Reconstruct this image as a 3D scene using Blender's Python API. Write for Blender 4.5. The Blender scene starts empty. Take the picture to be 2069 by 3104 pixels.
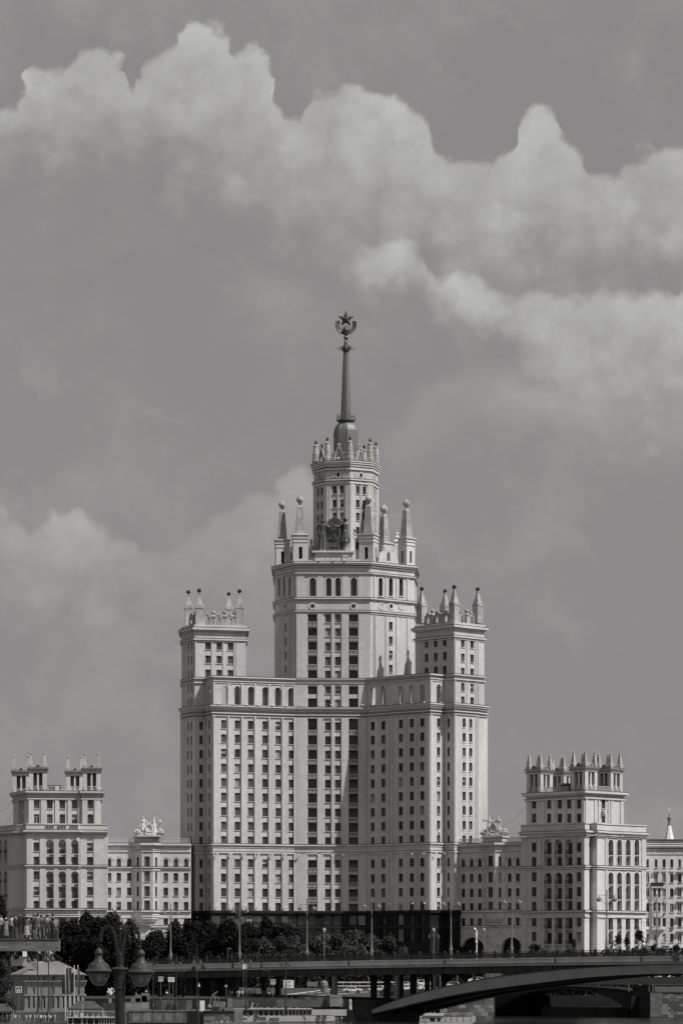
import bpy, bmesh, math, random
from mathutils import Vector, Matrix
rnd = random.Random(11)
C = bpy.context.scene.collection
R = math.radians

# ------------------------------------------------------------------ camera, sky, sun
# survey frame: camera at the origin looking along +Y, F = focal length in survey units
F, CX, HY, ZC = 10000.0, 1034.5, 2950.0, 11.0
def X(px, Y): return (px - CX) * Y / F
def Z(py, Y): return ZC + (HY - py) * Y / F
def P2(px, Y): return (X(px, Y), Y)

cam_d = bpy.data.cameras.new('camera')
cam = bpy.data.objects.new('camera', cam_d); C.objects.link(cam)
cam.location = (0, 0, ZC); cam.rotation_euler = (R(90), 0, 0)
cam_d.sensor_fit = 'HORIZONTAL'; cam_d.sensor_width = 36.0
cam_d.lens = 36.0 * F / 2069.0
cam_d.shift_y = (HY - 1552.0) / 2069.0
cam_d.clip_start = 0.5; cam_d.clip_end = 20000
bpy.context.scene.camera = cam

SUN_AZ, SUN_EL = R(57), R(54)          # azimuth to the right of the direction back to the camera
sdir = Vector((math.sin(SUN_AZ)*math.cos(SUN_EL), -math.cos(SUN_AZ)*math.cos(SUN_EL), math.sin(SUN_EL)))
sun_d = bpy.data.lights.new('sun', 'SUN'); sun_d.energy = 4.6; sun_d.angle = R(0.5); sun_d.color = (1.0, 0.985, 0.965)
sun = bpy.data.objects.new('sun', sun_d); C.objects.link(sun)
sun.rotation_euler = (-sdir).to_track_quat('-Z', 'Y').to_euler()
sun.location = sdir * 1500

vs = bpy.context.scene.view_settings
vs.view_transform = 'Standard'; vs.look = 'None'; vs.gamma = 1; vs.use_curve_mapping = False; vs.exposure = 0.0

SKY_STRENGTH = 0.10
def make_world():
    w = bpy.data.worlds.new('World'); bpy.context.scene.world = w; w.use_nodes = True
    nt = w.node_tree; nt.nodes.clear(); N = nt.nodes.new; L = nt.links.new
    def val(x, sock):
        if isinstance(x, (int, float)): sock.default_value = x
        else: L(x, sock)
    def M(op, a, b=0.0, clamp=False):
        n = N('ShaderNodeMath'); n.operation = op; n.use_clamp = clamp
        val(a, n.inputs[0]); val(b, n.inputs[1]); return n.outputs[0]
    def MR(x, a, b, c=0.0, d=1.0):
        n = N('ShaderNodeMapRange'); n.interpolation_type = 'SMOOTHSTEP'; L(x, n.inputs[0])
        for i, v in enumerate((a, b, c, d)): n.inputs[1+i].default_value = v
        return n.outputs[0]
    out = N('ShaderNodeOutputWorld'); bg = N('ShaderNodeBackground'); bg.inputs[1].default_value = SKY_STRENGTH
    L(bg.outputs[0], out.inputs[0])
    sky = N('ShaderNodeTexSky'); sky.sky_type = 'NISHITA'; sky.sun_disc = False
    sky.sun_elevation = SUN_EL; sky.sun_rotation = math.pi - SUN_AZ
    sky.air_density = 1.0; sky.dust_density = 0.6; sky.ozone_density = 1.2
    bw = N('ShaderNodeRGBToBW'); L(sky.outputs[0], bw.inputs[0])
    # black-and-white film: the sky seen through a filter, its range compressed
    base = M('MULTIPLY', M('POWER', bw.outputs[0], 0.05), SKY_K)
    tc = N('ShaderNodeTexCoord'); sp = N('ShaderNodeSeparateXYZ'); L(tc.outputs['Generated'], sp.inputs[0])
    x, y, z = sp.outputs
    az = M('ARCTAN2', x, y)
    hyp = M('SQRT', M('ADD', M('MULTIPLY', x, x), M('MULTIPLY', y, y)))
    u = M('MULTIPLY', az, 10.0); v = M('MULTIPLY', M('DIVIDE', z, M('MAXIMUM', hyp, 0.02)), 10.0)
    cb = N('ShaderNodeCombineXYZ'); L(u, cb.inputs[0]); L(v, cb.inputs[1])
    def noise(vec, scale, detail, rough, off=0.0):
        n = N('ShaderNodeTexNoise'); n.inputs['Scale'].default_value = scale; n.inputs['Detail'].default_value = detail
        n.inputs['Roughness'].default_value = rough
        if off:
            a = N('ShaderNodeVectorMath'); a.operation = 'ADD'; L(vec, a.inputs[0]); a.inputs[1].default_value = (off, off*.7, off*1.3); vec = a.outputs[0]
        L(vec, n.inputs['Vector']); return n
    def warp(vec, scale, amp, detail, off):
        n = noise(vec, scale, detail, 0.62, off)
        s = N('ShaderNodeVectorMath'); s.operation = 'SUBTRACT'; L(n.outputs['Color'], s.inputs[0]); s.inputs[1].default_value = (.5, .5, .5)
        m = N('ShaderNodeVectorMath'); m.operation = 'SCALE'; L(s.outputs[0], m.inputs[0]); m.inputs['Scale'].default_value = amp
        a = N('ShaderNodeVectorMath'); a.operation = 'ADD'; L(vec, a.inputs[0]); L(m.outputs[0], a.inputs[1]); return a.outputs[0]
    # frame coordinates of the sky directions: x to the right 0..1, y downwards 0..1
    ma = N('ShaderNodeVectorMath'); ma.operation = 'MULTIPLY_ADD'; L(cb.outputs[0], ma.inputs[0]); KX, KY = 1000/(1.3196*1568), -1000/(1.3196*2352)
    ma.inputs[1].default_value = (KX, KY, 0); ma.inputs[2].default_value = (CX/(1.3196*1568), HY/(1.3196*2352), 0)
    def frame(vec):
        m = N('ShaderNodeVectorMath'); m.operation = 'MULTIPLY_ADD'; L(vec, m.inputs[0]); m.inputs[1].default_value = ma.inputs[1].default_value; m.inputs[2].default_value = ma.inputs[2].default_value
        q = N('ShaderNodeSeparateXYZ'); L(m.outputs[0], q.inputs[0]); return q.outputs[0], q.outputs[1]
    w1 = warp(cb.outputs[0], 5.0, 0.075, 2, 3.1); w2 = warp(w1, 15.0, 0.066, 5, 7.7); soft = warp(cb.outputs[0], 3.0, 0.40, 4, 12.3)
    def curve(xs, pts, k):
        n = N('ShaderNodeFloatCurve'); L(xs, n.inputs['Value']); c = n.mapping.curves[0]; n.mapping.use_clip = False
        pts = [(p/1568, q*k) for p, q in pts]
        c.points[0].location = pts[0]; c.points[1].location = pts[-1]
        for p in pts[1:-1]: c.points.new(*p)
        for p in c.points: p.handle_type = 'AUTO_CLAMPED'
        n.mapping.update(); return n.outputs[0]
    n1 = noise(w1, 6.0, 4, 0.6, 21.0); n2 = noise(cb.outputs[0], 2.2, 2, 0.5, 44.0)
    mod = M('MULTIPLY', MR(n1.outputs[0], 0.30, 0.70, 0.70, 1.10), MR(n2.outputs[0], 0.3, 0.7, 0.80, 1.08))
    n3 = noise(w2, 5.0, 5, 0.62, 61.0)
    def voro(vec, scale, off):
        a = N('ShaderNodeVectorMath'); a.operation = 'ADD'; L(vec, a.inputs[0]); a.inputs[1].default_value = (off, off*.6, 0)
        n = N('ShaderNodeTexVoronoi'); n.voronoi_dimensions = '2D'; n.feature = 'SMOOTH_F1'; n.inputs['Scale'].default_value = scale; n.inputs['Smoothness'].default_value = .25
        n.inputs['Detail'].default_value = 1.6; n.inputs['Roughness'].default_value = .55; L(a.outputs[0], n.inputs['Vector']); return n.outputs['Distance']
    puff = M('SUBTRACT', voro(w1, 7.5, 4.7), 0.46)       # billows: round lumps along the tops and inside
    acc = None
    for (top, bot, wt, edge, crisp, t0, t1) in CLOUD_LAYERS:
        xs, ys = frame(w2 if crisp else soft); xb, yb = frame(soft)
        T = curve(xs, top, 1/2352); B = curve(xb, bot, 1/2352)
        d = M('ADD', M('SUBTRACT', M('SUBTRACT', ys, T), M('MULTIPLY', puff, 0.019 if crisp else 0.0)), 0.004 if crisp else 0.0)
        cov = MR(d, 0.0, edge)
        t = M('DIVIDE', M('SUBTRACT', yb, T), M('MAXIMUM', M('SUBTRACT', B, T), 0.01))
        t = M('ADD', t, M('MULTIPLY', M('SUBTRACT', n3.outputs[0], 0.5), 0.55))
        if crisp: t = M('ADD', t, M('MULTIPLY', puff, 0.24))
        I = M('MULTIPLY', MR(t, t0, t1, 1.0, 0.0), curve(xb, wt, 1.0))
        g = M('MULTIPLY', M('MULTIPLY', cov, I), mod)
        acc = g if acc is None else M('MAXIMUM', acc, g)
    nz2 = noise(soft, 2.6, 3, 0.55, 33.0)
    acc = M('MAXIMUM', acc, M('MULTIPLY', MR(nz2.outputs[0], 0.42, 0.85), 0.27))
    # broken cumulus over the rest of the sky
    ng = noise(tc.outputs['Generated'], 3.2, 3, 0.55, 5.0)
    far = MR(M('MAXIMUM', M('ABSOLUTE', az), M('MULTIPLY', v, 0.045)), 0.13, 0.2)
    gen = M('MULTIPLY', M('MULTIPLY', MR(ng.outputs[0], 0.5, 0.68), 0.6), far)
    acc = M('MAXIMUM', acc, gen, True)
    acc = M('MINIMUM', acc, 1.0)
    skyc = N('ShaderNodeCombineXYZ')
    for i, t in enumerate((1.012, 0.985, 0.985)): L(M('MULTIPLY', base, t), skyc.inputs[i])
    mix = N('ShaderNodeMix'); mix.data_type = 'RGBA'; L(acc, mix.inputs[0])
    L(skyc.outputs[0], mix.inputs[6]); mix.inputs[7].default_value = (CLOUD_V, CLOUD_V, CLOUD_V*0.975, 1)
    # ground half of the world
    mg = N('ShaderNodeMix'); mg.data_type = 'RGBA'; L(MR(z, -0.03, -0.004), mg.inputs[0])
    mg.inputs[6].default_value = (0.2, 0.2, 0.2, 1); L(mix.outputs[2], mg.inputs[7])
    L(mg.outputs[2], bg.inputs[0])
    w.cycles.sampling_method = 'NONE'
SKY_K = 2.36; CLOUD_V = 5.0
CLOUD_LAYERS = [  # outline of the tops, lower limit, strength along x (survey of the picture, 1568 wide), edge, crisp, fade
 ([(0,250),(40,228),(72,152),(110,140),(155,134),(175,108),(215,100),(265,110),(286,145),(302,196),(318,165),(345,125),(380,102),(411,92),(417,60),(424,36),(437,25),(450,23),(463,27),(476,38),(492,48),(515,58),(530,90),(562,95),(592,92),(617,120),(632,155),(641,200),(662,236),(690,240),(715,212),(750,198),(790,190),(817,180),(850,192),(900,214),(940,240),(975,266),(1000,312),(1022,336),(1052,346),(1085,352),(1120,348),(1150,333),(1181,322),(1184,286),(1194,262),(1212,245),(1240,236),(1266,243),(1282,262),(1291,290),(1304,310),(1335,326),(1356,370),(1400,376),(1450,374),(1480,350),(1520,336),(1568,325)],
  [(0,480),(150,500),(300,510),(450,560),(600,620),(800,720),(950,760),(1100,800),(1250,800),(1400,790),(1568,780)], [(0,.92),(60,.95),(120,1.0),(270,.95),(305,.78),(360,.95),(450,1.0),(600,.95),(680,.82),(820,.95),(1000,.85),(1100,.66),(1240,.96),(1340,.85),(1568,.98)], .016, True, .06, 1.0),
 ([(0,900),(740,640),(790,560),(850,542),(930,534),(968,545),(985,582),(1010,614),(1060,604),(1110,612),(1150,640),(1180,656),(1220,648),(1270,655),(1310,650),(1360,652),(1420,655),(1450,640),(1500,642),(1540,650),(1568,628)],
  [(0,950),(740,700),(850,740),(1000,790),(1150,860),(1250,1090),(1400,1150),(1568,1190)], [(0,0),(720,0),(800,.3),(870,.85),(960,.9),(1060,.95),(1150,.8),(1190,.62),(1300,.72),(1450,.85),(1568,.98)], .022, True, .1, 1.0),
 ([(0,1140),(25,1165),(60,1192),(100,1165),(150,1148),(200,1158),(245,1184),(300,1192),(330,1245),(400,1230),(480,1172),(560,1132),(620,1120),(650,1078),(700,1056),(760,1088),(800,1140),(900,1220),(1568,1400)],
  [(0,1560),(150,1580),(400,1560),(700,1420),(900,1400),(1568,1500)], [(0,.50),(100,.64),(200,.60),(300,.42),(340,.26),(480,.30),(600,.40),(700,.44),(760,.34),(820,.13),(920,0),(1568,0)], .020, True, .05, 1.0),
 ([(0,1200),(860,900),(1050,800),(1200,790),(1330,800),(1440,830),(1568,900)], [(0,1300),(900,1200),(1200,1120),(1400,1130),(1568,1160)], [(0,0),(820,0),(950,.30),(1100,.46),(1300,.58),(1420,.56),(1568,.45)], .05, False, .0, 1.0),
 ([(0,640),(460,640),(560,560),(640,580),(720,640),(900,900),(1568,1000)], [(0,800),(500,800),(640,880),(800,900),(1568,1200)], [(0,0),(440,0),(560,.22),(640,.32),(700,.26),(800,.18),(950,.25),(1100,.2),(1300,0),(1568,0)], .05, False, .0, 1.0),
]
make_world()

# ------------------------------------------------------------------ materials
def mat(name, base, rough=0.8, var=0.12, scale=1.0, fine=0.0, bump=0.0, metal=0.0, spec=0.3, stretch=(1,1,1), coat=0.0, lines=None, tint=(1,1,1)):
    m = bpy.data.materials.new(name); m.use_nodes = True
    nt = m.node_tree; N = nt.nodes.new; L = nt.links.new
    b = nt.nodes['Principled BSDF']; b.inputs['Roughness'].default_value = rough; b.inputs['Metallic'].default_value = metal
    b.inputs['Specular IOR Level'].default_value = spec
    if coat: b.inputs['Coat Weight'].default_value = coat; b.inputs['Coat Roughness'].default_value = 0.03
    tc = N('ShaderNodeTexCoord'); mp = N('ShaderNodeMapping'); L(tc.outputs['Object'], mp.inputs[0]); mp.inputs['Scale'].default_value = stretch
    n1 = N('ShaderNodeTexNoise'); n1.inputs['Scale'].default_value = scale; n1.inputs['Detail'].default_value = 6; L(mp.outputs[0], n1.inputs[0])
    r = N('ShaderNodeMapRange'); L(n1.outputs[0], r.inputs[0]); r.inputs[1].default_value = .3; r.inputs[2].default_value = .7
    r.inputs[3].default_value = 1-var; r.inputs[4].default_value = 1+var
    v = r.outputs[0]
    if fine:
        n2 = N('ShaderNodeTexNoise'); n2.inputs['Scale'].default_value = scale*14; n2.inputs['Detail'].default_value = 4; L(tc.outputs['Object'], n2.inputs[0])
        r2 = N('ShaderNodeMapRange'); L(n2.outputs[0], r2.inputs[0]); r2.inputs[1].default_value = .3; r2.inputs[2].default_value = .7
        r2.inputs[3].default_value = 1-fine; r2.inputs[4].default_value = 1+fine
        mm = N('ShaderNodeMath'); mm.operation = 'MULTIPLY'; L(v, mm.inputs[0]); L(r2.outputs[0], mm.inputs[1]); v = mm.outputs[0]
    if lines:      # horizontal tile courses: (height, depth)
        sp = N('ShaderNodeSeparateXYZ'); L(tc.outputs['Object'], sp.inputs[0])
        md = N('ShaderNodeMath'); md.operation = 'PINGPONG'; L(sp.outputs[2], md.inputs[0]); md.inputs[1].default_value = lines[0]/2
        r3 = N('ShaderNodeMapRange'); L(md.outputs[0], r3.inputs[0]); r3.inputs[1].default_value = 0; r3.inputs[2].default_value = lines[0]*.12
        r3.inputs[3].default_value = 1-lines[1]; r3.inputs[4].default_value = 1
        m3 = N('ShaderNodeMath'); m3.operation = 'MULTIPLY'; L(v, m3.inputs[0]); L(r3.outputs[0], m3.inputs[1]); v = m3.outputs[0]
    cb = N('ShaderNodeCombineXYZ')
    for i in range(3):
        q = N('ShaderNodeMath'); q.operation = 'MULTIPLY'; L(v, q.inputs[0]); q.inputs[1].default_value = base*tint[i]; L(q.outputs[0], cb.inputs[i])
    L(cb.outputs[0], b.inputs['Base Color'])
    if bump:
        bp = N('ShaderNodeBump'); bp.inputs['Strength'].default_value = bump; bp.inputs['Distance'].default_value = 0.1
        L(n1.outputs[0], bp.inputs['Height']); L(bp.outputs[0], b.inputs['Normal'])
    return m
W_ = (1.0, .992, .975)
TILE  = mat('ceramic_facing', .50, .55, .17, .06, .09, lines=(.75, .10), stretch=(3.2, 3.2, .45), tint=W_)
TILE2 = mat('ceramic_facing_wings', .53, .55, .16, .06, .09, lines=(.75, .08), stretch=(3.2, 3.2, .45), tint=W_)
TRIM  = mat('stone_trim', .54, .65, .12, .25, .07, tint=W_)
ORN   = mat('carved_stone', .50, .7, .16, .6, .08, bump=.3, tint=W_)
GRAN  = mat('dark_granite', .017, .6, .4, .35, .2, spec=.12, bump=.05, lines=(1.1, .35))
GRAN2 = mat('rough_granite_sunlit', .062, .8, .35, .5, .25, bump=.5, lines=(1.1, .5))
WEATH = mat('weathered_stone', .34, .8, .28, .5, .15, bump=.2, tint=W_)
BRC = mat('bridge_concrete', .52, .85, .16, .3, .12, stretch=(1, 1, .4))
BRA = mat('bridge_arch_paint', .27, .6, .16, .2, .08, stretch=(1, 1, .5))
BOAT = mat('boat_paint', .40, .4, .12, .8, .06)
FLASH = mat('ledge_flashing', .05, .5, .25, .6)
ROOF  = mat('roof_sheet', .14, .5, .2, .4, .1)
FRAME = mat('window_frame_dark', .035, .5, .2, 1)
FRAMEL = mat('window_frame_light', .55, .5, .1, 1)
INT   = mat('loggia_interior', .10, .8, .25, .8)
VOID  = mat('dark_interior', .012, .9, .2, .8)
SPIRE = mat('spire_metal', .16, .38, .22, .35, .08, metal=.35, stretch=(1, 1, .15))
DOME  = mat('dome_sheet', .17, .45, .14, .4, .05, metal=.2, lines=(.7, .12))
BRONZE = mat('bronze_patina', .10, .42, .35, .9, .15, metal=.4)
DARK  = mat('dark_iron', .028, .45, .25, 1.5)
LAMPM = mat('lamp_iron', .019, .42, .25, 3, .1)
PAINT = mat('grey_paint', .16, .45, .15, 1.2)
WHITE = mat('white_paint', .72, .4, .08, .8, .04)
CONC  = mat('concrete', .095, .85, .22, .35, .14, bump=.15, stretch=(1, 1, .5))
CONCD = mat('dark_concrete', .032, .85, .3, .3, .15, bump=.15)
STEEL = mat('girder_paint', .040, .5, .2, .3, .08)
ASPH  = mat('asphalt', .045, .9, .2, .3, .2)
LINE  = mat('road_paint', .7, .7, .15, 1.0, .1)
EARTH = mat('ground_paving', .035, .95, .25, .08, .2)
WOOD  = mat('timber', .08, .8, .3, 2)
BARK  = mat('bark', .05, .95, .3, 3)
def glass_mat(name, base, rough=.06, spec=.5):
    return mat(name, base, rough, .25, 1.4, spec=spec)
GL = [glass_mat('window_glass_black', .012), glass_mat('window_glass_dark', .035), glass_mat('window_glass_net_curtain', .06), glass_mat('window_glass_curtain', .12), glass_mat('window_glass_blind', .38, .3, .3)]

def leaf_mat(name, base):
    m = mat(name, base, .8, .35, .5, .2, spec=.04)
    return m
LEAF = [leaf_mat('foliage_dark', .011), leaf_mat('foliage_mid', .017), leaf_mat('foliage_light', .046)]
def water_mat():
    m = bpy.data.materials.new('river_water'); m.use_nodes = True; nt = m.node_tree; N = nt.nodes.new; L = nt.links.new
    b = nt.nodes['Principled BSDF']; b.inputs['Base Color'].default_value = (.012, .012, .012, 1); b.inputs['Roughness'].default_value = .12
    b.inputs['Specular IOR Level'].default_value = .5
    tc = N('ShaderNodeTexCoord'); mp = N('ShaderNodeMapping'); L(tc.outputs['Object'], mp.inputs[0]); mp.inputs['Scale'].default_value = (.35, 1.0, 1)
    n = N('ShaderNodeTexNoise'); n.inputs['Scale'].default_value = .9; n.inputs['Detail'].default_value = 5; L(mp.outputs[0], n.inputs[0])
    bp = N('ShaderNodeBump'); bp.inputs['Strength'].default_value = .9; bp.inputs['Distance'].default_value = .35; L(n.outputs[0], bp.inputs['Height']); L(bp.outputs[0], b.inputs['Normal'])
    return m
WATER = water_mat()

# ------------------------------------------------------------------ mesh helpers
ORG = {}
def origin(o): return ORG.get(o.name, Vector((0, 0, 0)))
def tag(o, label=None, cat=None, group=None, kind=None):
    if label: o['label'] = label
    if cat: o['category'] = cat
    if group: o['group'] = group
    if kind: o['kind'] = kind
    return o
def thing(name, loc, label, cat, group=None):
    o = bpy.data.objects.new(name, None); C.objects.link(o); o.location = loc; o.empty_display_size = .5
    ORG[o.name] = Vector(loc); return tag(o, label, cat, group)

class MB:
    def __init__(s): s.v, s.f, s.m = [], [], []
    def quad(s, a, b, c, d, m=0):
        i = len(s.v); s.v += [tuple(a), tuple(b), tuple(c), tuple(d)]; s.f.append((i, i+1, i+2, i+3)); s.m.append(m)
    def poly(s, pts, m=0):
        i = len(s.v); s.v += [tuple(p) for p in pts]; s.f.append(tuple(range(i, i+len(pts)))); s.m.append(m)
    def obox(s, o, ax, ay, az, m=0):      # corner + three edge vectors
        o, ax, ay, az = map(Vector, (o, ax, ay, az))
        i = len(s.v); s.v += [tuple(o + ax*a + ay*b + az*c) for c in (0, 1) for b in (0, 1) for a in (0, 1)]
        for q in ((0,2,3,1),(4,5,7,6),(0,1,5,4),(2,6,7,3),(0,4,6,2),(1,3,7,5)): s.f.append(tuple(i+k for k in q)); s.m.append(m)
    def box(s, x0, x1, y0, y1, z0, z1, m=0): s.obox((x0, y0, z0), (x1-x0, 0, 0), (0, y1-y0, 0), (0, 0, z1-z0), m)
    def prism(s, pts, z0, z1, m=0, caps=True):   # pts CCW plan polygon
        n = len(pts); i = len(s.v)
        s.v += [(p[0], p[1], z0) for p in pts] + [(p[0], p[1], z1) for p in pts]
        for k in range(n):
            j = (k+1) % n; s.f.append((i+k, i+j, i+n+j, i+n+k)); s.m.append(m)
        if caps: s.f.append(tuple(i+n+k for k in range(n))); s.m.append(m); s.f.append(tuple(i+k for k in reversed(range(n)))); s.m.append(m)
    def lathe(s, c, prof, n=12, rot=0.0, m=0, fn=None, cap=True):
        i = len(s.v)
        for (r, z) in prof:
            for k in range(n):
                a = rot + 2*math.pi*k/n; rr = r*(fn(a, z) if fn else 1)
                s.v.append((c[0]+rr*math.cos(a), c[1]+rr*math.sin(a), c[2]+z))
        for q in range(len(prof)-1):
            for k in range(n):
                j = (k+1) % n; s.f.append((i+q*n+k, i+q*n+j, i+(q+1)*n+j, i+(q+1)*n+k)); s.m.append(m)
        if cap:
            s.f.append(tuple(i+k for k in reversed(range(n)))); s.m.append(m)
            t = i+(len(prof)-1)*n; s.f.append(tuple(t+k for k in range(n))); s.m.append(m)
    def tube(s, pts, r, n=6, m=0, r2=None):
        pts = [Vector(p) for p in pts]; i = len(s.v); K = len(pts)
        for q, p in enumerate(pts):
            d = (pts[min(q+1, K-1)] - pts[max(q-1, 0)]).normalized()
            a = d.cross(Vector((0, 0, 1)));
            if a.length < 1e-3: a = d.cross(Vector((0, 1, 0)))
            a.normalize(); b = a.cross(d); rr = r if r2 is None else r + (r2-r)*q/max(K-1, 1)
            for k in range(n):
                t = 2*math.pi*k/n; s.v.append(tuple(p + (a*math.cos(t) + b*math.sin(t))*rr))
        for q in range(K-1):
            for k in range(n):
                j = (k+1) % n; s.f.append((i+q*n+k, i+q*n+j, i+(q+1)*n+j, i+(q+1)*n+k)); s.m.append(m)
        s.f.append(tuple(i+k for k in range(n))); s.m.append(m); s.f.append(tuple(i+(K-1)*n+k for k in reversed(range(n)))); s.m.append(m)
    def ball(s, c, r, n=10, k=6, m=0, sz=1.0):
        s.lathe(c, [(r*math.sin(math.pi*(q+.02)/k*(k/(k+.04))), -r*sz*math.cos(math.pi*q/k)) for q in range(k+1)], n, 0, m)
    def mesh(s, name, mats, off=(0, 0, 0), smooth=False):
        me = bpy.data.meshes.new(name); o = Vector(off)
        me.from_pydata([(a-o.x, b-o.y, c-o.z) for a, b, c in s.v], [], s.f)
        if not isinstance(mats, (list, tuple)): mats = [mats, FLASH] if max(s.m, default=0) == 1 else [mats]
        for mm in mats: me.materials.append(mm)
        if any(s.m): me.polygons.foreach_set('material_index', s.m)
        if smooth: me.polygons.foreach_set('use_smooth', [True]*len(s.f))
        me.update(); return me
    def build(s, name, mats, parent=None, smooth=False, rel=False):
        off = Vector((0, 0, 0)) if (parent is None or rel) else origin(parent)
        o = bpy.data.objects.new(name, s.mesh(name, mats, off, smooth)); C.objects.link(o)
        if parent: o.parent = parent
        if parent and not rel: ORG[o.name] = off
        return o
def inst(name, me, parent, loc, rz=0.0, sc=None):
    o = bpy.data.objects.new(name, me); C.objects.link(o)
    if parent: o.parent = parent
    o.location = Vector(loc) - (origin(parent) if parent else Vector((0, 0, 0))); o.rotation_euler = (0, 0, rz)
    if sc: o.scale = sc
    return o
def copy_tree(src, parent=None):
    c = src.copy(); C.objects.link(c)
    if parent: c.parent = parent
    for ch in list(src.children): copy_tree(ch, c)
    return c
def offset(pts, o, closed=False):
    n = len(pts); out = []
    def nor(a, b):
        d = Vector((b[0]-a[0], b[1]-a[1])).normalized(); return Vector((d.y, -d.x))
    for i in range(n):
        ns = []
        if closed or i > 0: ns.append(nor(pts[i-1], pts[i]))
        if closed or i < n-1: ns.append(nor(pts[i], pts[(i+1) % n]))
        if len(ns) == 1: mv = ns[0]
        else:
            d = max(1 + ns[0].dot(ns[1]), .35); mv = (ns[0]+ns[1])/d
        out.append((pts[i][0]+mv.x*o, pts[i][1]+mv.y*o))
    return out
def band(mb, pts, z0, z1, o, m=0, closed=False, inner=-.3):
    a = offset(pts, o, closed); b = offset(pts, inner, closed); n = len(pts)
    for i in range(n if closed else n-1):
        j = (i+1) % n
        p, q, r, t = a[i], a[j], b[j], b[i]
        mb.quad((*p, z0), (*q, z0), (*q, z1), (*p, z1), m); mb.quad((*p, z1), (*q, z1), (*r, z1), (*t, z1), m); mb.quad((*t, z0), (*r, z0), (*q, z0), (*p, z0), m)
    if not closed:
        for k in (0, n-1): mb.quad((*a[k], z0), (*a[k], z1), (*b[k], z1), (*b[k], z0), m)
def bands(mb, pts, rows, m=0, closed=False, inner=-.3):
    for (z0, z1, o) in rows:
        band(mb, pts, z0, z1, o, m, closed, inner)
        if o >= .28: band(mb, pts, z1-.012, z1+.13, o+.03, 1, closed, inner+.01)      # dark metal flashing on the ledge

class Face:
    """a vertical wall from plan point a to b, left to right as seen from outside"""
    def __init__(s, a, b):
        s.a = Vector(a); s.b = Vector(b); s.L = (s.b-s.a).length; s.d = (s.b-s.a)/s.L; s.n = Vector((s.d.y, -s.d.x)); s.rz = math.atan2(s.d.y, s.d.x)
    def P(s, u, z, o=0.0): q = s.a + s.d*u + s.n*o; return Vector((q.x, q.y, z))
    def u(s, px):
        k = (px-CX)/F; return (k*s.a.y - s.a.x)/(s.d.x - k*s.d.y)
    def Y(s, px): return (s.a + s.d*s.u(px)).y
    def box(s, mb, u0, u1, z0, z1, o0, o1, m=0):
        p = s.P(u0, z0, o0); mb.obox(p, s.P(u1, z0, o0)-p, s.P(u0, z0, o1)-p, (0, 0, z1-z0), m)
    def wall(s, mb, z0, z1, ops, m=0, mr=None):
        if mr is None: mr = m
        us = sorted({0.0, s.L, *[round(o[0], 4) for o in ops], *[round(o[1], 4) for o in ops]})
        zs = sorted({z0, z1, *[round(o[2], 4) for o in ops], *[round(o[3], 4) for o in ops]})
        us = [u for u in us if -1e-4 <= u <= s.L+1e-4]; zs = [z for z in zs if z0-1e-4 <= z <= z1+1e-4]
        for i in range(len(us)-1):
            cu = (us[i]+us[i+1])/2; col = [o for o in ops if o[0] < cu < o[1]]; run = None
            for j in range(len(zs)-1):
                cz = (zs[j]+zs[j+1])/2
                if any(o[2] < cz < o[3] for o in col):
                    if run is not None: mb.quad(s.P(us[i], run), s.P(us[i+1], run), s.P(us[i+1], zs[j]), s.P(us[i], zs[j]), m); run = None
                elif run is None: run = zs[j]
            if run is not None: mb.quad(s.P(us[i], run), s.P(us[i+1], run), s.P(us[i+1], zs[-1]), s.P(us[i], zs[-1]), m)
        for o in ops:
            u0, u1, a, b, kind, dep = o[:6]
            if kind == 'arch':
                r = (u1-u0)/2; zc = b-r; K = 8; arc = [(u0+r-r*math.cos(math.pi*k/K), zc+r*math.sin(math.pi*k/K)) for k in range(K+1)]
                for k in range(K):
                    p, q = arc[k], arc[k+1]
                    cu = u0 if k < K/2 else u1
                    mb.poly([s.P(cu, b), s.P(*p), s.P(*q)], m)
                    mb.quad(s.P(*p), s.P(*q), s.P(*q, -dep), s.P(*p, -dep), mr)
                mb.poly([s.P(u0, b), s.P(*arc[K//2]), s.P(u1, b)], m)
                top = zc
            else:
                top = b; mb.quad(s.P(u0, b), s.P(u1, b), s.P(u1, b, -dep), s.P(u0, b, -dep), mr)
            mb.quad(s.P(u0, a), s.P(u0, top), s.P(u0, top, -dep), s.P(u0, a, -dep), mr)
            mb.quad(s.P(u1, a), s.P(u1, top), s.P(u1, top, -dep), s.P(u1, a, -dep), mr)
            mb.quad(s.P(u0, a), s.P(u1, a), s.P(u1, a, -dep), s.P(u0, a, -dep), mr)

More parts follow.
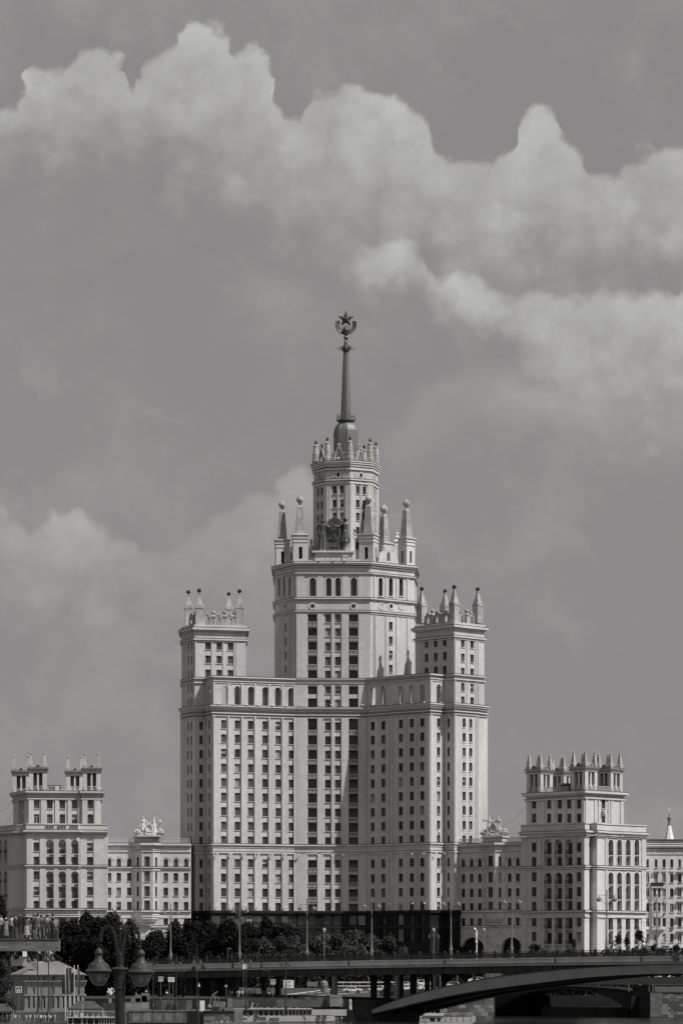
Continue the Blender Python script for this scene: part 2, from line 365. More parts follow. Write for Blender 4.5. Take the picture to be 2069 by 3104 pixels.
# window kit: shared meshes, a window is a frame with its pane and sill as sub-parts
WC = {}
def win_mesh(w, h, kind, light):
    k = ('w', w, h, kind, light)
    if k not in WC:
        mb = MB(); t = .09; e = .07
        mb.box(-w/2, -w/2+t, -e, 0, 0, h); mb.box(w/2-t, w/2, -e, 0, 0, h); mb.box(-w/2+t, w/2-t, -e, 0, 0, t); mb.box(-w/2+t, w/2-t, -e, 0, h-t, h)
        if w > .9:
            nm = 1 if w < 1.9 else 3
            for q in range(nm):
                cx = -w/2 + w*(q+1)/(nm+1); mb.box(cx-.06, cx+.06, -e*.9, 0, t, h-t)
        else: pass
        if kind != 'slit': mb.box(-w/2+t, w/2-t, -e*.8, 0, h*.74, h*.74+.08)
        WC[k] = mb.mesh('window', FRAMEL if light else FRAME)
    return WC[k]
def pane_mesh(w, h, g):
    k = ('p', w, h, g)
    if k not in WC:
        mb = MB()
        if g == 5:    # blind lowered half way
            mb.quad((-w/2, .015, 0), (w/2, .015, 0), (w/2, .015, h*.45), (-w/2, .015, h*.45)); mb.quad((-w/2, .012, h*.45), (w/2, .012, h*.45), (w/2, .012, h), (-w/2, .012, h), 1)
            WC[k] = mb.mesh('pane', [GL[1], GL[4]])
        elif g == 6:  # curtains drawn to the sides
            a = w*.3
            mb.quad((-w/2, .015, 0), (-w/2+a, .015, 0), (-w/2+a, .015, h), (-w/2, .015, h), 1); mb.quad((w/2-a, .015, 0), (w/2, .015, 0), (w/2, .015, h), (w/2-a, .015, h), 1)
            mb.quad((-w/2+a, .018, 0), (w/2-a, .018, 0), (w/2-a, .018, h), (-w/2+a, .018, h), 0)
            WC[k] = mb.mesh('pane', [GL[1], GL[3]])
        else:
            mb.quad((-w/2, .015, 0), (w/2, .015, 0), (w/2, .015, h), (-w/2, .015, h)); WC[k] = mb.mesh('pane', GL[g])
    return WC[k]
def sill_mesh(w):
    k = ('s', w)
    if k not in WC:
        mb = MB(); mb.box(-w/2-.12, w/2+.12, -.55, -.08, -.14, -.005); WC[k] = mb.mesh('sill', TRIM)
    return WC[k]
GW = {'lit': ([1,2,3,6,5,4], [2,5,4,3,1.4,.6]), 'shade': ([0,1,2,3,4,6], [4,4,2,.7,.5,1]), 'dark': ([0,1,2], [3,4,1])}  # paler pane mix on sunlit faces, darker on shaded: light put into colour
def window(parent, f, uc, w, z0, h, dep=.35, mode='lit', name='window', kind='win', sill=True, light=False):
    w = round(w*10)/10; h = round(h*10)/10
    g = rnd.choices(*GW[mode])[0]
    o = inst(name, win_mesh(w, h, kind, light), parent, f.P(uc, z0, -dep), f.rz)
    p = bpy.data.objects.new('pane', pane_mesh(w, h, g)); C.objects.link(p); p.parent = o
    if sill:
        q = bpy.data.objects.new('sill', sill_mesh(w)); C.objects.link(q); q.parent = o
        q.location = (0, .35-dep, 0)
    return o
BC = {}
def balustrade_mesh(w, h, mat_, th=.22, step=.32, solid_ends=0.0):
    k = (round(w, 1), h, mat_.name, step)
    if k not in BC:
        mb = MB(); mb.box(-w/2, w/2, -th, 0, 0, .10); mb.box(-w/2, w/2, -th-.03, .03, h-.12, h)
        n = max(2, int(w/step))
        for i in range(n):
            c = -w/2 + w*(i+.5)/n; b = min(.055, step*.17); mb.box(c-b, c+b, -th*.75, -th*.25, .10, h-.12)
        BC[k] = mb.mesh('balustrade', mat_)
    return BC[k]
def balustrade(parent, f, u0, u1, z0, h, o=0.0, mat_=None, step=.32, name='balustrade'):
    w = u1-u0
    return inst(name, balustrade_mesh(w, h, mat_ or TRIM, step=step), parent, f.P((u0+u1)/2, z0, o), f.rz)
def ops_grid(f, cols, rows, dep=.35, kind='win'):
    """cols: (survey x, width m); rows: (z0, height)"""
    return [(f.u(px)-w/2, f.u(px)+w/2, z, z+h, kind, dep) for (px, w) in cols for (z, h) in rows]
FL = {}
def floodlight(parent, p, rz=0.0):
    if 'm' not in FL:
        mb = MB(); mb.box(-.28, .28, -.5, -.1, 0, .34); mb.box(-.05, .05, -.1, .5, .1, .2); FL['m'] = mb.mesh('floodlight', WHITE)
    return inst('floodlight', FL['m'], parent, p, rz)
# ------------------------------------------------------------------ ornament kit
def ring_prism(mb, f, outer, inner, o0, o1, m=0):
    """flat frame on face f (u,z outlines of equal length) between offsets o0..o1"""
    n = len(outer)
    for i in range(n):
        j = (i+1) % n; A, B, c, d = outer[i], outer[j], inner[j], inner[i]
        mb.quad(f.P(*A, o1), f.P(*B, o1), f.P(*c, o1), f.P(*d, o1), m)
        mb.quad(f.P(*A, o0), f.P(*B, o0), f.P(*B, o1), f.P(*A, o1), m)
        mb.quad(f.P(*d, o0), f.P(*c, o0), f.P(*c, o1), f.P(*d, o1), m)
        mb.quad(f.P(*A, o0), f.P(*B, o0), f.P(*c, o0), f.P(*d, o0), m)
def solid_prism(mb, f, pts, o0, o1, m=0):
    n = len(pts); mb.poly([f.P(*p, o1) for p in pts], m); mb.poly([f.P(*p, o0) for p in reversed(pts)], m)
    for i in range(n):
        j = (i+1) % n; mb.quad(f.P(*pts[i], o0), f.P(*pts[j], o0), f.P(*pts[j], o1), f.P(*pts[i], o1), m)
def circle(u, z, ru, rz, n=16, a0=0.0): return [(u+ru*math.cos(a0+2*math.pi*k/n), z+rz*math.sin(a0+2*math.pi*k/n)) for k in range(n)]
def star_mesh(mb, c, rx, r0, r1, th, tilt=0.0, m=0):
    """faceted five-pointed star standing in the XZ plane turned by tilt"""
    c = Vector(c); ca, sa = math.cos(tilt), math.sin(tilt)
    pts = []
    for k in range(10):
        r = r0 if k % 2 == 0 else r1; a = math.pi/2 + k*math.pi/5
        pts.append(c + Vector((r*math.cos(a)*ca, r*math.cos(a)*sa, r*math.sin(a))))
    nf = Vector((sa, -ca, 0))*th
    for k in range(10):
        mb.poly([pts[k], pts[(k+1) % 10], c+nf], m); mb.poly([pts[(k+1) % 10], pts[k], c-nf], m)
def spiky_ball(mb, c, r, m=0):
    c = Vector(c); mb.ball(c, r*.86, 10, 6, m)
    for i in range(14):
        z = 1-2*(i+.5)/14; a = i*2.39996; q = math.sqrt(1-z*z); d = Vector((q*math.cos(a), q*math.sin(a), z))
        t = d.cross(Vector((0, 0, 1))).normalized() if abs(z) < .95 else Vector((1, 0, 0)); b = d.cross(t)
        for k in range(4):
            e0 = (t*math.cos(k*math.pi/2)+b*math.sin(k*math.pi/2))*r*.16; e1 = (t*math.cos((k+1)*math.pi/2)+b*math.sin((k+1)*math.pi/2))*r*.16
            mb.poly([c+d*r*.5+e0, c+d*r*.5+e1, c+d*r*1.15], m)
def pinnacle(parent, x, y, z0, zt, rz, s=1.62, star=SPIRE):
    h = zt-z0; mb = MB(); c = (x, y, z0); q = rz+math.pi/4
    mb.lathe(c, [(s*1.06, 0), (s*1.06, .35), (s, .4), (s*.98, h*.50)], 4, q)
    mb.lathe(c, [(s*.86, h*.50), (s*.82, h*.56), (s*.24, h*.845), (s*.34, h*.86), (s*.30, h*.875), (s*.1, h*.9)], 4, q)
    for k in range(4):      # little round gables that curl out at each corner of the shaft
        a = rz + k*math.pi/2; nx, ny = math.cos(a), math.sin(a); w = s*.70
        f = Face((x+nx*s*.70+ny*w, y+ny*s*.70-nx*w), (x+nx*s*.70-ny*w, y+ny*s*.70+nx*w))
        zc = z0+h*.47; pts = [(w-w*1.12*math.cos(t), zc+h*.10*math.sin(t)) for t in [math.pi*i/8 for i in range(9)]]
        solid_prism(mb, f, pts, -.12, .10)
    o = mb.build('pinnacle', WEATH, parent)
    sb = MB(); sb.lathe(c, [(.07, h*.88), (.07, h*.95)], 6); spiky_ball(sb, (x, y, z0+h*.945), h*.066)
    sb.build('finial', star, o); return o
def obelisk_egg(parent, x, y, z0, h, w0, w1, egg_h, egg_r, rz):
    mb = MB(); q = rz+math.pi/4; k = math.sqrt(.5)
    rows = 11; prof = [(w0*k*1.08, -.25), (w0*k*1.08, 0)]
    for i in range(rows):
        a = i/rows; b = (i+1)/rows; ra = (w0+(w1-w0)*a)*k; rb = (w0+(w1-w0)*b)*k
        prof += [(ra, h*a), (rb, h*b-.07), (rb*.955, h*b-.06), (rb*.955, h*b)]
    prof += [(w1*k*1.05, h), (w1*k*.6, h+.45), (w1*k*.45, h+.5), (w1*k*.4, h+.75), (w1*k*.62, h+.85)]
    mb.lathe((x, y, z0), prof, 4, q); o = mb.build('obelisk', WEATH, parent)
    eb = MB(); n = 12; pr = [(max(.02, egg_r*math.sin(math.pi*(i/n)**.85)), h+.8+egg_h*i/n) for i in range(n+1)]
    eb.lathe((x, y, z0), pr, 36, 0, 0, fn=lambda a, z: 1+.11*math.cos(6*a - 2.6*(z-h)*2.7/egg_h))
    eb.build('spiral_finial', WEATH, o); return o
def kokoshnik(parent, f, uc, z0, w, h, dep=.5, star=False, clock=False):
    """ogee gable panel with a pointed opening"""
    o = [(-.5,0),(.5,0),(.5,.46),(.40,.66),(.22,.84),(.16,1),(-.16,1),(-.22,.84),(-.40,.66),(-.5,.46)]
    i = [(-.24,.06),(.24,.06),(.26,.40),(.22,.50),(.08,.66),(.02,.72),(-.02,.72),(-.08,.66),(-.22,.50),(-.26,.40)]
    mb = MB(); ring_prism(mb, f, [(uc+a*w, z0+b*h) for a, b in o], [(uc+a*w, z0+b*h) for a, b in i], -dep, 0)
    ring_prism(mb, f, [(uc+a*w*1.04, z0+.02+b*h*1.02) for a, b in o], [(uc+a*w*.80, z0+.02+b*h*.88) for a, b in o], 0.003, .16)
    g = mb.build('gable', WEATH, parent)
    if star:
        sb = MB(); p = f.P(uc, z0+h*1.18, -dep/2); star_mesh(sb, p, 0, w*.32, w*.14, .18, f.rz); sb.build('star', WEATH, g)
    if clock:
        cb = MB(); solid_prism(cb, f, circle(uc, z0+h*.24, w*.14, w*.14), -.1, .1); cb.build('disc', WHITE, g)
    return g
def urn_post(parent, p, w, h, rz=0):
    mb = MB(); k = math.sqrt(.5)*w; q = rz+math.pi/4
    mb.lathe(p, [(k, 0), (k, h*.55), (k*1.35, h*.58), (k*1.35, h*.66), (k*.8, h*.70), (k*.3, h*.76)], 4, q)
    mb.ball((p[0], p[1], p[2]+h*.88), h*.13, 8, 6); return mb.build('ball_post', WEATH, parent)

# ------------------------------------------------------------------ the high-rise
TW = thing('high_rise', (0, 910, 5), 'tall stepped pale high-rise with pinnacled towers and a star-topped spire', 'building')
def zc(py): return Z(py, 902.5)
M = [P2(*p) for p in [(550,908),(590,899.5),(622,900.3),(645,894),(893,902.5),(1110,903),(1182,897.2),(1182.3,896.2),(1303,887),(1345,891),(1376,888.3),(1450,895),(1451,896.2),(1476,898.8)]]
E1, E2, E3, WL, CEN, WR1, _st, WR2, E4, E5, E6, _s2, E7 = [Face(M[i], M[i+1]) for i in range(len(M)-1)]
z_plinth, z_cor, z_arc = zc(2765), zc(2146), zc(2058)
rows_py = [2196,2239,2283,2328,2372,2416,2460,2504,2548,2617,2662,2706,2749]
rows = [(Z(p, 895)-1.14, 2.3) for p in rows_py]
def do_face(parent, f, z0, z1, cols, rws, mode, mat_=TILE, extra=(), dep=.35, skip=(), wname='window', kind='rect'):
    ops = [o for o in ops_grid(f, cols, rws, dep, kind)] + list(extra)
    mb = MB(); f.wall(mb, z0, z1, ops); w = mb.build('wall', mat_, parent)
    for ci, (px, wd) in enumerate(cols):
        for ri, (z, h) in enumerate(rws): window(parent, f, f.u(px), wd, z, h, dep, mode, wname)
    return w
# wings
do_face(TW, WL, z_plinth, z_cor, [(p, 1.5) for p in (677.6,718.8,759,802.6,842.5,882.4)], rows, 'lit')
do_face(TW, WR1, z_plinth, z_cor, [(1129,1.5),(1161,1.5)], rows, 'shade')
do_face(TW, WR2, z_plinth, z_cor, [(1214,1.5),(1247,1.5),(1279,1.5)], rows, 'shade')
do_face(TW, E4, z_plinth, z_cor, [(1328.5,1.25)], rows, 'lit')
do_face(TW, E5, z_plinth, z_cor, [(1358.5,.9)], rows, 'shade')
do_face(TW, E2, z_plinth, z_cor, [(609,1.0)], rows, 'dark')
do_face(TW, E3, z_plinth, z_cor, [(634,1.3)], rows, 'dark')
for f in (_st, _s2, E7):
    do_face(TW, f, z_plinth, z_cor, [], [], 'lit')
# end faces: pairs of windows, every third storey arched, apron panel between the storeys
for f, pxs, wd, mode in ((E1, (569.5, 579), 1.05, 'dark'), (E6, (1406, 1426), 1.25, 'lit')):
    ops = []; aw = []
    for k, (z, h) in enumerate(rows):
        for px in pxs:
            arch = k % 3 == 0 and k < 9
            ops.append((f.u(px)-wd/2, f.u(px)+wd/2, z, z+h+(.2 if arch else 0), 'arch' if arch else 'rect', .35)); aw.append((px, z, h, arch))
    mb = MB(); f.wall(mb, z_plinth, z_cor, ops); mb.build('wall', TILE, TW)
    for (px, z, h, arch) in aw:
        pb = MB()
        window(TW, f, f.u(px), wd, z, h+(.2 if arch else 0), .35, mode, 'arched_window' if arch else 'window', sill=False)
        f.box(pb, f.u(px)-wd/2-.12, f.u(px)+wd/2+.12, z-.30, z-.05, 0, .22); f.box(pb, f.u(px)-wd/2, f.u(px)+wd/2, z-1.0, z-.30, 0, .08)
        pb.build('apron', TRIM, TW)
# central front with loggias
def loggia_stack(f, pxa, pxb, stacks):
    """stacks: (floor z, top z, balustrade?)"""
    return [(f.u(pxa), f.u(pxb), a, b, 'rect', 1.5) for (a, b, _) in stacks]
lst_low = []
for k in range(9):
    fl = zc(2227+44.1*k); tp = zc(2179) if k == 0 else zc(2186+44.1*k); lst_low.append((fl, tp, k < 8))
lst_low += [(zc(2645+44.2*k), zc(2607.5 if k == 0 else 2607.5+44.2*k), k < 3) for k in range(4)]
lst_low[12] = (zc(2764), lst_low[12][1], False)
lst_low[8] = (zc(2562), lst_low[8][1], False)
lst_mid = [(zc(2105), zc(2081), False), (zc(2144), zc(2117), False)]
lst_up = [(zc(1898+43.2*k), zc((1862 if k == 0 else 1859)+43.2*k), True) for k in range(4)] + [(zc(2057), zc(2032), False)]
def loggias(f, stacks):
    for (a, b, bal) in stacks:
        for (pa, pb) in ((933, 959.5), (1057, 1084)):
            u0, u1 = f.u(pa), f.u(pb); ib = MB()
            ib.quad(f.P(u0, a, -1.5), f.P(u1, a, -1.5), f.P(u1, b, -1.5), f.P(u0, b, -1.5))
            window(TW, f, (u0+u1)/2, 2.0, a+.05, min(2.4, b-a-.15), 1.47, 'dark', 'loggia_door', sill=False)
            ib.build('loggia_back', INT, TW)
            if bal: balustrade(TW, f, u0+.02, u1-.02, a+.02, 1.15, .02, TRIM, .3)
cwin = [(993.7,1.6),(1023.5,1.6)]
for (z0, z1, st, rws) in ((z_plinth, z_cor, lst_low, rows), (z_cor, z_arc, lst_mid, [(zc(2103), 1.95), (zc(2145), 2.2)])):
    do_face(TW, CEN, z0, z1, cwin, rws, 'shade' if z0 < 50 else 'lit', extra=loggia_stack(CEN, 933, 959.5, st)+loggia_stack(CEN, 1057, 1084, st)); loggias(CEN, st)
# pilaster strips
def strips(f, spans, z0, z1, o=.30, name='pilaster', m=TILE):
    for (a, b) in spans:
        mb = MB(); f.box(mb, f.u(a), f.u(b), z0, z1, -.05, o); mb.build(name, m, TW)
for (z0, z1) in ((z_plinth, zc(2587)), (zc(2561), zc(2177.5))):
    strips(WL, [(645.6,649),(689.5,693.5),(730,734),(770,774.5),(812.5,817),(853,857),(889,892.6)], z0, z1, .42)
    strips(CEN, [(962,979),(1004,1013.5),(1034.5,1056),(1086,1109),(894,931)], z0, z1, .32)
    strips(WR1, [(1111,1114),(1143,1147),(1176,1181.5)], z0, z1, .18)
    strips(WR2, [(1183,1190),(1229,1232),(1262,1265),(1299,1302.4)], z0, z1, .18)
    strips(E4, [(1303.6,1307.5),(1340,1344.5)], z0, z1, .2)
    strips(E6, [(1377,1380),(1440,1442.5),(1446,1449)], z0, z1, .2)
    strips(E2, [(590.5,592),(619,621.5)], z0, z1, .2)
# string courses and the main cornice
mb = MB(); bands(mb, M, [(zc(2566), zc(2561), .45), (zc(2573), zc(2570), .15), (zc(2590), zc(2585), .32)]); mb.build('string_course', TRIM, TW)
mb = MB(); bands(mb, M, [(zc(2149), zc(2145), 1.0), (zc(2154), zc(2149), .75), (zc(2160), zc(2154), .42), (zc(2170), zc(2166), .5), (zc(2178), zc(2175), .3)]); mb.build('cornice', TRIM, TW)
# drip panels over windows below the cornice, on the bright wing
roof_pts = M + [P2(1478, 926), P2(546, 926)]
mb = MB(); mb.poly([(x, y, z_cor-.02) for x, y in roof_pts]); mb.build('terrace', ROOF, TW)
mb = MB(); bk = [M[-1], P2(1478, 926), P2(546, 926), M[0]]
for i in range(3): f = Face(bk[i], bk[i+1]); f.wall(mb, 5, z_cor, [])
mb.build('rear_wall', TILE, TW)
# roof arcade
for f, pxs, wd, yt, yb in ((WL, (679,719.7,760.5,804,842,882), 1.7, 2079, 2135), (WR1, (1130,1161), 1.7, 2082, 2138), (WR2, (1214,1247,1279), 1.7, 2078, 2135), (E4, (1329,), 1.6, 2075, 2132)):
    Yr = f.Y(pxs[0]) if f is not WR2 else 892
    ops = [(f.u(p)-wd/2, f.u(p)+wd/2, Z(yb, Yr), Z(yt, Yr), 'arch', .9) for p in pxs]
    mb = MB(); f.wall(mb, z_cor, z_arc, ops)
    # inner skin of the free-standing arcade
    g = Face(f.P(0, 0, -.9)[:2], f.P(f.L, 0, -.9)[:2]); g.wall(mb, z_cor, z_arc, [(o[0], o[1], o[2], o[3], 'rect', .0) for o in ops])
    mb.build('arcade', TILE, TW)
    for o in ops:
        sb = MB(); f.box(sb, o[0]-.15, o[1]+.15, o[2]-.25, o[2]-.01, -.02, .2); sb.build('arch_sill', TRIM, TW)
        rb = MB(); r = wd/2; zz = o[3]-r; uc = (o[0]+o[1])/2
        oo = [(uc-(r+.28)*math.cos(math.pi*k/10), zz+(r+.28)*math.sin(math.pi*k/10)) for k in range(11)]; ii = [(uc-(r+.02)*math.cos(math.pi*k/10), zz+(r+.02)*math.sin(math.pi*k/10)) for k in range(11)]
        for k in range(10):
            rb.quad(f.P(*oo[k], .08), f.P(*oo[k+1], .08), f.P(*ii[k+1], .08), f.P(*ii[k], .08)); rb.quad(f.P(*oo[k], 0), f.P(*oo[k+1], 0), f.P(*oo[k+1], .08), f.P(*oo[k], .08))
        rb.build('arch_moulding', TRIM, TW)
mb = MB(); arc_lines = [M[3:5], M[5:10]]
for ln in arc_lines: bands(mb, ln, [(zc(2061.5), zc(2057), .42), (zc(2073), zc(2069.5), .38), (zc(2079), zc(2076.5), .18)], inner=-1.1)
band(mb, M[2:4], zc(2061.5), zc(2057), .42, inner=-1.1); bands(mb, M[4:6], [(zc(2060), zc(2056.5), .3), (zc(2072), zc(2069), .38), (zc(2078), zc(2076), .18)])
mb.build('arcade_cornice', TRIM, TW)
strips(WL, [(645.6,649),(689.5,693.5),(730,734),(770,774.5),(812.5,817),(853,857),(889,892.6)], zc(2145), zc(2079))
strips(CEN, [(962,979),(1004,1013.5),(1034.5,1056),(1086,1109),(894,931)], zc(2145), zc(2078), .25)
strips(E4, [(1303.6,1307.5),(1340,1344.5)], zc(2145), zc(2079), .2)
# side return of the left arcade and a penthouse wall behind it
mb = MB(); E3.wall(mb, z_cor, z_arc, [(E3.u(632.5), E3.u(638), Z(2120, 897), Z(2079, 897), 'arch', .9)]); E5.wall(mb, z_cor, z_arc, []); mb.build('arcade', TILE, TW)
mb = MB(); pf = Face(WL.P(WL.u(741), 0, -2.1)[:2], WL.P(WL.L-.1, 0, -2.1)[:2]); pf.wall(mb, z_cor, zc(2063), []); e_ = Face(pf.P(0, 0, -6)[:2], pf.P(0, 0)[:2]); e_.wall(mb, z_cor, zc(2063), []); mb.build('penthouse', WEATH, TW)

# corner towers of the high-rise
def corner_tower(pl, py, Yr, spec, fr, finials):
    """pl plan CCW; py(list of levels); spec: per visible face (index, cols, rows centre, w, h, mode)"""
    zt = Z(py['top'], Yr)
    for i in range(len(pl)):
        f = Face(pl[i], pl[(i+1) % len(pl)])
        sp = [s for s in spec if s[0] == i]
        if sp:
            _, cols, rws, w, h, mode = sp[0]
            do_face(TW, f, z_cor, zt, [(c, w) for c in cols], [(Z(r, f.Y(cols[0]))-h/2, h) for r in rws], mode, wname='tower_window')
        else:
            mb = MB(); f.wall(mb, z_cor, zt, []); mb.build('wall', TILE, TW)
    mb = MB(); bands(mb, pl, [(Z(py['top']+7, Yr), zt, .9), (Z(py['top']+11, Yr), Z(py['top']+7, Yr), .5), (Z(py['b1']+5, Yr), Z(py['b1'], Yr), .5), (Z(py['b1']+11, Yr), Z(py['b1']+8, Yr), .2), (zc(2061), zc(2057), .4), (zc(2074), zc(2069.5), .4)], closed=True)
    mb.build('tower_cornice', TRIM, TW)
    mb = MB(); mb.prism(offset(pl, .25, True), zt-.02, zt+.75); mb.build('tower_roof', TRIM, TW)
LT = [P2(*p) for p in [(550,908),(590,899.5),(745,903.2),(743,917),(556,922)]]
corner_tower(LT, {'top':1903,'b1':1936}, 900.5, [(1,(630,664,698),(1957.6,1999,2041.5),1.5,2.1,'lit'), (0,(571,581),(1961,2002.5,2045,2089,2130),.9,2.2,'dark')], None, None)
RT = [P2(*p) for p in [(1258,899),(1376,888.3),(1467,896.6),(1352,909)]]
corner_tower(RT, {'top':1895,'b1':1927}, 889, [(0,(1292,1319.5,1347),(1952,1994.5,2036),1.45,2.2,'shade'), (1,(1402,1430),(1950,1994,2037,2083,2124),1.35,2.2,'lit')], None, None)
FT = Face(LT[1], LT[2]); RT0 = Face(RT[0], RT[1]); RT1 = Face(RT[1], RT[2])
strips(FT, [(591,594),(640.3,643.5),(675,678),(708,712),(714,744)], zc(2057), Z(1947, 900.5), .2)
strips(RT1, [(1377,1380),(1413,1416),(1440,1443),(1447,1449.5)], zc(2057), Z(1938, 889), .2)
strips(RT1, [(1377,1380),(1413,1416),(1440,1443),(1447,1449.5)], zc(2145), zc(2074), .2)
strips(RT0, [(1287-1.5-10,1287-8),(1303,1307),(1332,1336)], zc(2057), Z(1938, 889), .12)
for (px, Y, yt, yb) in ((571,912,1789,1897),(603.5,902,1784,1899),(693,916,1795,1898),(725.6,904.5,1786,1899)):
    pinnacle(TW, X(px, Y), Y, Z(yb, Y), Z(yt, Y), R(6), 1.5, DARK)
for (px, Y, yt, yb) in ((1277.5,898,1779,1891),(1348,905,1786,1890),(1376,891,1773,1890),(1447,896,1780,1890)):
    pinnacle(TW, X(px, Y), Y, Z(yb, Y), Z(yt, Y), R(44), 1.45, DARK)
for (px, Y) in ((646.5,902.6),(680.5,903.3),(710,904)): urn_post(TW, (X(px, Y), Y, Z(1899, Y)), 1.0, 4.3)
for px in (630.5,663.5,698): kokoshnik(TW, Face(FT.P(0, 0, -1.2)[:2], FT.P(FT.L, 0, -1.2)[:2]), FT.u(px), Z(1897, 902), 2.2, 3.3)
g0 = Face(RT0.P(0, 0, -1.0)[:2], RT0.P(RT0.L, 0, -1.0)[:2]); g1 = Face(RT1.P(0, 0, -1.0)[:2], RT1.P(RT1.L, 0, -1.0)[:2])
for px in (1296.5,1323.5,1350): kokoshnik(TW, g0, g0.u(px), Z(1890, 894), 2.3, 3.2)
for px in (1310,1337): p = g0.P(g0.u(px), Z(1892, 894)); urn_post(TW, p, 1.0, 4.2, R(45))
for px in (1399,1428): kokoshnik(TW, g1, g1.u(px), Z(1890, 892), 2.1, 3.2)
p = g1.P(g1.u(1413), Z(1892, 892)); urn_post(TW, p, 1.0, 4.2, R(45))
g2 = Face(LT[0], LT[1]); g2 = Face(g2.P(0, 0, -1.0)[:2], g2.P(g2.L, 0, -1.0)[:2])
for px in (579,590): kokoshnik(TW, g2, g2.u(px), Z(1897, 906), 2.4, 3.1)

# central shaft
SH = [P2(*p) for p in [(832,914),(897,902.5),(1122,903),(1130,903.7),(1255,913),(1262,930),(835,930)]]
S0, S1, S2, S3 = [Face(SH[i], SH[i+1]) for i in range(4)]
z_sh = zc(1703)
def zf(py, f, px): return Z(py, f.Y(px))
arches = [(f_, px, w, zf(1807, f_, px), zf(1751.5, f_, px)) for (f_, px, w) in ((S1,947.5,1.75),(S1,996,1.5),(S1,1024,1.5),(S1,1072,1.75),(S3,1153,1.35),(S3,1184,1.35),(S3,1215,1.35),(S0,846,1.3),(S0,861,1.3),(S0,878,1.3))]
def shaft_face(f, cols, rws, w, h, mode, extra):
    ar = [(f.u(px)-w2/2, f.u(px)+w2/2, a, b, 'arch', .7) for (ff, px, w2, a, b) in arches if ff is f]
    do_face(TW, f, z_arc, z_sh, [(c, w) for c in cols], rws, mode, extra=list(extra)+ar)
    for (ff, px, w2, a, b) in arches:
        if ff is f:
            window(TW, f, f.u(px), w2, a, b-a, .68, 'dark', 'arched_window', 'slit', sill=False)
            rb = MB(); r = w2/2; zz = b-r; uc = f.u(px)
            pr = lambda q: [(uc-q, a)]+[(uc-q*math.cos(math.pi*k/8), zz+q*math.sin(math.pi*k/8)) for k in range(9)]+[(uc+q, a)]
            o_, i_ = pr(r+.3), pr(r+.03)
            for k in range(10):
                rb.quad(f.P(*o_[k], .08), f.P(*o_[k+1], .08), f.P(*i_[k+1], .08), f.P(*i_[k], .08)); rb.quad(f.P(*o_[k], 0), f.P(*o_[k+1], 0), f.P(*o_[k+1], .08), f.P(*o_[k], .08))
            f.box(rb, uc-r-.3, uc+r+.3, a-.25, a-.02, 0, .2); rb.build('arch_moulding', TRIM, TW)
up_rows = [(zc(1887), 2.2),(zc(1929), 2.25),(zc(1973), 2.35),(zc(2017), 2.35),(zc(2057), 2.15)]
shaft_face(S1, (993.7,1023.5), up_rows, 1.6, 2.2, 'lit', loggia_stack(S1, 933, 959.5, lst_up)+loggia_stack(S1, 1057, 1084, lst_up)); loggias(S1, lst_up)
shaft_face(S2, (), [], 1, 1, 'lit', ())
shaft_face(S3, (1184,), [(Z(r, 908)-1.1, 2.2) for r in (1898,1942,1985,2028)], 1.25, 2.2, 'lit', ())
shaft_face(S0, (865,), [(Z(r, 908)-1.1, 2.2) for r in (1901,1944,1987,2030)], .95, 2.2, 'dark', ())
mb = MB()
for i in (4, 5, 6): Face(SH[i], SH[(i+1) % 7]).wall(mb, z_cor, z_sh, [])
for f in (S0, S2, S3): f.wall(mb, z_cor, z_arc, [])
mb.build('rear_wall', TILE, TW)
strips(S1, [(962,979),(1004,1013.5),(1034.5,1056),(1086,1120),(898,931)], z_arc, zc(1861), .25)
strips(S1, [(961,977),(1037,1055),(1086,1120),(898,921)], zc(1811), zc(1743), .18)
strips(S3, [(1131.5,1133),(1136,1137.5),(1167,1168.5),(1199,1201),(1232,1236)], zc(2057), Z(1861, 908), .22)
strips(S3, [(1131.5,1134),(1167,1168.5),(1199,1201),(1232,1236)], Z(1813, 908), Z(1745, 908), .22)
strips(S0, [(846,849),(856,859),(876,880),(890,895)], zc(2057), Z(1862, 906), .25)
mb = MB(); bands(mb, SH, [(zc(1708), zc(1703), .95), (zc(1713), zc(1708), .68), (zc(1719), zc(1715), .35), (zc(1739), zc(1735), .5), (zc(1743), zc(1740.5), .2),
    (zc(1816), zc(1811.5), .55), (zc(1820), zc(1817), .25), (zc(1854.5), zc(1850.5), .5), (zc(1860.5), zc(1857), .22)], closed=True); mb.build('shaft_cornice', TRIM, TW)
mb = MB(); mb.prism(SH, z_sh-.3, z_sh+.02); mb.build('shaft_roof', ROOF, TW)
for f, px, blind in ((S1,946.7,0),(S1,1070.5,0),(S3,1154.6,1),(S3,1184,0),(S3,1216,1),(S0,849,1),(S0,864,0)):
    zz = zf(1837.5 if f is S1 else 1838, f, px); uc = f.u(px); r = 1.0
    rb = MB(); ring_prism(rb, f, circle(uc, zz, r, r), circle(uc, zz, r*.62, r*.62), -.02, .14); rb.build('roundel', TRIM, TW)
    db = MB(); solid_prism(db, f, circle(uc, zz, r*.63, r*.63), -.02, .03); db.build('round_window', TILE if blind else GL[1], TW)

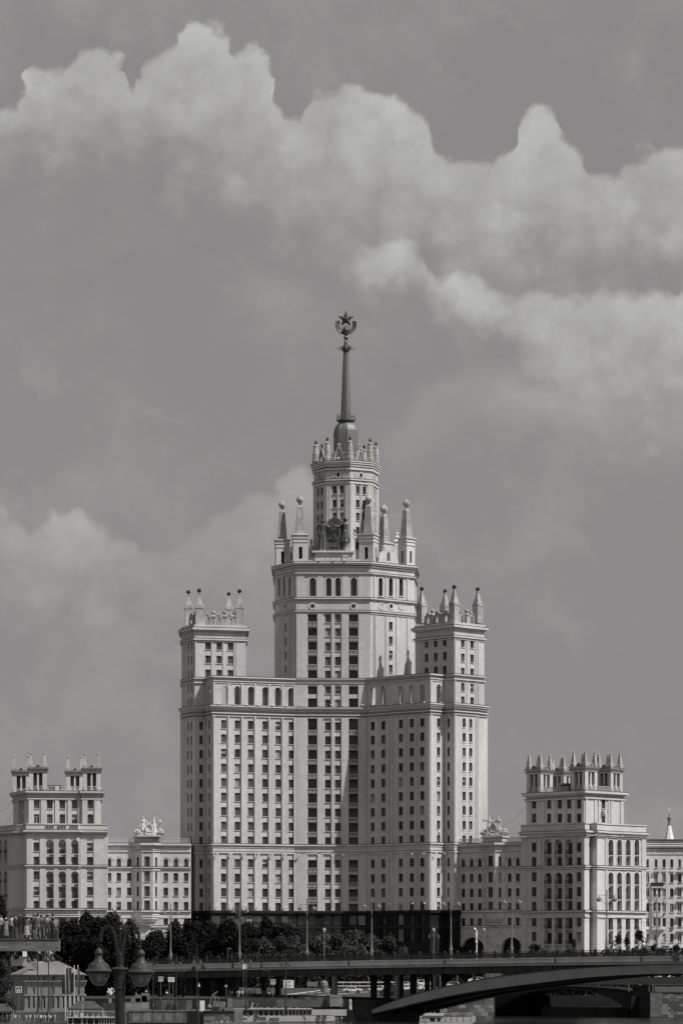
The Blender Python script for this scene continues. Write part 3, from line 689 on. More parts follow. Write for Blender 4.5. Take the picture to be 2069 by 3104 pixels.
# turrets with obelisks on the shaft
def turret(px, Y, w, ytop, rz, egg_top, slots=True):
    x = X(px, Y); z1 = Z(ytop, Y); h = w/2; ca, sa = math.cos(rz), math.sin(rz)
    cs = [(x+ca*a-sa*b, Y+sa*a+ca*b) for a, b in ((-h,-h),(h,-h),(h,h),(-h,h))]
    mb = MB()
    for i in range(4):
        f = Face(cs[i], cs[(i+1) % 4]); f.wall(mb, z_sh, z1, [(w*.38, w*.62, z_sh+1.0, z_sh+4.3, 'rect', .5)])
    t = mb.build('turret', TILE2, TW)
    for zz0, zz1, oo_ in ((z1-.35, z1, .3), (z1-1.3, z1-1.05, .18), (z1-2.3, z1-2.1, .15), (z_sh, z_sh+.5, .15)): cb = MB(); band(cb, cs, zz0, zz1, oo_, 0, True); cb.build('turret_cornice', TRIM, t)
    vb = MB(); vb.prism(offset(cs, -.5, True), z_sh, z1-.2); vb.build('turret_core', VOID, t)
    eh = 2.7; hh = Z(egg_top, Y)-z1-eh-.8
    obelisk_egg(TW, x, Y, z1, hh, 2.5, 1.45, eh, .92, rz)
turret(855, 916, 3.7, 1637, R(6), 1514); turret(909, 906, 4.0, 1621, R(5), 1499); turret(1117, 906.5, 4.2, 1620, R(-20), 1497)
turret(1163, 925, 3.6, 1646, R(45), 1528); turret(1231, 914.5, 3.4, 1631, R(45), 1510)
# scrolled parapets between the turrets
def scroll_parapet(f, u0, u1, z0, h, hole=True):
    mb = MB(); w = u1-u0; c = (u0+u1)/2
    pts = [(u0, z0), (u1, z0), (u1, z0+.5)]
    pts += [(u1-(w*.24)*(1-math.cos(t)), z0+.5+(h*.55)*math.sin(t)) for t in (.4,.8,1.2,1.5)]
    pts += [(c+w*.2, z0+h*.80), (c+w*.12, z0+h), (c-w*.12, z0+h), (c-w*.2, z0+h*.80)]
    pts += [(u0+(w*.24)*(1-math.cos(t)), z0+.5+(h*.55)*math.sin(t)) for t in (1.5,1.2,.8,.4)] + [(u0, z0+.5)]
    solid_prism(mb, f, pts, -.8, -.15); o = mb.build('scroll_gable', TRIM, TW)
    nb = MB(); solid_prism(nb, f, [(c-.55, z0+.9), (c+.55, z0+.9), (c+.55, z0+h*.55), (c, z0+h*.68), (c-.55, z0+h*.55)], -.16, -.13); nb.build('gable_opening', INT, o)
    bb = MB()
    for q in (-.2, .2): p = f.P(c+w*q, z0+h*.80+.45, -.45); bb.ball(p, .42, 8, 6); bb.box(p.x-.35, p.x+.35, p.y-.35, p.y+.35, z0+h*.7, p.z-.35)
    bb.build('ball_finial', TRIM, o)
scroll_parapet(S3, S3.u(1148), S3.u(1208), z_sh, 5.2); scroll_parapet(S0, S0.u(872), S0.u(889), z_sh, 4.6)
mb = MB(); q = (X(1202.5, 922), 922, Z(1662, 922)); mb.lathe(q, [(1.3,0),(1.3,.8),(.8,1.0),(.9,1.5),(1.15,1.9),(.7,2.3),(.4,2.5),(.62,2.9),(.62,3.2),(.25,3.5),(.3,3.9),(.45,4.1),(.3,4.4),(.05,4.5)], 12); mb.box(q[0]-1.5, q[0]+1.5, 920.5, 923.5, z_sh, q[2]); mb.build('urn', WHITE, TW)
mb = MB(); q = (X(943, 912), 912, Z(1690, 912)); mb.lathe(q, [(.75,-1.3),(.7,2.2),(.5,3.2),(.2,3.6),(.42,4.2),(.4,4.8),(.05,5.2)], 8); mb.build('urn', ORN, TW)
# plinth of the sculpture group
z_pl = Z(1669, 903.5); cxp = X(1010, 905)
mb = MB(); mb.box(X(953, 905), X(1067, 905), 903.9, 908, z_sh, z_pl-.5); mb.box(X(946, 905), X(1073.5, 905), 903.4, 908.4, z_pl-.5, z_pl); mb.box(X(1037, 905), X(1056, 905), 903.7, 903.95, z_sh+.02, z_pl-.5)
for sx, a in ((-1, 953), (1, 1067)):
    x0 = X(a, 905); mb.prism([(x0, 904.2), (x0+sx*1.9, 904.2), (x0+sx*1.9, 906), (x0, 906)] if sx > 0 else [(x0-1.9, 904.2), (x0, 904.2), (x0, 906), (x0-1.9, 906)], z_sh, z_sh+.9)
    mb.prism([(x0, 904.4), (x0+sx*1.0, 904.4), (x0+sx*1.0, 906), (x0, 906)] if sx > 0 else [(x0-1.0, 904.4), (x0, 904.4), (x0, 906), (x0-1.0, 906)], z_sh+.9, z_sh+1.7)
mb.build('sculpture_plinth', TRIM, TW)
rb = MB()
for k in range(8): xx = X(950+k*16, 903.2); rb.tube([(xx, 903.0, z_sh+.05), (xx+.5, 902.9, z_sh+1.5)], .04, 4)
for zz in (1.5, 1.15): rb.tube([(X(940, 903), 902.9, z_sh+zz), (X(1060, 903), 902.9, z_sh+zz)], .05, 4)
rb.build('roof_rail', DARK, TW)

# drum
DC = Vector((X(1048, 914), 914)); DR = 8.95
def octo(r, ph=7.5): return [(DC.x + r*math.sin(R(ph+45*k)), DC.y - r*math.cos(R(ph+45*k))) for k in range(8)]
OC = octo(DR); zd = lambda py: Z(py, 905.6)
z_d0, z_d1 = z_sh, zd(1397)
for k in range(8):
    f = Face(OC[k], OC[(k+1) % 8]); front = k in (5, 6, 7, 0, 1)
    ops = []; ws = []
    if front:
        for q in (-1, 1):
            for r in (1484,1525.5,1565,1608,1653):
                z0 = zd(r)-1.08; uc = f.L/2+q*1.05; ops.append((uc-.55, uc+.55, z0, z0+2.15, 'rect', .35)); ws.append((uc, z0))
        ops.append((f.L/2-.42, f.L/2+.42, zd(1446), zd(1432), 'arch', .5))
    mb = MB(); f.wall(mb, z_d0, z_d1, ops); mb.build('drum_wall', TILE, TW)
    for (uc, z0) in ws: window(TW, f, uc, 1.1, z0, 2.15, .35, 'lit' if k in (0, 7) else 'dark', 'drum_window')
    if front:
        vb = MB(); vb.quad(f.P(f.L/2-.6, zd(1448), -.5), f.P(f.L/2+.6, zd(1448), -.5), f.P(f.L/2+.6, zd(1430), -.5), f.P(f.L/2-.6, zd(1430), -.5)); vb.build('oval_window', VOID, TW)
        sb = MB(); ring_prism(sb, f, circle(f.L/2, zd(1439), .75, .95), circle(f.L/2, zd(1439), .45, .66), -.02, .12)
        for q in (-1, 1):
            for j in range(5):
                a = f.L/2+q*(1.0+.28*j); zz = zd(1439)+.55*math.sin(j*2.1); solid_prism(sb, f, circle(a, zz, .26, .34, 7), -.02, .1+.02*(j % 3))
        sb.build('cartouche', ORN, TW)
        pb = MB()
        for (a, b) in ((.02, 1.35), (f.L-1.35, f.L-.02), (f.L/2-.22, f.L/2+.22)): f.box(pb, a, b, z_d0, zd(1466), -.05, .2)
        pb.build('drum_pilaster', TILE, TW)
mb = MB(); bands(mb, OC, [(zd(1401), zd(1397), .9), (zd(1407), zd(1401), .72), (zd(1414), zd(1407), .48), (zd(1424), zd(1417), .38), (zd(1456), zd(1451), .55), (zd(1466), zd(1458), .3)], closed=True); mb.build('drum_cornice', TRIM, TW)
mb = MB(); mb.prism(octo(DR+.5), z_d1-.1, z_d1+.05); mb.build('drum_roof', ROOF, TW)
O2 = octo(DR-.55)
for k in range(8):
    p = O2[k]; h = zd(1322)-z_d1; mb = MB(); q = R(7.5+45*k)+math.pi/4
    mb.lathe((*p, z_d1), [(1.05,0),(1.05,h*.17),(.92,h*.19),(.86,h*.42),(.92,h*.44),(.84,h*.46),(.62,h*.74),(.75,h*.75),(.72,h*.78),(.3,h*.82)], 8, q)
    o = mb.build('drum_pinnacle', WEATH, TW)
    bb = MB(); bb.lathe((*p, z_d1), [(.2,h*.80),(.16,h*.85),(.36,h*.87),(.43,h*.92),(.36,h*.97),(.1,h)], 10); bb.build('finial', BRONZE, o)
    f = Face(O2[k], O2[(k+1) % 8])
    if k in (4, 5, 6, 7, 0, 1): kokoshnik(TW, f, f.L/2, z_d1, 2.5, 3.9, .5, True, k == 7)
    balustrade(TW, f, .9, f.L/2-1.3, z_d1, 1.0, .35); balustrade(TW, f, f.L/2+1.3, f.L-.9, z_d1, 1.0, .35)
# dome, gallery, spire
yc = 914.0; zs = lambda py: Z(py, yc); c0 = (DC.x, DC.y, 0)
mb = MB(); mb.lathe(c0, [(3.75, z_d1), (3.72, zs(1378)), (3.45, zs(1375)), (3.45, zs(1318)), (3.36, zs(1306)), (3.1, zs(1298)), (2.75, zs(1291)), (2.3, zs(1286)), (2.0, zs(1281.5)), (1.95, zs(1278))], 8, R(7.5-90)); mb.build('dome', DOME, TW)
mb = MB(); mb.lathe(c0, [(1.95, zs(1280)), (2.55, zs(1277)), (2.6, zs(1275.5)), (2.6, zs(1274))], 16); o = mb.build('gallery', SPIRE, TW)
rb = MB()
for k in range(16):
    a = 2*math.pi*k/16; rb.tube([(DC.x+2.5*math.cos(a), DC.y+2.5*math.sin(a), zs(1274)), (DC.x+2.5*math.cos(a), DC.y+2.5*math.sin(a), zs(1259))], .05, 4)
for py in (1259, 1264, 1269): rb.tube([(DC.x+2.5*math.cos(2*math.pi*k/24), DC.y+2.5*math.sin(2*math.pi*k/24), zs(py)) for k in range(25)], .05, 4)
rb.build('gallery_rail', SPIRE, o)
mb = MB(); mb.lathe(c0, [(1.46, zs(1276)), (1.40, zs(1250)), (.76, zs(1068))], 16, R(7.5-90), 0, fn=lambda a, z: 1.0 if round((a-R(7.5-90))/(math.pi/8)) % 2 == 0 else .90); mb.build('spire', SPIRE, TW)
mb = MB(); mb.lathe(c0, [(.74, zs(1069)), (1.0, zs(1062)), (1.15, zs(1058)), (.8, zs(1053)), (.62, zs(1046)), (.5, zs(1036)), (.34, zs(1033)), (.3, zs(1030))], 12); o = mb.build('spire_collar', BRONZE, TW)
sb = MB()
for k in range(14):
    a = 2*math.pi*k/14+.2; q = 3.0 if k % 2 else 2.2; zz = zs(1058)+(.0 if k % 2 else .35)
    sb.tube([(DC.x+.7*math.cos(a), DC.y+.7*math.sin(a), zz), (DC.x+q*math.cos(a), DC.y+q*math.sin(a), zz+.05)], .10, 5, 0, .04)
    sb.tube([(DC.x+.7*math.cos(a), DC.y+.7*math.sin(a), zz+.6), (DC.x+1.5*math.cos(a), DC.y+1.5*math.sin(a), zz+.25)], .08, 5)
sb.build('spire_ray', BRONZE, o)
mb = MB(); mb.ball((DC.x, DC.y, zs(1023)), .68, 14, 9); mb.lathe((DC.x, DC.y, zs(1016)), [(.3, 0), (.5, .15), (.2, .3)], 8); mb.build('spire_ball', SPIRE, TW)
STARM = mat('star_metal', .07, .5, .3, 1.2, .1, metal=.3)
em = bpy.data.objects.new('emblem', None); C.objects.link(em); em.parent = TW; em.location = (0, 0, 0); ORG['emblem'] = origin(TW)
mb = MB(); star_mesh(mb, (DC.x, DC.y-.25, zs(967)), 0, 2.4, 1.05, .6, R(3)); mb.build('star', STARM, em)
SPIRE_D = BRONZE
for sd in (-1, 1):
    wb = MB()
    for k in range(11):
        t = k/10; a = R(-76 + 92*t); rr = 2.25
        px_, pz_ = DC.x + sd*rr*math.cos(a)*1.05, zs(988)+.35+rr*math.sin(a)
        for q in (-1, 0, 1):
            ang = a + math.pi/2 + q*.85; dx, dz = math.cos(ang)*.80*sd, math.sin(ang)*.80
            e = (px_+dx, DC.y+.12*q, pz_+dz); nx, nz = -math.sin(ang)*.30*sd, math.cos(ang)*.30
            mid = (px_+dx*.5, DC.y+.06*q, pz_+dz*.5)
            a_, b_ = (mid[0]+nx, mid[1], mid[2]+nz), (mid[0]-nx, mid[1], mid[2]-nz); fr, bk_ = (mid[0], mid[1]-.12, mid[2]), (mid[0], mid[1]+.12, mid[2])
            s_ = (px_, DC.y, pz_)
            for (i1, i2) in ((a_, fr), (fr, b_), (b_, bk_), (bk_, a_)): wb.poly([s_, i1, i2]); wb.poly([e, i2, i1])
    wb.tube([(DC.x+sd*2.25*1.05*math.cos(R(-82+96*k/10)), DC.y, zs(988)+.35+2.25*math.sin(R(-82+96*k/10))) for k in range(11)], .09, 6)
    wb.build('wreath_branch', BRONZE, em)
mb = MB(); mb.ball((DC.x, DC.y, zs(1001)), .95, 12, 8, 0, 1.0); mb.lathe((DC.x, DC.y, zs(1014)), [(.2, 0), (1.0, .15), (1.0, .45), (.5, .6)], 10)
for k in range(13):
    a = math.pi*(k+.5)/13; mb.tube([(DC.x+.65*math.cos(a), DC.y, zs(1000)+.65*math.sin(a)), (DC.x+1.75*math.cos(a), DC.y, zs(1000)+1.75*math.sin(a))], .07, 4, 0, .03)
mb.build('rising_sun', BRONZE, em)

# granite plinth storeys
PL = offset(M, .45); pf = [Face(PL[i], PL[i+1]) for i in range(len(PL)-1)]
mb = MB(); bands(mb, M, [(z_plinth-.55, z_plinth+.12, .95), (z_plinth-.9, z_plinth-.55, .7), (Z(2817, 900), Z(2812, 900), .6)]); mb.build('plinth_cornice', GRAN, TW)
pw = {3: (677,718.8,759,802.6,842.5,882), 4: (915,945,993,1023,1070,1096), 5: (1129,1161), 7: (1214,1247,1279)}
for i, f in enumerate(pf):
    ops = []; ww = []
    for px in pw.get(i, ()):
        for (ya, h, w) in ((2804, 2.6, 1.9), (2855, 3.6, 1.9)):
            z0 = Z(ya, 900); ops.append((f.u(px)-w/2, f.u(px)+w/2, z0, z0+h, 'rect', .4)); ww.append((f.u(px), w, z0, h))
    mb = MB(); f.wall(mb, 5.0, z_plinth-.5, ops); mb.build('plinth_wall', GRAN2 if i == 3 else GRAN, TW)  # paler granite puts the sun on the left wing's plinth into the colour
    for (u, w, z0, h) in ww: window(TW, f, u, w, z0, h, .4, 'lit' if rnd.random() < .25 else 'dark', 'plinth_window', sill=False, light=rnd.random() < .3)
# floodlights on the ledges
for f, pxs, py, Y in ((WL, (655,697,738,780,821,861), 2591, 896), (WL, (655,697,738,780,821,861), 2748, 896), (CEN, (906,965,1007,1040), 2593, 902), (CEN, (912,969,1004,1041,1098), 2137, 902),
                      (WR2, (1190,1223,1255,1290), 2590, 892), (WR2, (1188,1222,1256,1292), 2740, 892), (WL, (658,702,742,778,822,862), 2136, 897), (WR2, (1191,1225,1257,1291), 2133, 892), (E4, (1312,1338), 2588, 890), (S1, (967,1011,1045), 1698, 902)):
    for px in pxs: floodlight(TW, f.P(f.u(px), Z(py, Y)-.15, .75), f.rz)
# street-level air conditioning unit and a little clutter on the terraces
mb = MB(); p = E4.P(E4.u(1331), Z(2520, 889), .05); mb.box(p.x-.4, p.x+.4, p.y-.5, p.y, p.z-.35, p.z+.35); mb.build('air_conditioner', WHITE, TW)
# ------------------------------------------------------------------ lower blocks beside the high-rise
def wall_with(parent, f, z0, z1, wins, mode, m=TILE2, extra=(), dep=.35, light=False, name='wall'):
    """wins: list of (u centre, width, z0, h, kind)"""
    ops = [(u-w/2, u+w/2, z, z+h, k, dep) for (u, w, z, h, k) in wins] + list(extra)
    mb = MB(); f.wall(mb, z0, z1, ops); o = mb.build(name, m, parent)
    for (u, w, z, h, k) in wins: window(parent, f, u, w, z, h, dep, mode, 'arched_window' if k == 'arch' else 'window', light=light and rnd.random() < .4)
    return o
def balcony(parent, f, u0, u1, z, o=.35, h=1.0, dark=True, deep=0.0):
    mb = MB(); f.box(mb, u0-.1, u1+.1, z-.16, z, -.4, o+.05)
    b = mb.build('balcony', TRIM, parent)
    rb = MB(); f.box(rb, u0-.05, u1+.05, z+h-.08, z+h, o-.06, o); f.box(rb, u0-.05, u1+.05, z+.05, z+.12, o-.06, o)
    n = int((u1-u0)/.22)
    for i in range(n+1):
        u = u0+(u1-u0)*i/n; f.box(rb, u-.02, u+.02, z+.02, z+h-.08, o-.05, o-.01)
    rb.build('railing', DARK if dark else PAINT, b); return b
def pavilion(parent, x, y, s, rz, z0, zb, zcap, ze, zt, m=TILE2):
    """open corner pavilion: balustrade z0-zb, columns zb-zcap, entablature zcap-ze, little obelisks up to zt"""
    p = bpy.data.objects.new('pavilion', None); C.objects.link(p); p.parent = parent; ORG[p.name] = origin(parent)
    ca, sa = math.cos(rz), math.sin(rz); h = s/2
    T = lambda a, b: (x+ca*a-sa*b, y+sa*a+ca*b)
    cs = [T(-h,-h), T(h,-h), T(h,h), T(-h,h)]
    pw = s*.235
    for (a, b) in ((-1,-1),(1,-1),(1,1),(-1,1)):
        mb = MB(); ax, ay = a*(h-pw/2), b*(h-pw/2)
        mb.prism([T(ax-pw/2, ay-pw/2), T(ax+pw/2, ay-pw/2), T(ax+pw/2, ay+pw/2), T(ax-pw/2, ay+pw/2)], z0, zcap); mb.build('corner_pier', m, p)
        ob = MB(); hh = zt-ze; q = (*T(a*(h-pw*.45), b*(h-pw*.45)), ze)
        ob.lathe(q, [(pw*.78,0),(pw*.78,hh*.24),(pw*.66,hh*.26),(pw*.62,hh*.34),(pw*.26,hh*.86)], 4, rz+math.pi/4); ob.ball((q[0], q[1], ze+hh*.92), hh*.075, 8, 5)
        ob.build('pavilion_obelisk', WEATH, p)
    for k in range(4):
        f = Face(cs[k], cs[(k+1) % 4])
        mb = MB(); c = f.L/2; q = .25
        f.box(mb, c-q, c+q, zb, zcap-.15, -.75, -.15); f.box(mb, c-q-.12, c+q+.12, zcap-.15, zcap, -.85, -.05); f.box(mb, c-q-.1, c+q+.1, z0, zb, -.8, -.08); mb.build('column', m, p)
        balustrade(p, f, pw+.05, c-q-.15, z0, zb-z0, -.15, m, .34); balustrade(p, f, c+q+.15, f.L-pw-.05, z0, zb-z0, -.15, m, .34)
        sb = MB()   # scroll brackets and medallion on the parapet
        for u in (pw*.5, f.L-pw*.5, c): solid_prism(sb, f, circle(u, (z0+zb)/2, .32, (zb-z0)*.36, 7), -.05, .14)
        sb.build('bracket', ORN, p)['kind'] = 'stuff'
        gb = MB(); r = s*.155; pts = [(c-r*1.25, ze)]+[(c-r*math.cos(math.pi*i/8), ze+.30+r*1.05*math.sin(math.pi*i/8)) for i in range(9)]+[(c+r*1.25, ze)]
        inner = circle(c, ze+.30+r*.35, r*.5, r*.55, len(pts), -math.pi*.9)
        solid_prism(gb, f, pts, -.5, -.1); ring_prism(gb, f, circle(c, ze+.3+r*.35, r*.66, r*.66, 12), circle(c, ze+.3+r*.35, r*.42, r*.42, 12), -.1, .05); g = gb.build('round_gable', WEATH, p)
        vb = MB(); vb.poly([f.P(*q2, -.08) for q2 in circle(c, ze+.3+r*.35, r*.42, r*.42, 12)]); vb.build('oculus', VOID, g)
    kb = MB(); kb.prism(offset(cs, -1.15, True), z0, zcap); kb.build('pavilion_shade_core', INT, p)  # solid grey box added to stand in for shade inside the open pavilion
    cb = MB(); bands(cb, cs, [(zcap, zcap+.35, .1), (zcap+.35, zcap+.45, .28), (ze-.32, ze-.12, .38), (ze-.12, ze, .5)], closed=True, inner=-1.0)
    cb.prism(offset(cs, .05, True), zcap+.02, ze-.02); cb.build('entablature', TRIM, p)
    bb = MB(); bb.prism(offset(cs, .1, True), z0-.15, z0+.08); bb.build('pavilion_base', TRIM, p)
    return p
def niche(parent, f, uc, w, z0, z1, dep, mode, floors, kind='arch', balc=True, deepw=1.35, dark=True, m=TILE2):
    """tall niche: returns opening; windows and balconies are placed on its back"""
    bb = MB(); bb.quad(f.P(uc-w/2, z0, -dep), f.P(uc+w/2, z0, -dep), f.P(uc+w/2, z1, -dep), f.P(uc-w/2, z1, -dep)); bb.build('niche_back', m, parent)
    for i, (za, h) in enumerate(floors):
        window(parent, f, uc, deepw, za, h, dep-.02, mode, sill=False)
        if balc and i < len(balc) and balc[i]: balcony(parent, f, uc-w/2, uc+w/2, za-.05, .12, 1.0, dark)
    if kind == 'arch':
        rb = MB(); r = w/2; zz = z1-r
        pr = lambda q: [(uc-q, z0)]+[(uc-q*math.cos(math.pi*k/10), zz+q*math.sin(math.pi*k/10)) for k in range(11)]+[(uc+q, z0)]
        o_, i_ = pr(r+.28), pr(r+.02)
        for k in range(12):
            rb.quad(f.P(*o_[k], .09), f.P(*o_[k+1], .09), f.P(*i_[k+1], .09), f.P(*i_[k], .09)); rb.quad(f.P(*o_[k], 0), f.P(*o_[k+1], 0), f.P(*o_[k+1], .09), f.P(*o_[k], .09))
        rb.build('arch_moulding', TRIM, parent)
    return (uc-w/2, uc+w/2, z0, z1, kind, dep)
def multi(f, px): return f.u(px)

# ---- left corner block
LB = thing('corner_block', (X(200, 882), 890, 5), 'sunlit pale apartment block with four open corner pavilions on its roof', 'building')
yl = 881.0; zl = lambda py: Z(py, yl)
PLAN = [P2(*p) for p in [(-75,912),(30,889.5),(50,885.5),(71,884.8),(80,879.5),(236,880.5),(242,882),(326,882.6)]]
fA, fB, fC, fD, fE, fF, fG = [Face(PLAN[i], PLAN[i+1]) for i in range(7)]
zw0, zwt = 5.0, zl(2531)
rowsL = [zl(p)-1.15 for p in (2568,2611,2655,2702,2745)]
wE = [(fE.u(110), 1.5, z, 2.3, 'rect') for z in rowsL] + [(fE.u(110), 1.5, zl(2800)-1.15, 2.4, 'rect'), (fE.u(110), 1.5, zl(2845)-1.15, 2.4, 'rect')]
wF_ = [(fG.u(272.5), 1.55, z, 2.3, 'rect') for z in rowsL] + [(fG.u(272.5), 1.55, zl(y)-1.15, 2.4, 'rect') for y in (2800, 2845)]
ext = []
for px in (151, 188.5, 226.5):
    ext.append(niche(LB, fE, fE.u(px), 2.0, zl(2622), zl(2547), .75, 'lit', [(zl(2588.5), 2.6), (zl(2621.5), 1.95)], balc=(1, 0)))
    ext.append(niche(LB, fE, fE.u(px), 2.0, zl(2757), zl(2642.5), .75, 'lit', [(zl(2678.5), 2.5), (zl(2723.5), 2.9), (zl(2756.5), 2.2)], balc=(1, 1, 0)))
    ext.append(niche(LB, fE, fE.u(px), 2.0, zl(2870), zl(2778), .75, 'lit', [(zl(2815), 2.6), (zl(2860), 2.6)], kind='rect', balc=(1, 0)))
wall_with(LB, fE, zw0, zwt, wE, 'lit', extra=ext)
wall_with(LB, fG, zw0, zwt, wF_, 'lit')
for f in (fB, fC, fD, fF): wall_with(LB, f, zw0, zwt, [], 'lit')
extA = []
for px in (2, 17.5):
    extA.append(niche(LB, fA, fA.u(px), 2.6, Z(2622, 895), Z(2547, 895), .75, 'dark', [(Z(2588, 895), 2.6), (Z(2621, 895), 2.0)], balc=(1, 0)))
    extA.append(niche(LB, fA, fA.u(px), 2.6, Z(2757, 895), Z(2642, 895), .75, 'dark', [(Z(2678, 895), 2.5), (Z(2723, 895), 2.9)], balc=(1, 1)))
wall_with(LB, fA, zw0, zwt, [], 'dark', extra=extA)
mb = MB(); bands(mb, PLAN, [(zl(2523), zl(2517), 1.0), (zl(2527), zl(2523), .65), (zl(2533), zl(2529), .3)]); mb.build('cornice', TRIM, LB)
for rr in ((zl(2627), zl(2623), .5), (zl(2632), zl(2628), .3), (zl(2759), zl(2755), .5), (zl(2767), zl(2764), .2), (zl(2781), zl(2776), .3)): mb = MB(); bands(mb, PLAN, [rr]); mb.build('string_course', TRIM, LB)
mb = MB(); bands(mb, PLAN[3:], [(zl(2518), zl(2499), .05), (zl(2500.5), zl(2497.5), .2)], inner=-.5); bands(mb, PLAN[:4], [(zl(2518), zl(2499), .05), (zl(2500.5), zl(2497.5), .2)], inner=-.5); mb.build('parapet', TRIM, LB)
for px in (152, 189, 226): vb = MB(); u = fE.u(px); vb.quad(fE.P(u-1.05, zl(2514.5), .07), fE.P(u+1.05, zl(2514.5), .07), fE.P(u+1.05, zl(2501), .07), fE.P(u-1.05, zl(2501), .07)); vb.build('parapet_panel', INT, LB); balustrade(LB, fE, u-1.05, u+1.05, zl(2516), 1.4, .25, TRIM, .36)
back = [PLAN[-1], P2(330, 925), P2(-80, 925), PLAN[0]]
mb = MB()
for i in range(3): Face(back[i], back[i+1]).wall(mb, zw0, zwt, [])
mb.poly([(x, y, zwt-.05) for x, y in PLAN+[P2(330, 925), P2(-80, 925)]]); mb.build('rear_wall', TILE2, LB)
def pil(parent, f, spans, z0, z1, o=.22, m=TILE2):
    for a, b in spans: mb = MB(); f.box(mb, f.u(a), f.u(b), z0, z1, -.05, o); mb.build('pilaster', m, parent)
for z0, z1 in ((zl(2623), zl(2533)), (zl(2755), zl(2632))): pil(LB, fE, [(81,100),(121,139.5),(163,177),(200,214.5),(237-.8,241)][:4], z0, z1, .18); pil(LB, fG, [(243.5,262),(284,325)], z0, z1, .18)
# upper stage
UP = [P2(*p) for p in [(40,897),(86,884),(243,886),(249,885.2),(304.5,886),(306,903),(44,908)]]
yu = 885; zu = lambda py: Z(py, yu); zu1 = zu(2404)
uA, uB, uC, uD = [Face(UP[i], UP[i+1]) for i in range(4)]
ur = [(zu(2438.6)-1.15, 2.3), (zu(2483)-1.25, 2.5)]
wall_with(LB, uB, zwt-.05, zu1, [(uB.u(px), 1.5, z, h, 'rect') for px in (111,151,189,226) for z, h in ur], 'lit', light=True)
wall_with(LB, uD, zwt-.05, zu1, [(uD.u(273.6), 1.55, z, h, 'rect') for z, h in ur], 'lit')
wall_with(LB, uA, zwt-.05, zu1, [], 'dark', extra=[niche(LB, uA, uA.u(64), 4.6, zu(2496), zu(2425), .8, 'dark', [(zu(2452), 2.2), (zu(2490), 2.2)], kind='rect', balc=None)]); wall_with(LB, uC, zwt-.05, zu1, [], 'lit')
pil(LB, uB, [(87,102),(124,140),(167,178),(205,216),(236,242.5)], zwt, zu(2424), .28); pil(LB, uD, [(249.5,265),(286,303.5)], zwt, zu(2424), .28)
mb = MB(); bands(mb, UP, [(zu(2404), zu(2399), 1.0), (zu(2408), zu(2404), .6)], closed=True); mb.build('cornice', TRIM, LB)
mb = MB(); bands(mb, UP, [(zu(2424), zu(2420), .42)], closed=True); mb.build('string_course', TRIM, LB)
mb = MB(); mb.prism(UP, zu1-.2, zu1+.05); mb.build('roof_slab', ROOF, LB)
mb = MB()
for i in (4, 5, 6): Face(UP[i], UP[(i+1) % 7]).wall(mb, zwt-.05, zu1, [])
mb.build('rear_wall', TILE2, LB)
zp0, zpb, zpc, zpe, zpt = zu(2399), zu(2383), zu(2343), zu(2329), zu(2281)
pavilion(LB, X(114.5, 886.5), 887, 4.7, R(5), zp0, zpb, zpc, zpe, zpt); pavilion(LB, X(277, 888.5), 889, 4.7, R(5), zp0, zpb, zpc, zpe, zpt)
pavilion(LB, X(63.5, 901), 902, 4.7, R(5), zp0+.1, zpb+.1, zpc+.1, zpe+.1, zpt+.2); pavilion(LB, X(226, 902), 903, 4.7, R(5), zp0+.1, zpb+.1, zpc+.1, zpe+.1, zpt+.1)
for (a, b) in ((143, 166), (181, 205), (218, 246)): balustrade(LB, uB, uB.u(a), min(uB.u(b), uB.L-.1), zu(2398), 1.25, -.1, TRIM, .3)
for a in (173.5, 211.5): mb = MB(); uB.box(mb, uB.u(a)-.55, uB.u(a)+.55, zu1, zu(2383), -.55, .0); mb.build('parapet_pier', TRIM, LB)
mb = MB(); mb.box(X(143, 896), X(190, 896), 893, 899, zu(2380), zu(2375)); mb.box(X(150, 896), X(185, 896), 894, 898, zu1, zu(2380)); mb.build('roof_shed', ROOF, LB)

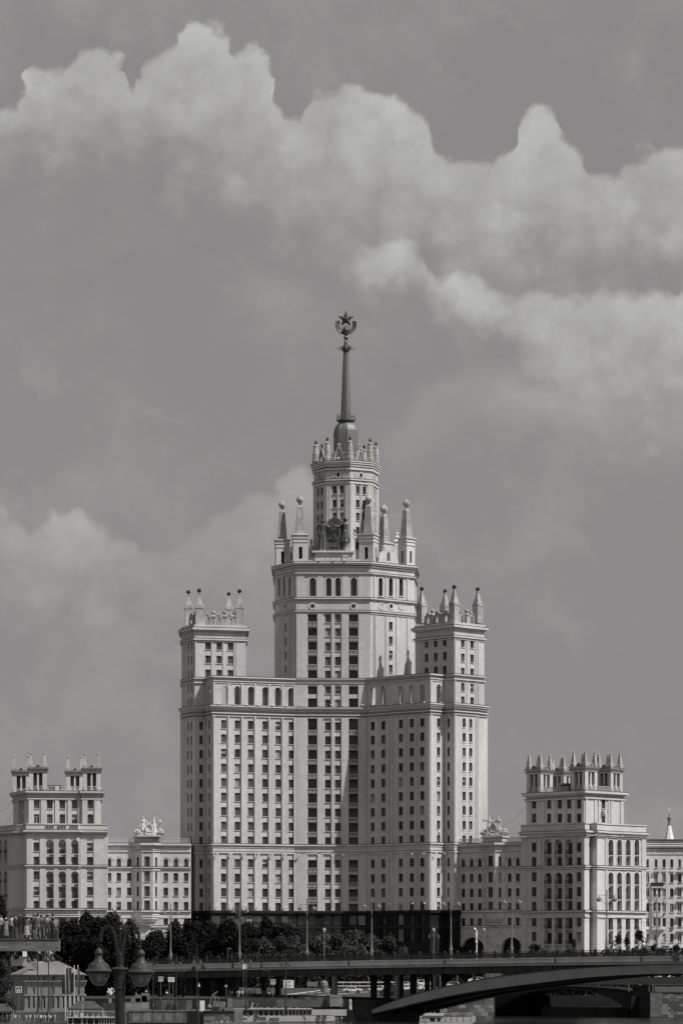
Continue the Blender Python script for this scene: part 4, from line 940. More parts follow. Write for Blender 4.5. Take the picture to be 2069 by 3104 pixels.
# ---- linking wings, with an oriel, attic balustrade and rooftop sculpture
def link_wing(parent, f, Yr, mode, arched, plain, oriel, rows_, m=TILE2, base_arches=(), end_u=None):
    zr = lambda py: Z(py, Yr)
    o0, o1, oc = oriel
    ztop = zr(2558)
    wins = [(f.u(px), 1.25, zr(2628), 2.2, 'arch') for px in arched]
    for px in plain: wins += [(f.u(px), 1.25, zr(y)-1.12, 2.25, 'rect') for y in rows_]
    ext = [(f.u(a)-w/2, f.u(a)+w/2, 5.05, zr(yt), 'arch', 1.2) for (a, w, yt) in base_arches]
    wall_with(parent, f, 5.0, ztop, wins, mode, m, ext)
    mb = MB(); pl_ = [tuple(f.a), tuple(f.b)]
    bands(mb, pl_, [(zr(2563), zr(2557), .75), (zr(2567), zr(2563), .45), (zr(2583), zr(2579.5), .25)]); mb.build('cornice', TRIM, parent)
    for rr in ([(zr(2632), zr(2628.5), .45), (zr(2637), zr(2633), .2)], [(zr(2765), zr(2760.5), .4), (zr(2784), zr(2780), .12)], [(zr(2812), zr(2807), .3)]): mb = MB(); bands(mb, pl_, rr); mb.build('string_course', TRIM, parent)
    for px in arched:
        rb = MB(); uc = f.u(px); r = .63; zz = zr(2628)+2.2-r
        for (ra, rb_) in ((1.05, .9), (1.32, 1.2)):
            for k in range(10):
                a, b = math.pi*k/10, math.pi*(k+1)/10; pt = lambda q, t: f.P(uc-q*math.cos(t), zz+q*math.sin(t), .07); p0 = lambda q, t: f.P(uc-q*math.cos(t), zz+q*math.sin(t), 0)
                rb.quad(pt(ra, a), pt(ra, b), pt(rb_, b), pt(rb_, a)); rb.quad(p0(ra, a), p0(ra, b), pt(ra, b), pt(ra, a))
        rb.build('arch_moulding', TRIM, parent)
    ap = sorted(arched)
    for a, b in zip(ap, ap[1:]):
        if f.u(b)-f.u(a) < 5: mb = MB(); f.box(mb, f.u(a)+1.3, f.u(b)-1.3, zr(2628)+1.2, zr(2628)+1.42, -.02, .07); mb.build('impost', TRIM, parent)
    # attic balustrade
    ua, ub = f.u(o0), f.u(o1)
    for (a, b) in ((.3, ua-.4), (ub+.4, f.L-.3)):
        n = max(1, int((b-a)/5))
        for i in range(n): balustrade(parent, f, a+(b-a)*i/n, a+(b-a)*(i+1)/n-.02, zr(2557), 1.35, .1, TRIM, .34)
    # oriel: three canted sides
    pj = 1.9; c0, c1 = ua+(ub-ua)*.30, ub-(ub-ua)*.28
    pts = [f.P(ua, 0, .02), f.P(c0, 0, pj), f.P(c1, 0, pj), f.P(ub, 0, .02)]; pts = [(q.x, q.y) for q in pts]
    fs = [Face(pts[i], pts[i+1]) for i in range(3)]
    zb = zr(2768)
    orz = [zr(2628)]+[zr(y)-1.3 for y in rows_[:3]]
    for i, ff in enumerate(fs):
        w = 1.55 if i == 1 else .8
        wall_with(parent, ff, zb, ztop+.02, [(ff.L*(.5 if i != 0 else .55), w, z, 2.75 if i == 1 else 2.6, 'rect') for z in orz], mode, m, name='oriel_wall')
    mb = MB(); bands(mb, pts, [(zr(2563), zr(2556), .85), (zr(2567), zr(2563), .5), (zr(2583), zr(2579.5), .3), (zr(2632), zr(2628.5), .5), (zr(2640), zr(2636), .25), (zr(2766), zr(2760), .35)]); mb.build('oriel_cornice', TRIM, parent)
    pb = MB()
    for ff in fs:
        ff.box(pb, .03, .3, zb, ztop, -.05, .14); ff.box(pb, ff.L-.3, ff.L-.03, zb, ztop, -.05, .14)
    pb.build('oriel_pilaster', m, parent)['kind'] = 'stuff'
    cb = MB(); mid = ((pts[0][0]+pts[3][0])/2, (pts[0][1]+pts[3][1])/2)
    prof = [(1.0, 2766), (1.0, 2775), (.97, 2776), (.97, 2781), (.92, 2782), (.90, 2787), (.80, 2792), (.70, 2797), (.55, 2800), (.52, 2806)]
    for (s0, y0), (s1, y1) in zip(prof, prof[1:]):
        P_ = lambda s_, q: (mid[0]+(q[0]-mid[0])*s_, mid[1]+(q[1]-mid[1])*s_)
        for i in range(3):
            a, b = pts[i], pts[i+1]; cb.quad((*P_(s1, a), zr(y1)), (*P_(s1, b), zr(y1)), (*P_(s0, b), zr(y0)), (*P_(s0, a), zr(y0)))
    cb.poly([(*((mid[0]+(q[0]-mid[0])*.52), (mid[1]+(q[1]-mid[1])*.52)), zr(2806)) for q in reversed(pts)])
    cb.build('corbel', TRIM, parent)
    kb = MB(); q0, q1 = f.P(ua+.2, 0, -1.6), f.P(ub-.2, 0, -1.6)
    kb.prism([tuple(f.P(ua+.2, 0, pj*.5)[:2]), tuple(f.P(ub-.2, 0, pj*.5)[:2]), tuple(q1[:2]), tuple(q0[:2])], zr(2557), zr(2541)); kb.prism([tuple(f.P(ua-.1, 0, pj*.7)[:2]), tuple(f.P(ub+.1, 0, pj*.7)[:2]), tuple(f.P(ub+.1, 0, -1.9)[:2]), tuple(f.P(ua-.1, 0, -1.9)[:2])], zr(2541), zr(2537)); kb.build('sculpture_plinth', TRIM, parent)
    gb = MB()
    for i in range(5): solid_prism(gb, f, circle(ua+.8+(ub-ua-1.6)*i/4, zr(2547), .30, .42, 6), pj*.5, pj*.5+.16)
    gb.build('bracket', ORN, parent)['kind'] = 'stuff'
    return zr(2537)
LK = thing('linking_wing', (X(450, 895), 897, 5), 'sunlit lower wing with a canted oriel, left of the high-rise', 'building')
lf = Face(P2(325, 893.5), P2(579, 896))
zsL = link_wing(LK, lf, 894, 'lit', (330.5,360,392,502.5,533,564), (330.5,360,392,502.5,533,564), (404,484,449), (2659,2703.5,2747,2792))
mb = MB(); e = Face(P2(579, 896), P2(579.5, 912)); e.wall(mb, 5, Z(2558, 895), []); mb.poly([(*P2(325, 893.5), Z(2558, 894)), (*P2(579, 896), Z(2558, 894)), (*P2(579.5, 912), Z(2558, 894)), (*P2(325, 912), Z(2558, 894))]); mb.build('roof', ROOF, LK)
def relief(parent, f, u0, u1, z0, z1, n, seed, skip=()):
    q = random.Random(seed); mb = MB()
    for i in range(n):
        u = q.uniform(u0+.3, u1-.3); z = q.uniform(z0+.3, z1-.3)
        if any((u-a)**2+(z-b)**2 < r*r for a, b, r in skip): continue
        a = q.uniform(-.9, .9); ru, rz_ = q.uniform(.12, .3), q.uniform(.3, .8)
        pts = [(u+ru*math.cos(t)*math.cos(a)-rz_*math.sin(t)*math.sin(a), z+ru*math.cos(t)*math.sin(a)+rz_*math.sin(t)*math.cos(a)) for t in [2*math.pi*k/7 for k in range(7)]]
        pts = [(min(max(x_, u0), u1), min(max(z_, z0), z1)) for x_, z_ in pts]
        solid_prism(mb, f, pts, -.02, q.uniform(.06, .2))
    o = mb.build('carved_relief', ORN, parent); o['kind'] = 'stuff'; return o
relief(LK, lf, .3, lf.L-.3, Z(2875, 894), Z(2818, 894), 110, 3)
RK = thing('linking_wing', (X(1485, 884), 886, 5), 'shaded lower wing over two arched gateways, right of the high-rise', 'building')
rf = Face(P2(1392, 889.6), P2(1579, 877))
zsR = link_wing(RK, rf, 884, 'shade', (1403,1428.6,1453.5,1543.5,1568), (1403,1428.6,1453.5,1543.5,1568), (1466,1530,1485), (2662,2707,2751,2796), base_arches=((1431, 8.6, 2842), (1549, 7.2, 2842)))
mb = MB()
g = Face(rf.P(-.5, 0, -1.25)[:2], rf.P(rf.L, 0, -1.25)[:2]); g.wall(mb, 5, Z(2825, 884), []); mb.build('gateway_shade_sheet', VOID, RK)  # near-black sheet stands in for the shade of the open passages
relief(RK, rf, .3, rf.L-.3, 5.6, Z(2818, 884), 150, 5, [(rf.u(1431), 16, 4.9), (rf.u(1549), 16, 4.4), (rf.u(1431), 9, 5.2), (rf.u(1549), 9, 4.6), (rf.u(1431), 12, 5.0), (rf.u(1549), 12, 4.5)])
mb = MB(); mb.poly([(*P2(1392, 889.6), Z(2558, 884)), (*P2(1579, 877), Z(2558, 884)), (*P2(1585, 900), Z(2558, 884)), (*P2(1400, 906), Z(2558, 884))]); mb.build('roof', ROOF, RK)

# ---- right corner block
RB = thing('corner_block', (X(1772, 870), 880, 5), 'pale apartment block seen corner-on, its left side shaded, right of the linking wing', 'building')
yr_ = 863.5; zr = lambda py: Z(py, yr_)
RP = [P2(*p) for p in [(1578,877),(1772,862.5),(1785,864.6),(1785.4,867.5),(1809,864.8),(1831,868.3),(1832,869.2),(1957.5,880)]]
rA, rB_, rC, rD, rE, rF_, rG = [Face(RP[i], RP[i+1]) for i in range(7)]
zrt = Z(2537, 864)
def zz(py, f, px): return Z(py, f.Y(px))
rowsR = (2569,2613,2659,2704,2749,2795.5,2840)
wA = [(rA.u(px), 1.6, zz(y, rA, px)-1.2, 2.4, 'rect') for px in (1617.7, 1754) for y in rowsR]
ext = []
for px in (1660, 1692, 1724):
    Y = rA.Y(px); uc = rA.u(px)
    ext.append(niche(RB, rA, uc, 2.5, Z(2625, Y), Z(2545, Y), .9, 'dark', [(Z(2590, Y), 3.0), (Z(2624, Y), 2.1)], balc=(1, 0), deepw=1.7))
    ext.append(niche(RB, rA, uc, 2.5, Z(2761, Y), Z(2646, Y), .9, 'dark', [(Z(2680, Y), 2.7), (Z(2726, Y), 2.9), (Z(2760, Y), 2.3)], balc=(1, 1, 0), deepw=1.7))
    ext.append(niche(RB, rA, uc, 2.5, Z(2885, Y), Z(2780, Y), .9, 'dark', [(Z(2816, Y), 2.9), (Z(2862, Y), 2.9)], kind='rect', balc=(1, 1), deepw=1.7))
wall_with(RB, rA, 5, zrt, wA, 'shade', extra=ext)
ext = []
for px in (1850, 1876, 1902.5, 1928.6):
    Y = rG.Y(px); uc = rG.u(px)
    ext.append(niche(RB, rG, uc, 1.75, Z(2625, Y), Z(2546, Y), 1.0, 'lit', [(Z(2593, Y), 3.2), (Z(2624, Y), 2.2)], balc=(1, 0)))
    ext.append(niche(RB, rG, uc, 1.75, Z(2761, Y), Z(2645.5, Y), 1.0, 'lit', [(Z(2682, Y), 2.8), (Z(2727, Y), 3.0), (Z(2760, Y), 2.3)], balc=(1, 1, 0)))
    ext.append(niche(RB, rG, uc, 1.75, Z(2890, Y), Z(2783, Y), 1.0, 'lit', [(Z(2819, Y), 2.9), (Z(2864, Y), 2.9)], kind='rect', balc=(1, 1)))
wall_with(RB, rG, 5, zrt, [], 'lit', extra=ext)
for f in (rB_, rC, rD, rE, rF_): wall_with(RB, f, 5, zrt, [], 'lit')
mb = MB(); bands(mb, RP, [(zr(2524), zr(2518), 1.05), (zr(2529), zr(2524), .65), (zr(2537), zr(2534), .3)]); mb.build('cornice', TRIM, RB)
for rr in ((zr(2628.5), zr(2624), .5), (zr(2634), zr(2630), .3), (zr(2765), zr(2760.5), .5), (zr(2782), zr(2778), .25)): mb = MB(); bands(mb, RP, [rr]); mb.build('string_course', TRIM, RB)
mb = MB(); bands(mb, RP, [(zr(2519), zr(2496), .05), (zr(2497.5), zr(2494), .25)], inner=-.6); mb.build('parapet', TRIM, RB)
bk = [RP[-1], P2(1955, 905), P2(1590, 905), RP[0]]
mb = MB()
for i in range(3): Face(bk[i], bk[i+1]).wall(mb, 5, zrt, [])
mb.poly([(x, y, zrt-.05) for x, y in RP+[P2(1955, 905), P2(1590, 905)]]); mb.build('rear_wall', TILE2, RB)
for z0, z1 in ((zr(2624), zr(2537)), (zr(2760), zr(2634)), (6, zr(2782))):
    pil(RB, rA, [(1579,1594),(1627,1640),(1736,1744),(1762,1771)], z0, z1, .2); pil(RB, rG, [(1833,1839),(1943,1956)], z0, z1, .2)
# upper stage, turned corner-on
RU = [P2(*p) for p in [(1594,884),(1772,868.5),(1889,879.5),(1700,897)]]
q0, q1, q2, q3 = [Face(RU[i], RU[(i+1) % 4]) for i in range(4)]
zt_ = lambda py: Z(py, 868.5); zu1 = zt_(2404)
wall_with(RB, q0, zrt-.05, zu1, [(q0.u(px), 1.6, Z(y, q0.Y(px))-1.2, 2.4, 'rect') for px in (1617.7,1663,1695.5,1724,1754) for y in (2438, 2481)], 'shade')
wall_with(RB, q1, zrt-.05, zu1, [(q1.u(1828), 1.5, Z(y, q1.Y(1828))-1.2, 2.4, 'rect') for y in (2438, 2481)], 'lit')
wall_with(RB, q2, zrt-.05, zu1, [], 'lit'); wall_with(RB, q3, zrt-.05, zu1, [], 'lit')
pil(RB, q0, [(1596,1607),(1629,1650),(1675,1684),(1706,1714),(1735,1743),(1764,1771)], zrt, zt_(2424), .25); pil(RB, q1, [(1773,1779),(1800,1806),(1811,1815),(1841,1846),(1849,1857),(1878,1888)], zrt, zt_(2424), .25)
for (a, b) in ((1781, 1798), (1859, 1876)): mb = MB(); q1.box(mb, q1.u(a), q1.u(b), zrt+2, zt_(2426), -.02, .08); mb.build('wall_panel', TILE2, RB)
mb = MB(); bands(mb, RU, [(zt_(2404), zt_(2397), 1.0), (zt_(2408), zt_(2404), .55)], closed=True); mb.build('cornice', TRIM, RB)
mb = MB(); bands(mb, RU, [(zt_(2421), zt_(2416), .42)], closed=True); mb.build('string_course', TRIM, RB)
mb = MB(); mb.prism(RU, zu1-.2, zu1+.05); mb.build('roof_slab', ROOF, RB)
a0, a1, a2, a3, a4 = zt_(2396), zt_(2378), zt_(2338), zt_(2324), zt_(2275)
rzp = math.atan2(RU[1][1]-RU[0][1], RU[1][0]-RU[0][0])
def corner_pt(i, j, d1, d2):   # inset from corner
    a = Vector(RU[i]); b = Vector(RU[(i+1) % 4]); c = Vector(RU[(i-1) % 4]); return a + (b-a).normalized()*d1 + (c-a).normalized()*d2
for i in range(4):
    p = corner_pt(i, 0, 2.75, 2.75); pavilion(RB, p.x, p.y, 5.0, R(-44), a0, a1, a2, a3, a4)
for (a, b) in ((1649, 1664), (1667, 1690), (1694, 1722)): balustrade(RB, q0, q0.u(a), q0.u(b), a0, 1.3, -.1, TRIM, .34)
balustrade(RB, q1, q1.u(1811), q1.u(1847), a0, 1.3, -.1, TRIM, .34)
mb = MB(); mb.box(X(1693, 880), X(1728, 880), 876, 882, zu1, zt_(2375)); mb.box(X(1690, 880), X(1731, 880), 875.5, 882.5, zt_(2375), zt_(2370)); mb.build('roof_shed', ROOF, RB)
for (px, y) in ((1824, 2466),): mb = MB(); p = q1.P(q1.u(px), zt_(y), 0); q1.box(mb, q1.u(px)-.45, q1.u(px)+.45, p.z-.5, p.z+.2, .02, .45); q1.box(mb, q1.u(px)-.3, q1.u(px)+.5, p.z+.28, p.z+.85, .02, .4); q1.box(mb, q1.u(px)-.06, q1.u(px)+.06, p.z-1.4, p.z+1.2, .0, .1); mb.build('air_conditioner', PAINT, RB)

# ---- plain apartment block at the right edge
FB = thing('apartment_block', (X(2030, 886), 890, 5), 'pale apartment block with an oriel and dark balconies, at the right edge', 'building')
ff = Face(P2(1956.5, 884), P2(2150, 886)); zf_ = lambda py: Z(py, 885)
cols = (1962, 1987.6, 2011.8, 2035, 2059, 2083, 2107, 2131)
wins = []
for i, px in enumerate(cols):
    wins.append((ff.u(px), .85, zf_(2631), 2.3, 'arch'))
    for y in (2663, 2707, 2753, 2797.5, 2844):
        if i == 1 and 2690 < y < 2815: continue
        wins.append((ff.u(px), .95, zf_(y)-1.15, 2.3, 'rect'))
wall_with(FB, ff, 5, zf_(2557), wins, 'shade', light=True)
mb = MB(); bands(mb, [tuple(ff.a), tuple(ff.b)], [(zf_(2567), zf_(2562), .9), (zf_(2572), zf_(2567), .6), (zf_(2578), zf_(2575), .4), (zf_(2590.5), zf_(2588), .2), (zf_(2875), zf_(2870), .25)]); mb.build('cornice', TRIM, FB)
relief(FB, ff, .2, ff.L-.2, zf_(2588), zf_(2579), 70, 9)
mb = MB(); ff.box(mb, 0, ff.L, zf_(2562), zf_(2546), -.5, -.1); ff.box(mb, 0, ff.L, zf_(2546.5), zf_(2544.5), -.6, .02); mb.build('parapet', ROOF, FB)
mb = MB(); mb.poly([(*p, zf_(2557)-.02) for p in (tuple(ff.a), tuple(ff.b), P2(2150, 905), P2(1956, 905))]); mb.build('roof', ROOF, FB)
for px in (1962, 2011.8, 2035, 2083): mb = MB(); ff.box(mb, ff.u(px)-.6, ff.u(px)+.6, zf_(2643), zf_(2641), -.02, .3); mb.build('ledge', TRIM, FB)
for i, px in enumerate((2061, 2109)):
    for y in (2643, 2689, 2733, 2779, 2823): balcony(FB, ff, ff.u(px)-1.0, ff.u(px)+1.0, zf_(y), .95, 1.05)
balcony(FB, ff, ff.u(1989.5)-.75, ff.u(1989.5)+.75, zf_(2641.5), .8, 1.1)
for px in (1968, 2017): balcony(FB, ff, ff.u(px)-.95, ff.u(px)+.95, zf_(2866), .8, 1.2, dark=False)
# oriel of the apartment block
u0, u1 = ff.u(1974.5), ff.u(2005); og = Face(ff.P(u0, 0, .9)[:2], ff.P(u1, 0, .9)[:2])
ow = [(og.u(px), .7, zf_(y)-1.2, 2.3, 'rect') for px in (1983, 1997) for y in (2707, 2750, 2795)]
wall_with(FB, og, zf_(2818), zf_(2692), ow, 'shade', dep=.2, name='oriel_wall')
mb = MB()
for u in (0, og.L): p = og.P(u, 0); q = ff.P(u0 if u == 0 else u1, 0); mb.quad((p.x, p.y, zf_(2818)), (q.x, q.y, zf_(2818)), (q.x, q.y, zf_(2692)), (p.x, p.y, zf_(2692)))
mb.build('oriel_side', TILE2, FB)
for (ya, yb) in ((2738, 2722), (2784, 2768)): relief(FB, og, .15, og.L-.15, zf_(ya), zf_(yb), 26, ya)
mb = MB(); ff.box(mb, u0-.3, u1+.3, zf_(2692), zf_(2689), -.02, 1.3); ff.box(mb, u0-.2, u1+.2, zf_(2819), zf_(2815), -.02, 1.25); ff.box(mb, u0-.1, u1+.1, zf_(2823), zf_(2819), -.02, 1.1); mb.build('oriel_ledge', TRIM, FB)
mb = MB(); c = (u0+u1)/2
for s0, s1, ya, yb, oa, ob in ((1.0, .55, 2823, 2829, 1.0, .6), (.55, .2, 2829, 2838, .6, .1)):
    w = (u1-u0)/2; mb.quad(ff.P(c-w*s1, zf_(yb), ob), ff.P(c+w*s1, zf_(yb), ob), ff.P(c+w*s0, zf_(ya), oa), ff.P(c-w*s0, zf_(ya), oa))
    for sg in (-1, 1): mb.poly([ff.P(c+sg*w*s1, zf_(yb), ob), ff.P(c+sg*w*s0, zf_(ya), oa), ff.P(c+sg*w*s0, zf_(ya), 0), ff.P(c+sg*w*s1, zf_(yb), 0)])
mb.build('corbel', TRIM, FB)
mb = MB(); ff.box(mb, u0-.2, u1+.2, zf_(2688.9), zf_(2676), 1.1, 1.2); ff.box(mb, u0-.2, u0-.1, zf_(2688.9), zf_(2676), 0, 1.1); ff.box(mb, u1+.1, u1+.2, zf_(2688.9), zf_(2676), 0, 1.1); mb.build('balcony_screen', DARK, FB)
for (px, y) in ((1961, 2680), (1961, 2815), (2009, 2772), (2010, 2815), (2036, 2814)): mb = MB(); ff.box(mb, ff.u(px)-.4, ff.u(px)+.4, zf_(y)-.3, zf_(y)+.3, .02, .4); mb.build('air_conditioner', WHITE if y % 2 else PAINT, FB)
# ---- bell-tower steeple behind it
ST = thing('church_steeple', (X(2027.6, 960), 960, 5), 'slender white faceted steeple with a small dome and cross behind the rooftops', 'steeple')
zs = lambda py: Z(py, 960); c0 = (X(2027.6, 960), 960, 0)
mb = MB(); mb.lathe(c0, [(1.75, zs(2560)), (.52, zs(2503))], 8, R(10)); mb.prism([(c0[0]-2.2, 957.8), (c0[0]+2.2, 957.8), (c0[0]+2.2, 962.2), (c0[0]-2.2, 962.2)], 5, zs(2560)); mb.build('cone_roof', WHITE, ST)
mb = MB(); mb.lathe(c0, [(.5, zs(2503.5)), (.55, zs(2500)), (.42, zs(2498)), (.40, zs(2488)), (.55, zs(2485)), (.5, zs(2483)), (.62, zs(2481)), (.55, zs(2478)), (.2, zs(2474)), (.14, zs(2471)), (.22, zs(2469)), (.06, zs(2466))], 10); mb.build('cupola', PAINT, ST)
mb = MB(); mb.box(c0[0]-.05, c0[0]+.05, 959.95, 960.05, zs(2467), zs(2446)); mb.box(c0[0]-.6, c0[0]+.6, 959.95, 960.05, zs(2452.5), zs(2451.5)); mb.box(c0[0]-.35, c0[0]+.35, 959.96, 960.04, zs(2457), zs(2456.2)); mb.build('cross', WHITE, ST)
# ------------------------------------------------------------------ ground, river, embankments
def sheet(name, pts, z, m, kind='structure'):
    mb = MB(); mb.poly([(x, y, z) for x, y in pts]); o = mb.build(name, m); tag(o, kind=kind); return o
ZG = 5.2
front = [(-4000, 748), P2(735, 748), P2(752, 764), P2(1128, 764), P2(1250, 770), P2(1494, 776), P2(1500, 848), P2(1905, 848), P2(1912, 819), (4000, 832)]
mb = MB(); pts = front + [(9000, 14000), (-9000, 14000)]
mb.poly([(x, y, ZG) for x, y in pts])
for a, b in zip(front, front[1:]): mb.quad((*a, -3), (*b, -3), (*b, ZG), (*a, ZG), 1)
tag(mb.build('ground', [EARTH, mat('shaded_retaining_wall', .016, .9, .3, .4, .2)]), kind='structure')  # wall fronts near-black: the dark under the bridge put into their colour
mb = MB(); mb.poly([(-4000, 150, 0), (4000, 150, 0), (4000, 860, 0), (-4000, 860, 0)]); tag(mb.build('river', WATER), kind='structure')
t1 = [(-2500, 702), P2(566, 702), P2(617, 699), P2(709, 699), P2(733, 706), P2(738, 747.6), (-2500, 747.6)]
mb = MB(); mb.prism(t1, -3, 2.7); tag(mb.build('lower_quay', CONC), kind='structure')
mb = MB(); mb.prism([(-2500, 640), P2(60, 648), P2(205, 662), P2(210, 701.5), (-2500, 701.5)], -3, .9); tag(mb.build('landing_stage', CONCD), kind='structure')
mb = MB(); mb.prism([(-400, 40), (60, 40), (60, 125), (-400, 125)], -2, 3.0); tag(mb.build('near_quay', CONC), kind='structure')
mb = MB(); mb.poly([(-4000, 20, -1), (4000, 20, -1), (4000, 160, -1), (-4000, 160, -1)]); tag(mb.build('near_bank', EARTH), kind='structure')
# road on the embankment and the ramp behind the bridge
def road_z(Y): return ZG + .03 + max(0, Y-772)*.034
mb = MB()
for ya, yb in ((766, 772), (772, 800), (800, 836)):
    mb.quad((*P2(560, ya), road_z(ya)), (*P2(1150, ya), road_z(ya)), (*P2(1150, yb), road_z(yb)), (*P2(560, yb), road_z(yb)))
tag(mb.build('road', ASPH), kind='structure')
def strip_line(px0, Y0, px1, Y1, w, m=LINE):
    mb = MB(); n = 8; a, b = Vector(P2(px0, Y0)), Vector(P2(px1, Y1)); d = (b-a).normalized(); nn = Vector((-d.y, d.x))*w
    for i in range(n):
        p, q = a.lerp(b, i/n), a.lerp(b, (i+1)/n); c = [p-nn, q-nn, q+nn, p+nn]; mb.quad(*[(v.x, v.y, road_z(v.y)+.012) for v in c])
    tag(mb.build('road_marking', m), kind='structure')
for i in range(8): strip_line(890+24*i, 790+3.4*i, 904+24*i, 792+3.4*i, .25)
strip_line(845, 783, 1020, 826, .4); strip_line(690, 776, 845, 783, .3); strip_line(640, 774, 700, 776, .3); strip_line(930, 778, 1120, 806, .3)
rz_ = 6.6
mb = MB(); mb.prism([P2(1151, 810), P2(1480, 806), P2(1490, 838), P2(1151, 838)], 4.8, rz_); tag(mb.build('ramp', ASPH), kind='structure')
mb = MB(); mb.prism([P2(712, 750), P2(1000, 758), P2(1000, 759), P2(712, 751)], ZG-1.5, ZG+.02); tag(mb.build('embankment_parapet', CONCD), kind='structure')
mb = MB(); mb.prism([P2(640, 758), P2(1120, 764.2), P2(1120, 765.2), P2(640, 759)], ZG-.2, ZG+.12); tag(mb.build('kerb_wall', CONCD), kind='structure')

def block_wall(name, label, a, b, z0, z1, bw, bh, m, group=None, batter=0.0, seed=0, cap=True):
    """stone-faced wall from plan point a to b: every block a part, joints recessed"""
    f = Face(a, b); q = random.Random(seed)
    W = thing(name, (*f.P(f.L/2, z0)[:2], z0), label, 'wall', group)
    mb = MB(); f.box(mb, 0, f.L, z0, z1, -1.5, -.10); mb.build('core', m, W)
    nrow = max(1, round((z1-z0)/bh)); rh = (z1-z0)/nrow; cache = {}
    for r in range(nrow):
        n = max(1, round(f.L/bw)); x = 0 if r % 2 == 0 else -bw*.5
        k = 0
        while x < f.L-.05:
            u0, u1 = max(x, 0), min(x+bw, f.L)
            if u1-u0 > .15:
                w = round(u1-u0-.05, 2); d = q.choice((.0, .03, .05)); mi = q.randrange(3); key = (w, d, mi)
                if key not in cache:
                    sb = MB(); e = .03; h = rh-.05
                    sb.obox((-w/2, 0, 0), (w, 0, 0), (0, -.12-d, 0), (0, 0, h)); cache[key] = sb.mesh('stone', STONES[mi])
                inst('stone', cache[key], W, f.P((u0+u1)/2, z0+r*rh+.02, -.1), f.rz)
            x += bw
    if cap: mb = MB(); f.box(mb, -.1, f.L+.1, z1, z1+.28, -1.6, .22); mb.build('coping', CONCD, W)
    return W
PARA = mat('parapet_stone', .10, .85, .25, .5, .15)
STONES = [mat('wall_stone_%s' % n, b, .85, .3, .8, .2, bump=.3) for n, b in (('grey', .10), ('pale', .17), ('dark', .06))]
e0, e1 = P2(1970, 814.5), P2(2120, 817)
EWr = block_wall('embankment_wall', 'stone block embankment wall by the water at the right edge', e0, e1, 0, 6.0, 1.5, .68, None or CONCD, seed=2)
mb = MB(); fe = Face(e0, e1); fe.box(mb, -.2, fe.L, 6.28, 8.0, -1.4, -.6); fe.box(mb, -.4, fe.L, 8.0, 8.25, -1.6, -.4); mb.build('parapet', PARA, EWr)
mb = MB(); fe.box(mb, -.15, 2.9, 0.1, 6.0, .06, .45); mb.build('buttress', STONES[0], EWr)
fs_ = Face(P2(1912, 822), P2(1970, 814.5)); mb = MB(); fs_.box(mb, 0, fs_.L, 0, 6.3, -2, -.02); fs_.box(mb, -.1, fs_.L, 6.3, 8.0, -1.4, -.5); mb.build('return_wall', CONCD, EWr)
EWm = block_wall('embankment_wall', 'stone-faced embankment wall seen beneath the arch of the bridge', P2(1332, 771), P2(1496, 776), 0, 5.3, 1.9, .85, CONCD, seed=4)
# low quay in the side channel
mb = MB(); mb.prism([P2(1640, 838), P2(1902, 826), P2(1904, 846), P2(1640, 848)], -2, 2.3); mb.prism([P2(1890, 823), P2(1903, 823), P2(1903, 826), P2(1890, 826)], -2, 2.6); tag(mb.build('channel_quay', CONCD), kind='structure')

# ------------------------------------------------------------------ main bridge
def bY(px): return 790 - 100*(px-440)/1630
def interp(t, tab):
    if t <= tab[0][0]: return tab[0][1]
    for (a, b), (c, d) in zip(tab, tab[1:]):
        if t <= c:
            # smooth (cubic hermite through finite differences)
            return b + (d-b)*(t-a)/(c-a)
    return tab[-1][1]
TOP = [(438, 2925.5), (600, 2922.5), (800, 2918.5), (1060, 2913.5), (1350, 2908.5), (1640, 2904), (1850, 2901), (2069, 2898.5), (2400, 2896)]
def btop(px): return Z(interp(px, TOP), bY(px))
BR = thing('road_bridge', (X(1200, 745), 745, 0), 'long concrete-edged steel road bridge with a shallow arch and dark iron railing', 'bridge')
b0, b1 = Vector(P2(438, bY(438))), Vector(P2(2400, bY(2400))); bd = (b1-b0).normalized(); bn = Vector((bd.y, -bd.x)); brz = math.atan2(bd.y, bd.x)
def bp(px, o=0.0, z=0.0): q = Vector(P2(px, bY(px))) + bn*o; return (q.x, q.y, z)
PXS = [438+ (2400-438)*i/60 for i in range(61)]
def loft(mb, prof, pxs, zf, m=0):
    for a, b in zip(pxs, pxs[1:]):
        for (o0, d0), (o1, d1) in zip(prof, prof[1:]):
            mb.quad(bp(a, o0, zf(a)+d0), bp(b, o0, zf(b)+d0), bp(b, o1, zf(b)+d1), bp(a, o1, zf(a)+d1), m)
    for px in (pxs[0], pxs[-1]): mb.poly([bp(px, o, zf(px)+d) for o, d in prof])
BW = 20.0
mb = MB(); loft(mb, [(1.15, 0), (1.15, -.28), (1.0, -.30), (1.0, -1.15), (.4, -1.2), (.4, -1.7), (-BW, -1.7), (-BW, 0), (1.15, 0)], PXS, btop); mb.build('deck', BRC, BR)
jm = MB()
for px in (1064, 1355, 1690, 1950, 800, 620): p = bp(px, 1.17, btop(px)-1.15); jm = MB(); jm.obox(p, bd.to_3d()*.25, (bn*-.1).to_3d(), (0, 0, 1.15)); jm.build('expansion_joint', DARK, BR)
mb = MB(); loft(mb, [(-.2, -1.65), (-.2, -3.15), (.05, -3.17), (.05, -3.3), (-1.2, -3.3), (-1.2, -1.65)], PXS, btop); mb.build('girder', STEEL, BR)
for off in (-7, -13, -19): mb = MB(); loft(mb, [(off, -1.65), (off, -3.1), (off-.8, -3.1), (off-.8, -1.65)], PXS[::3], btop); mb.build('girder', STEEL, BR)
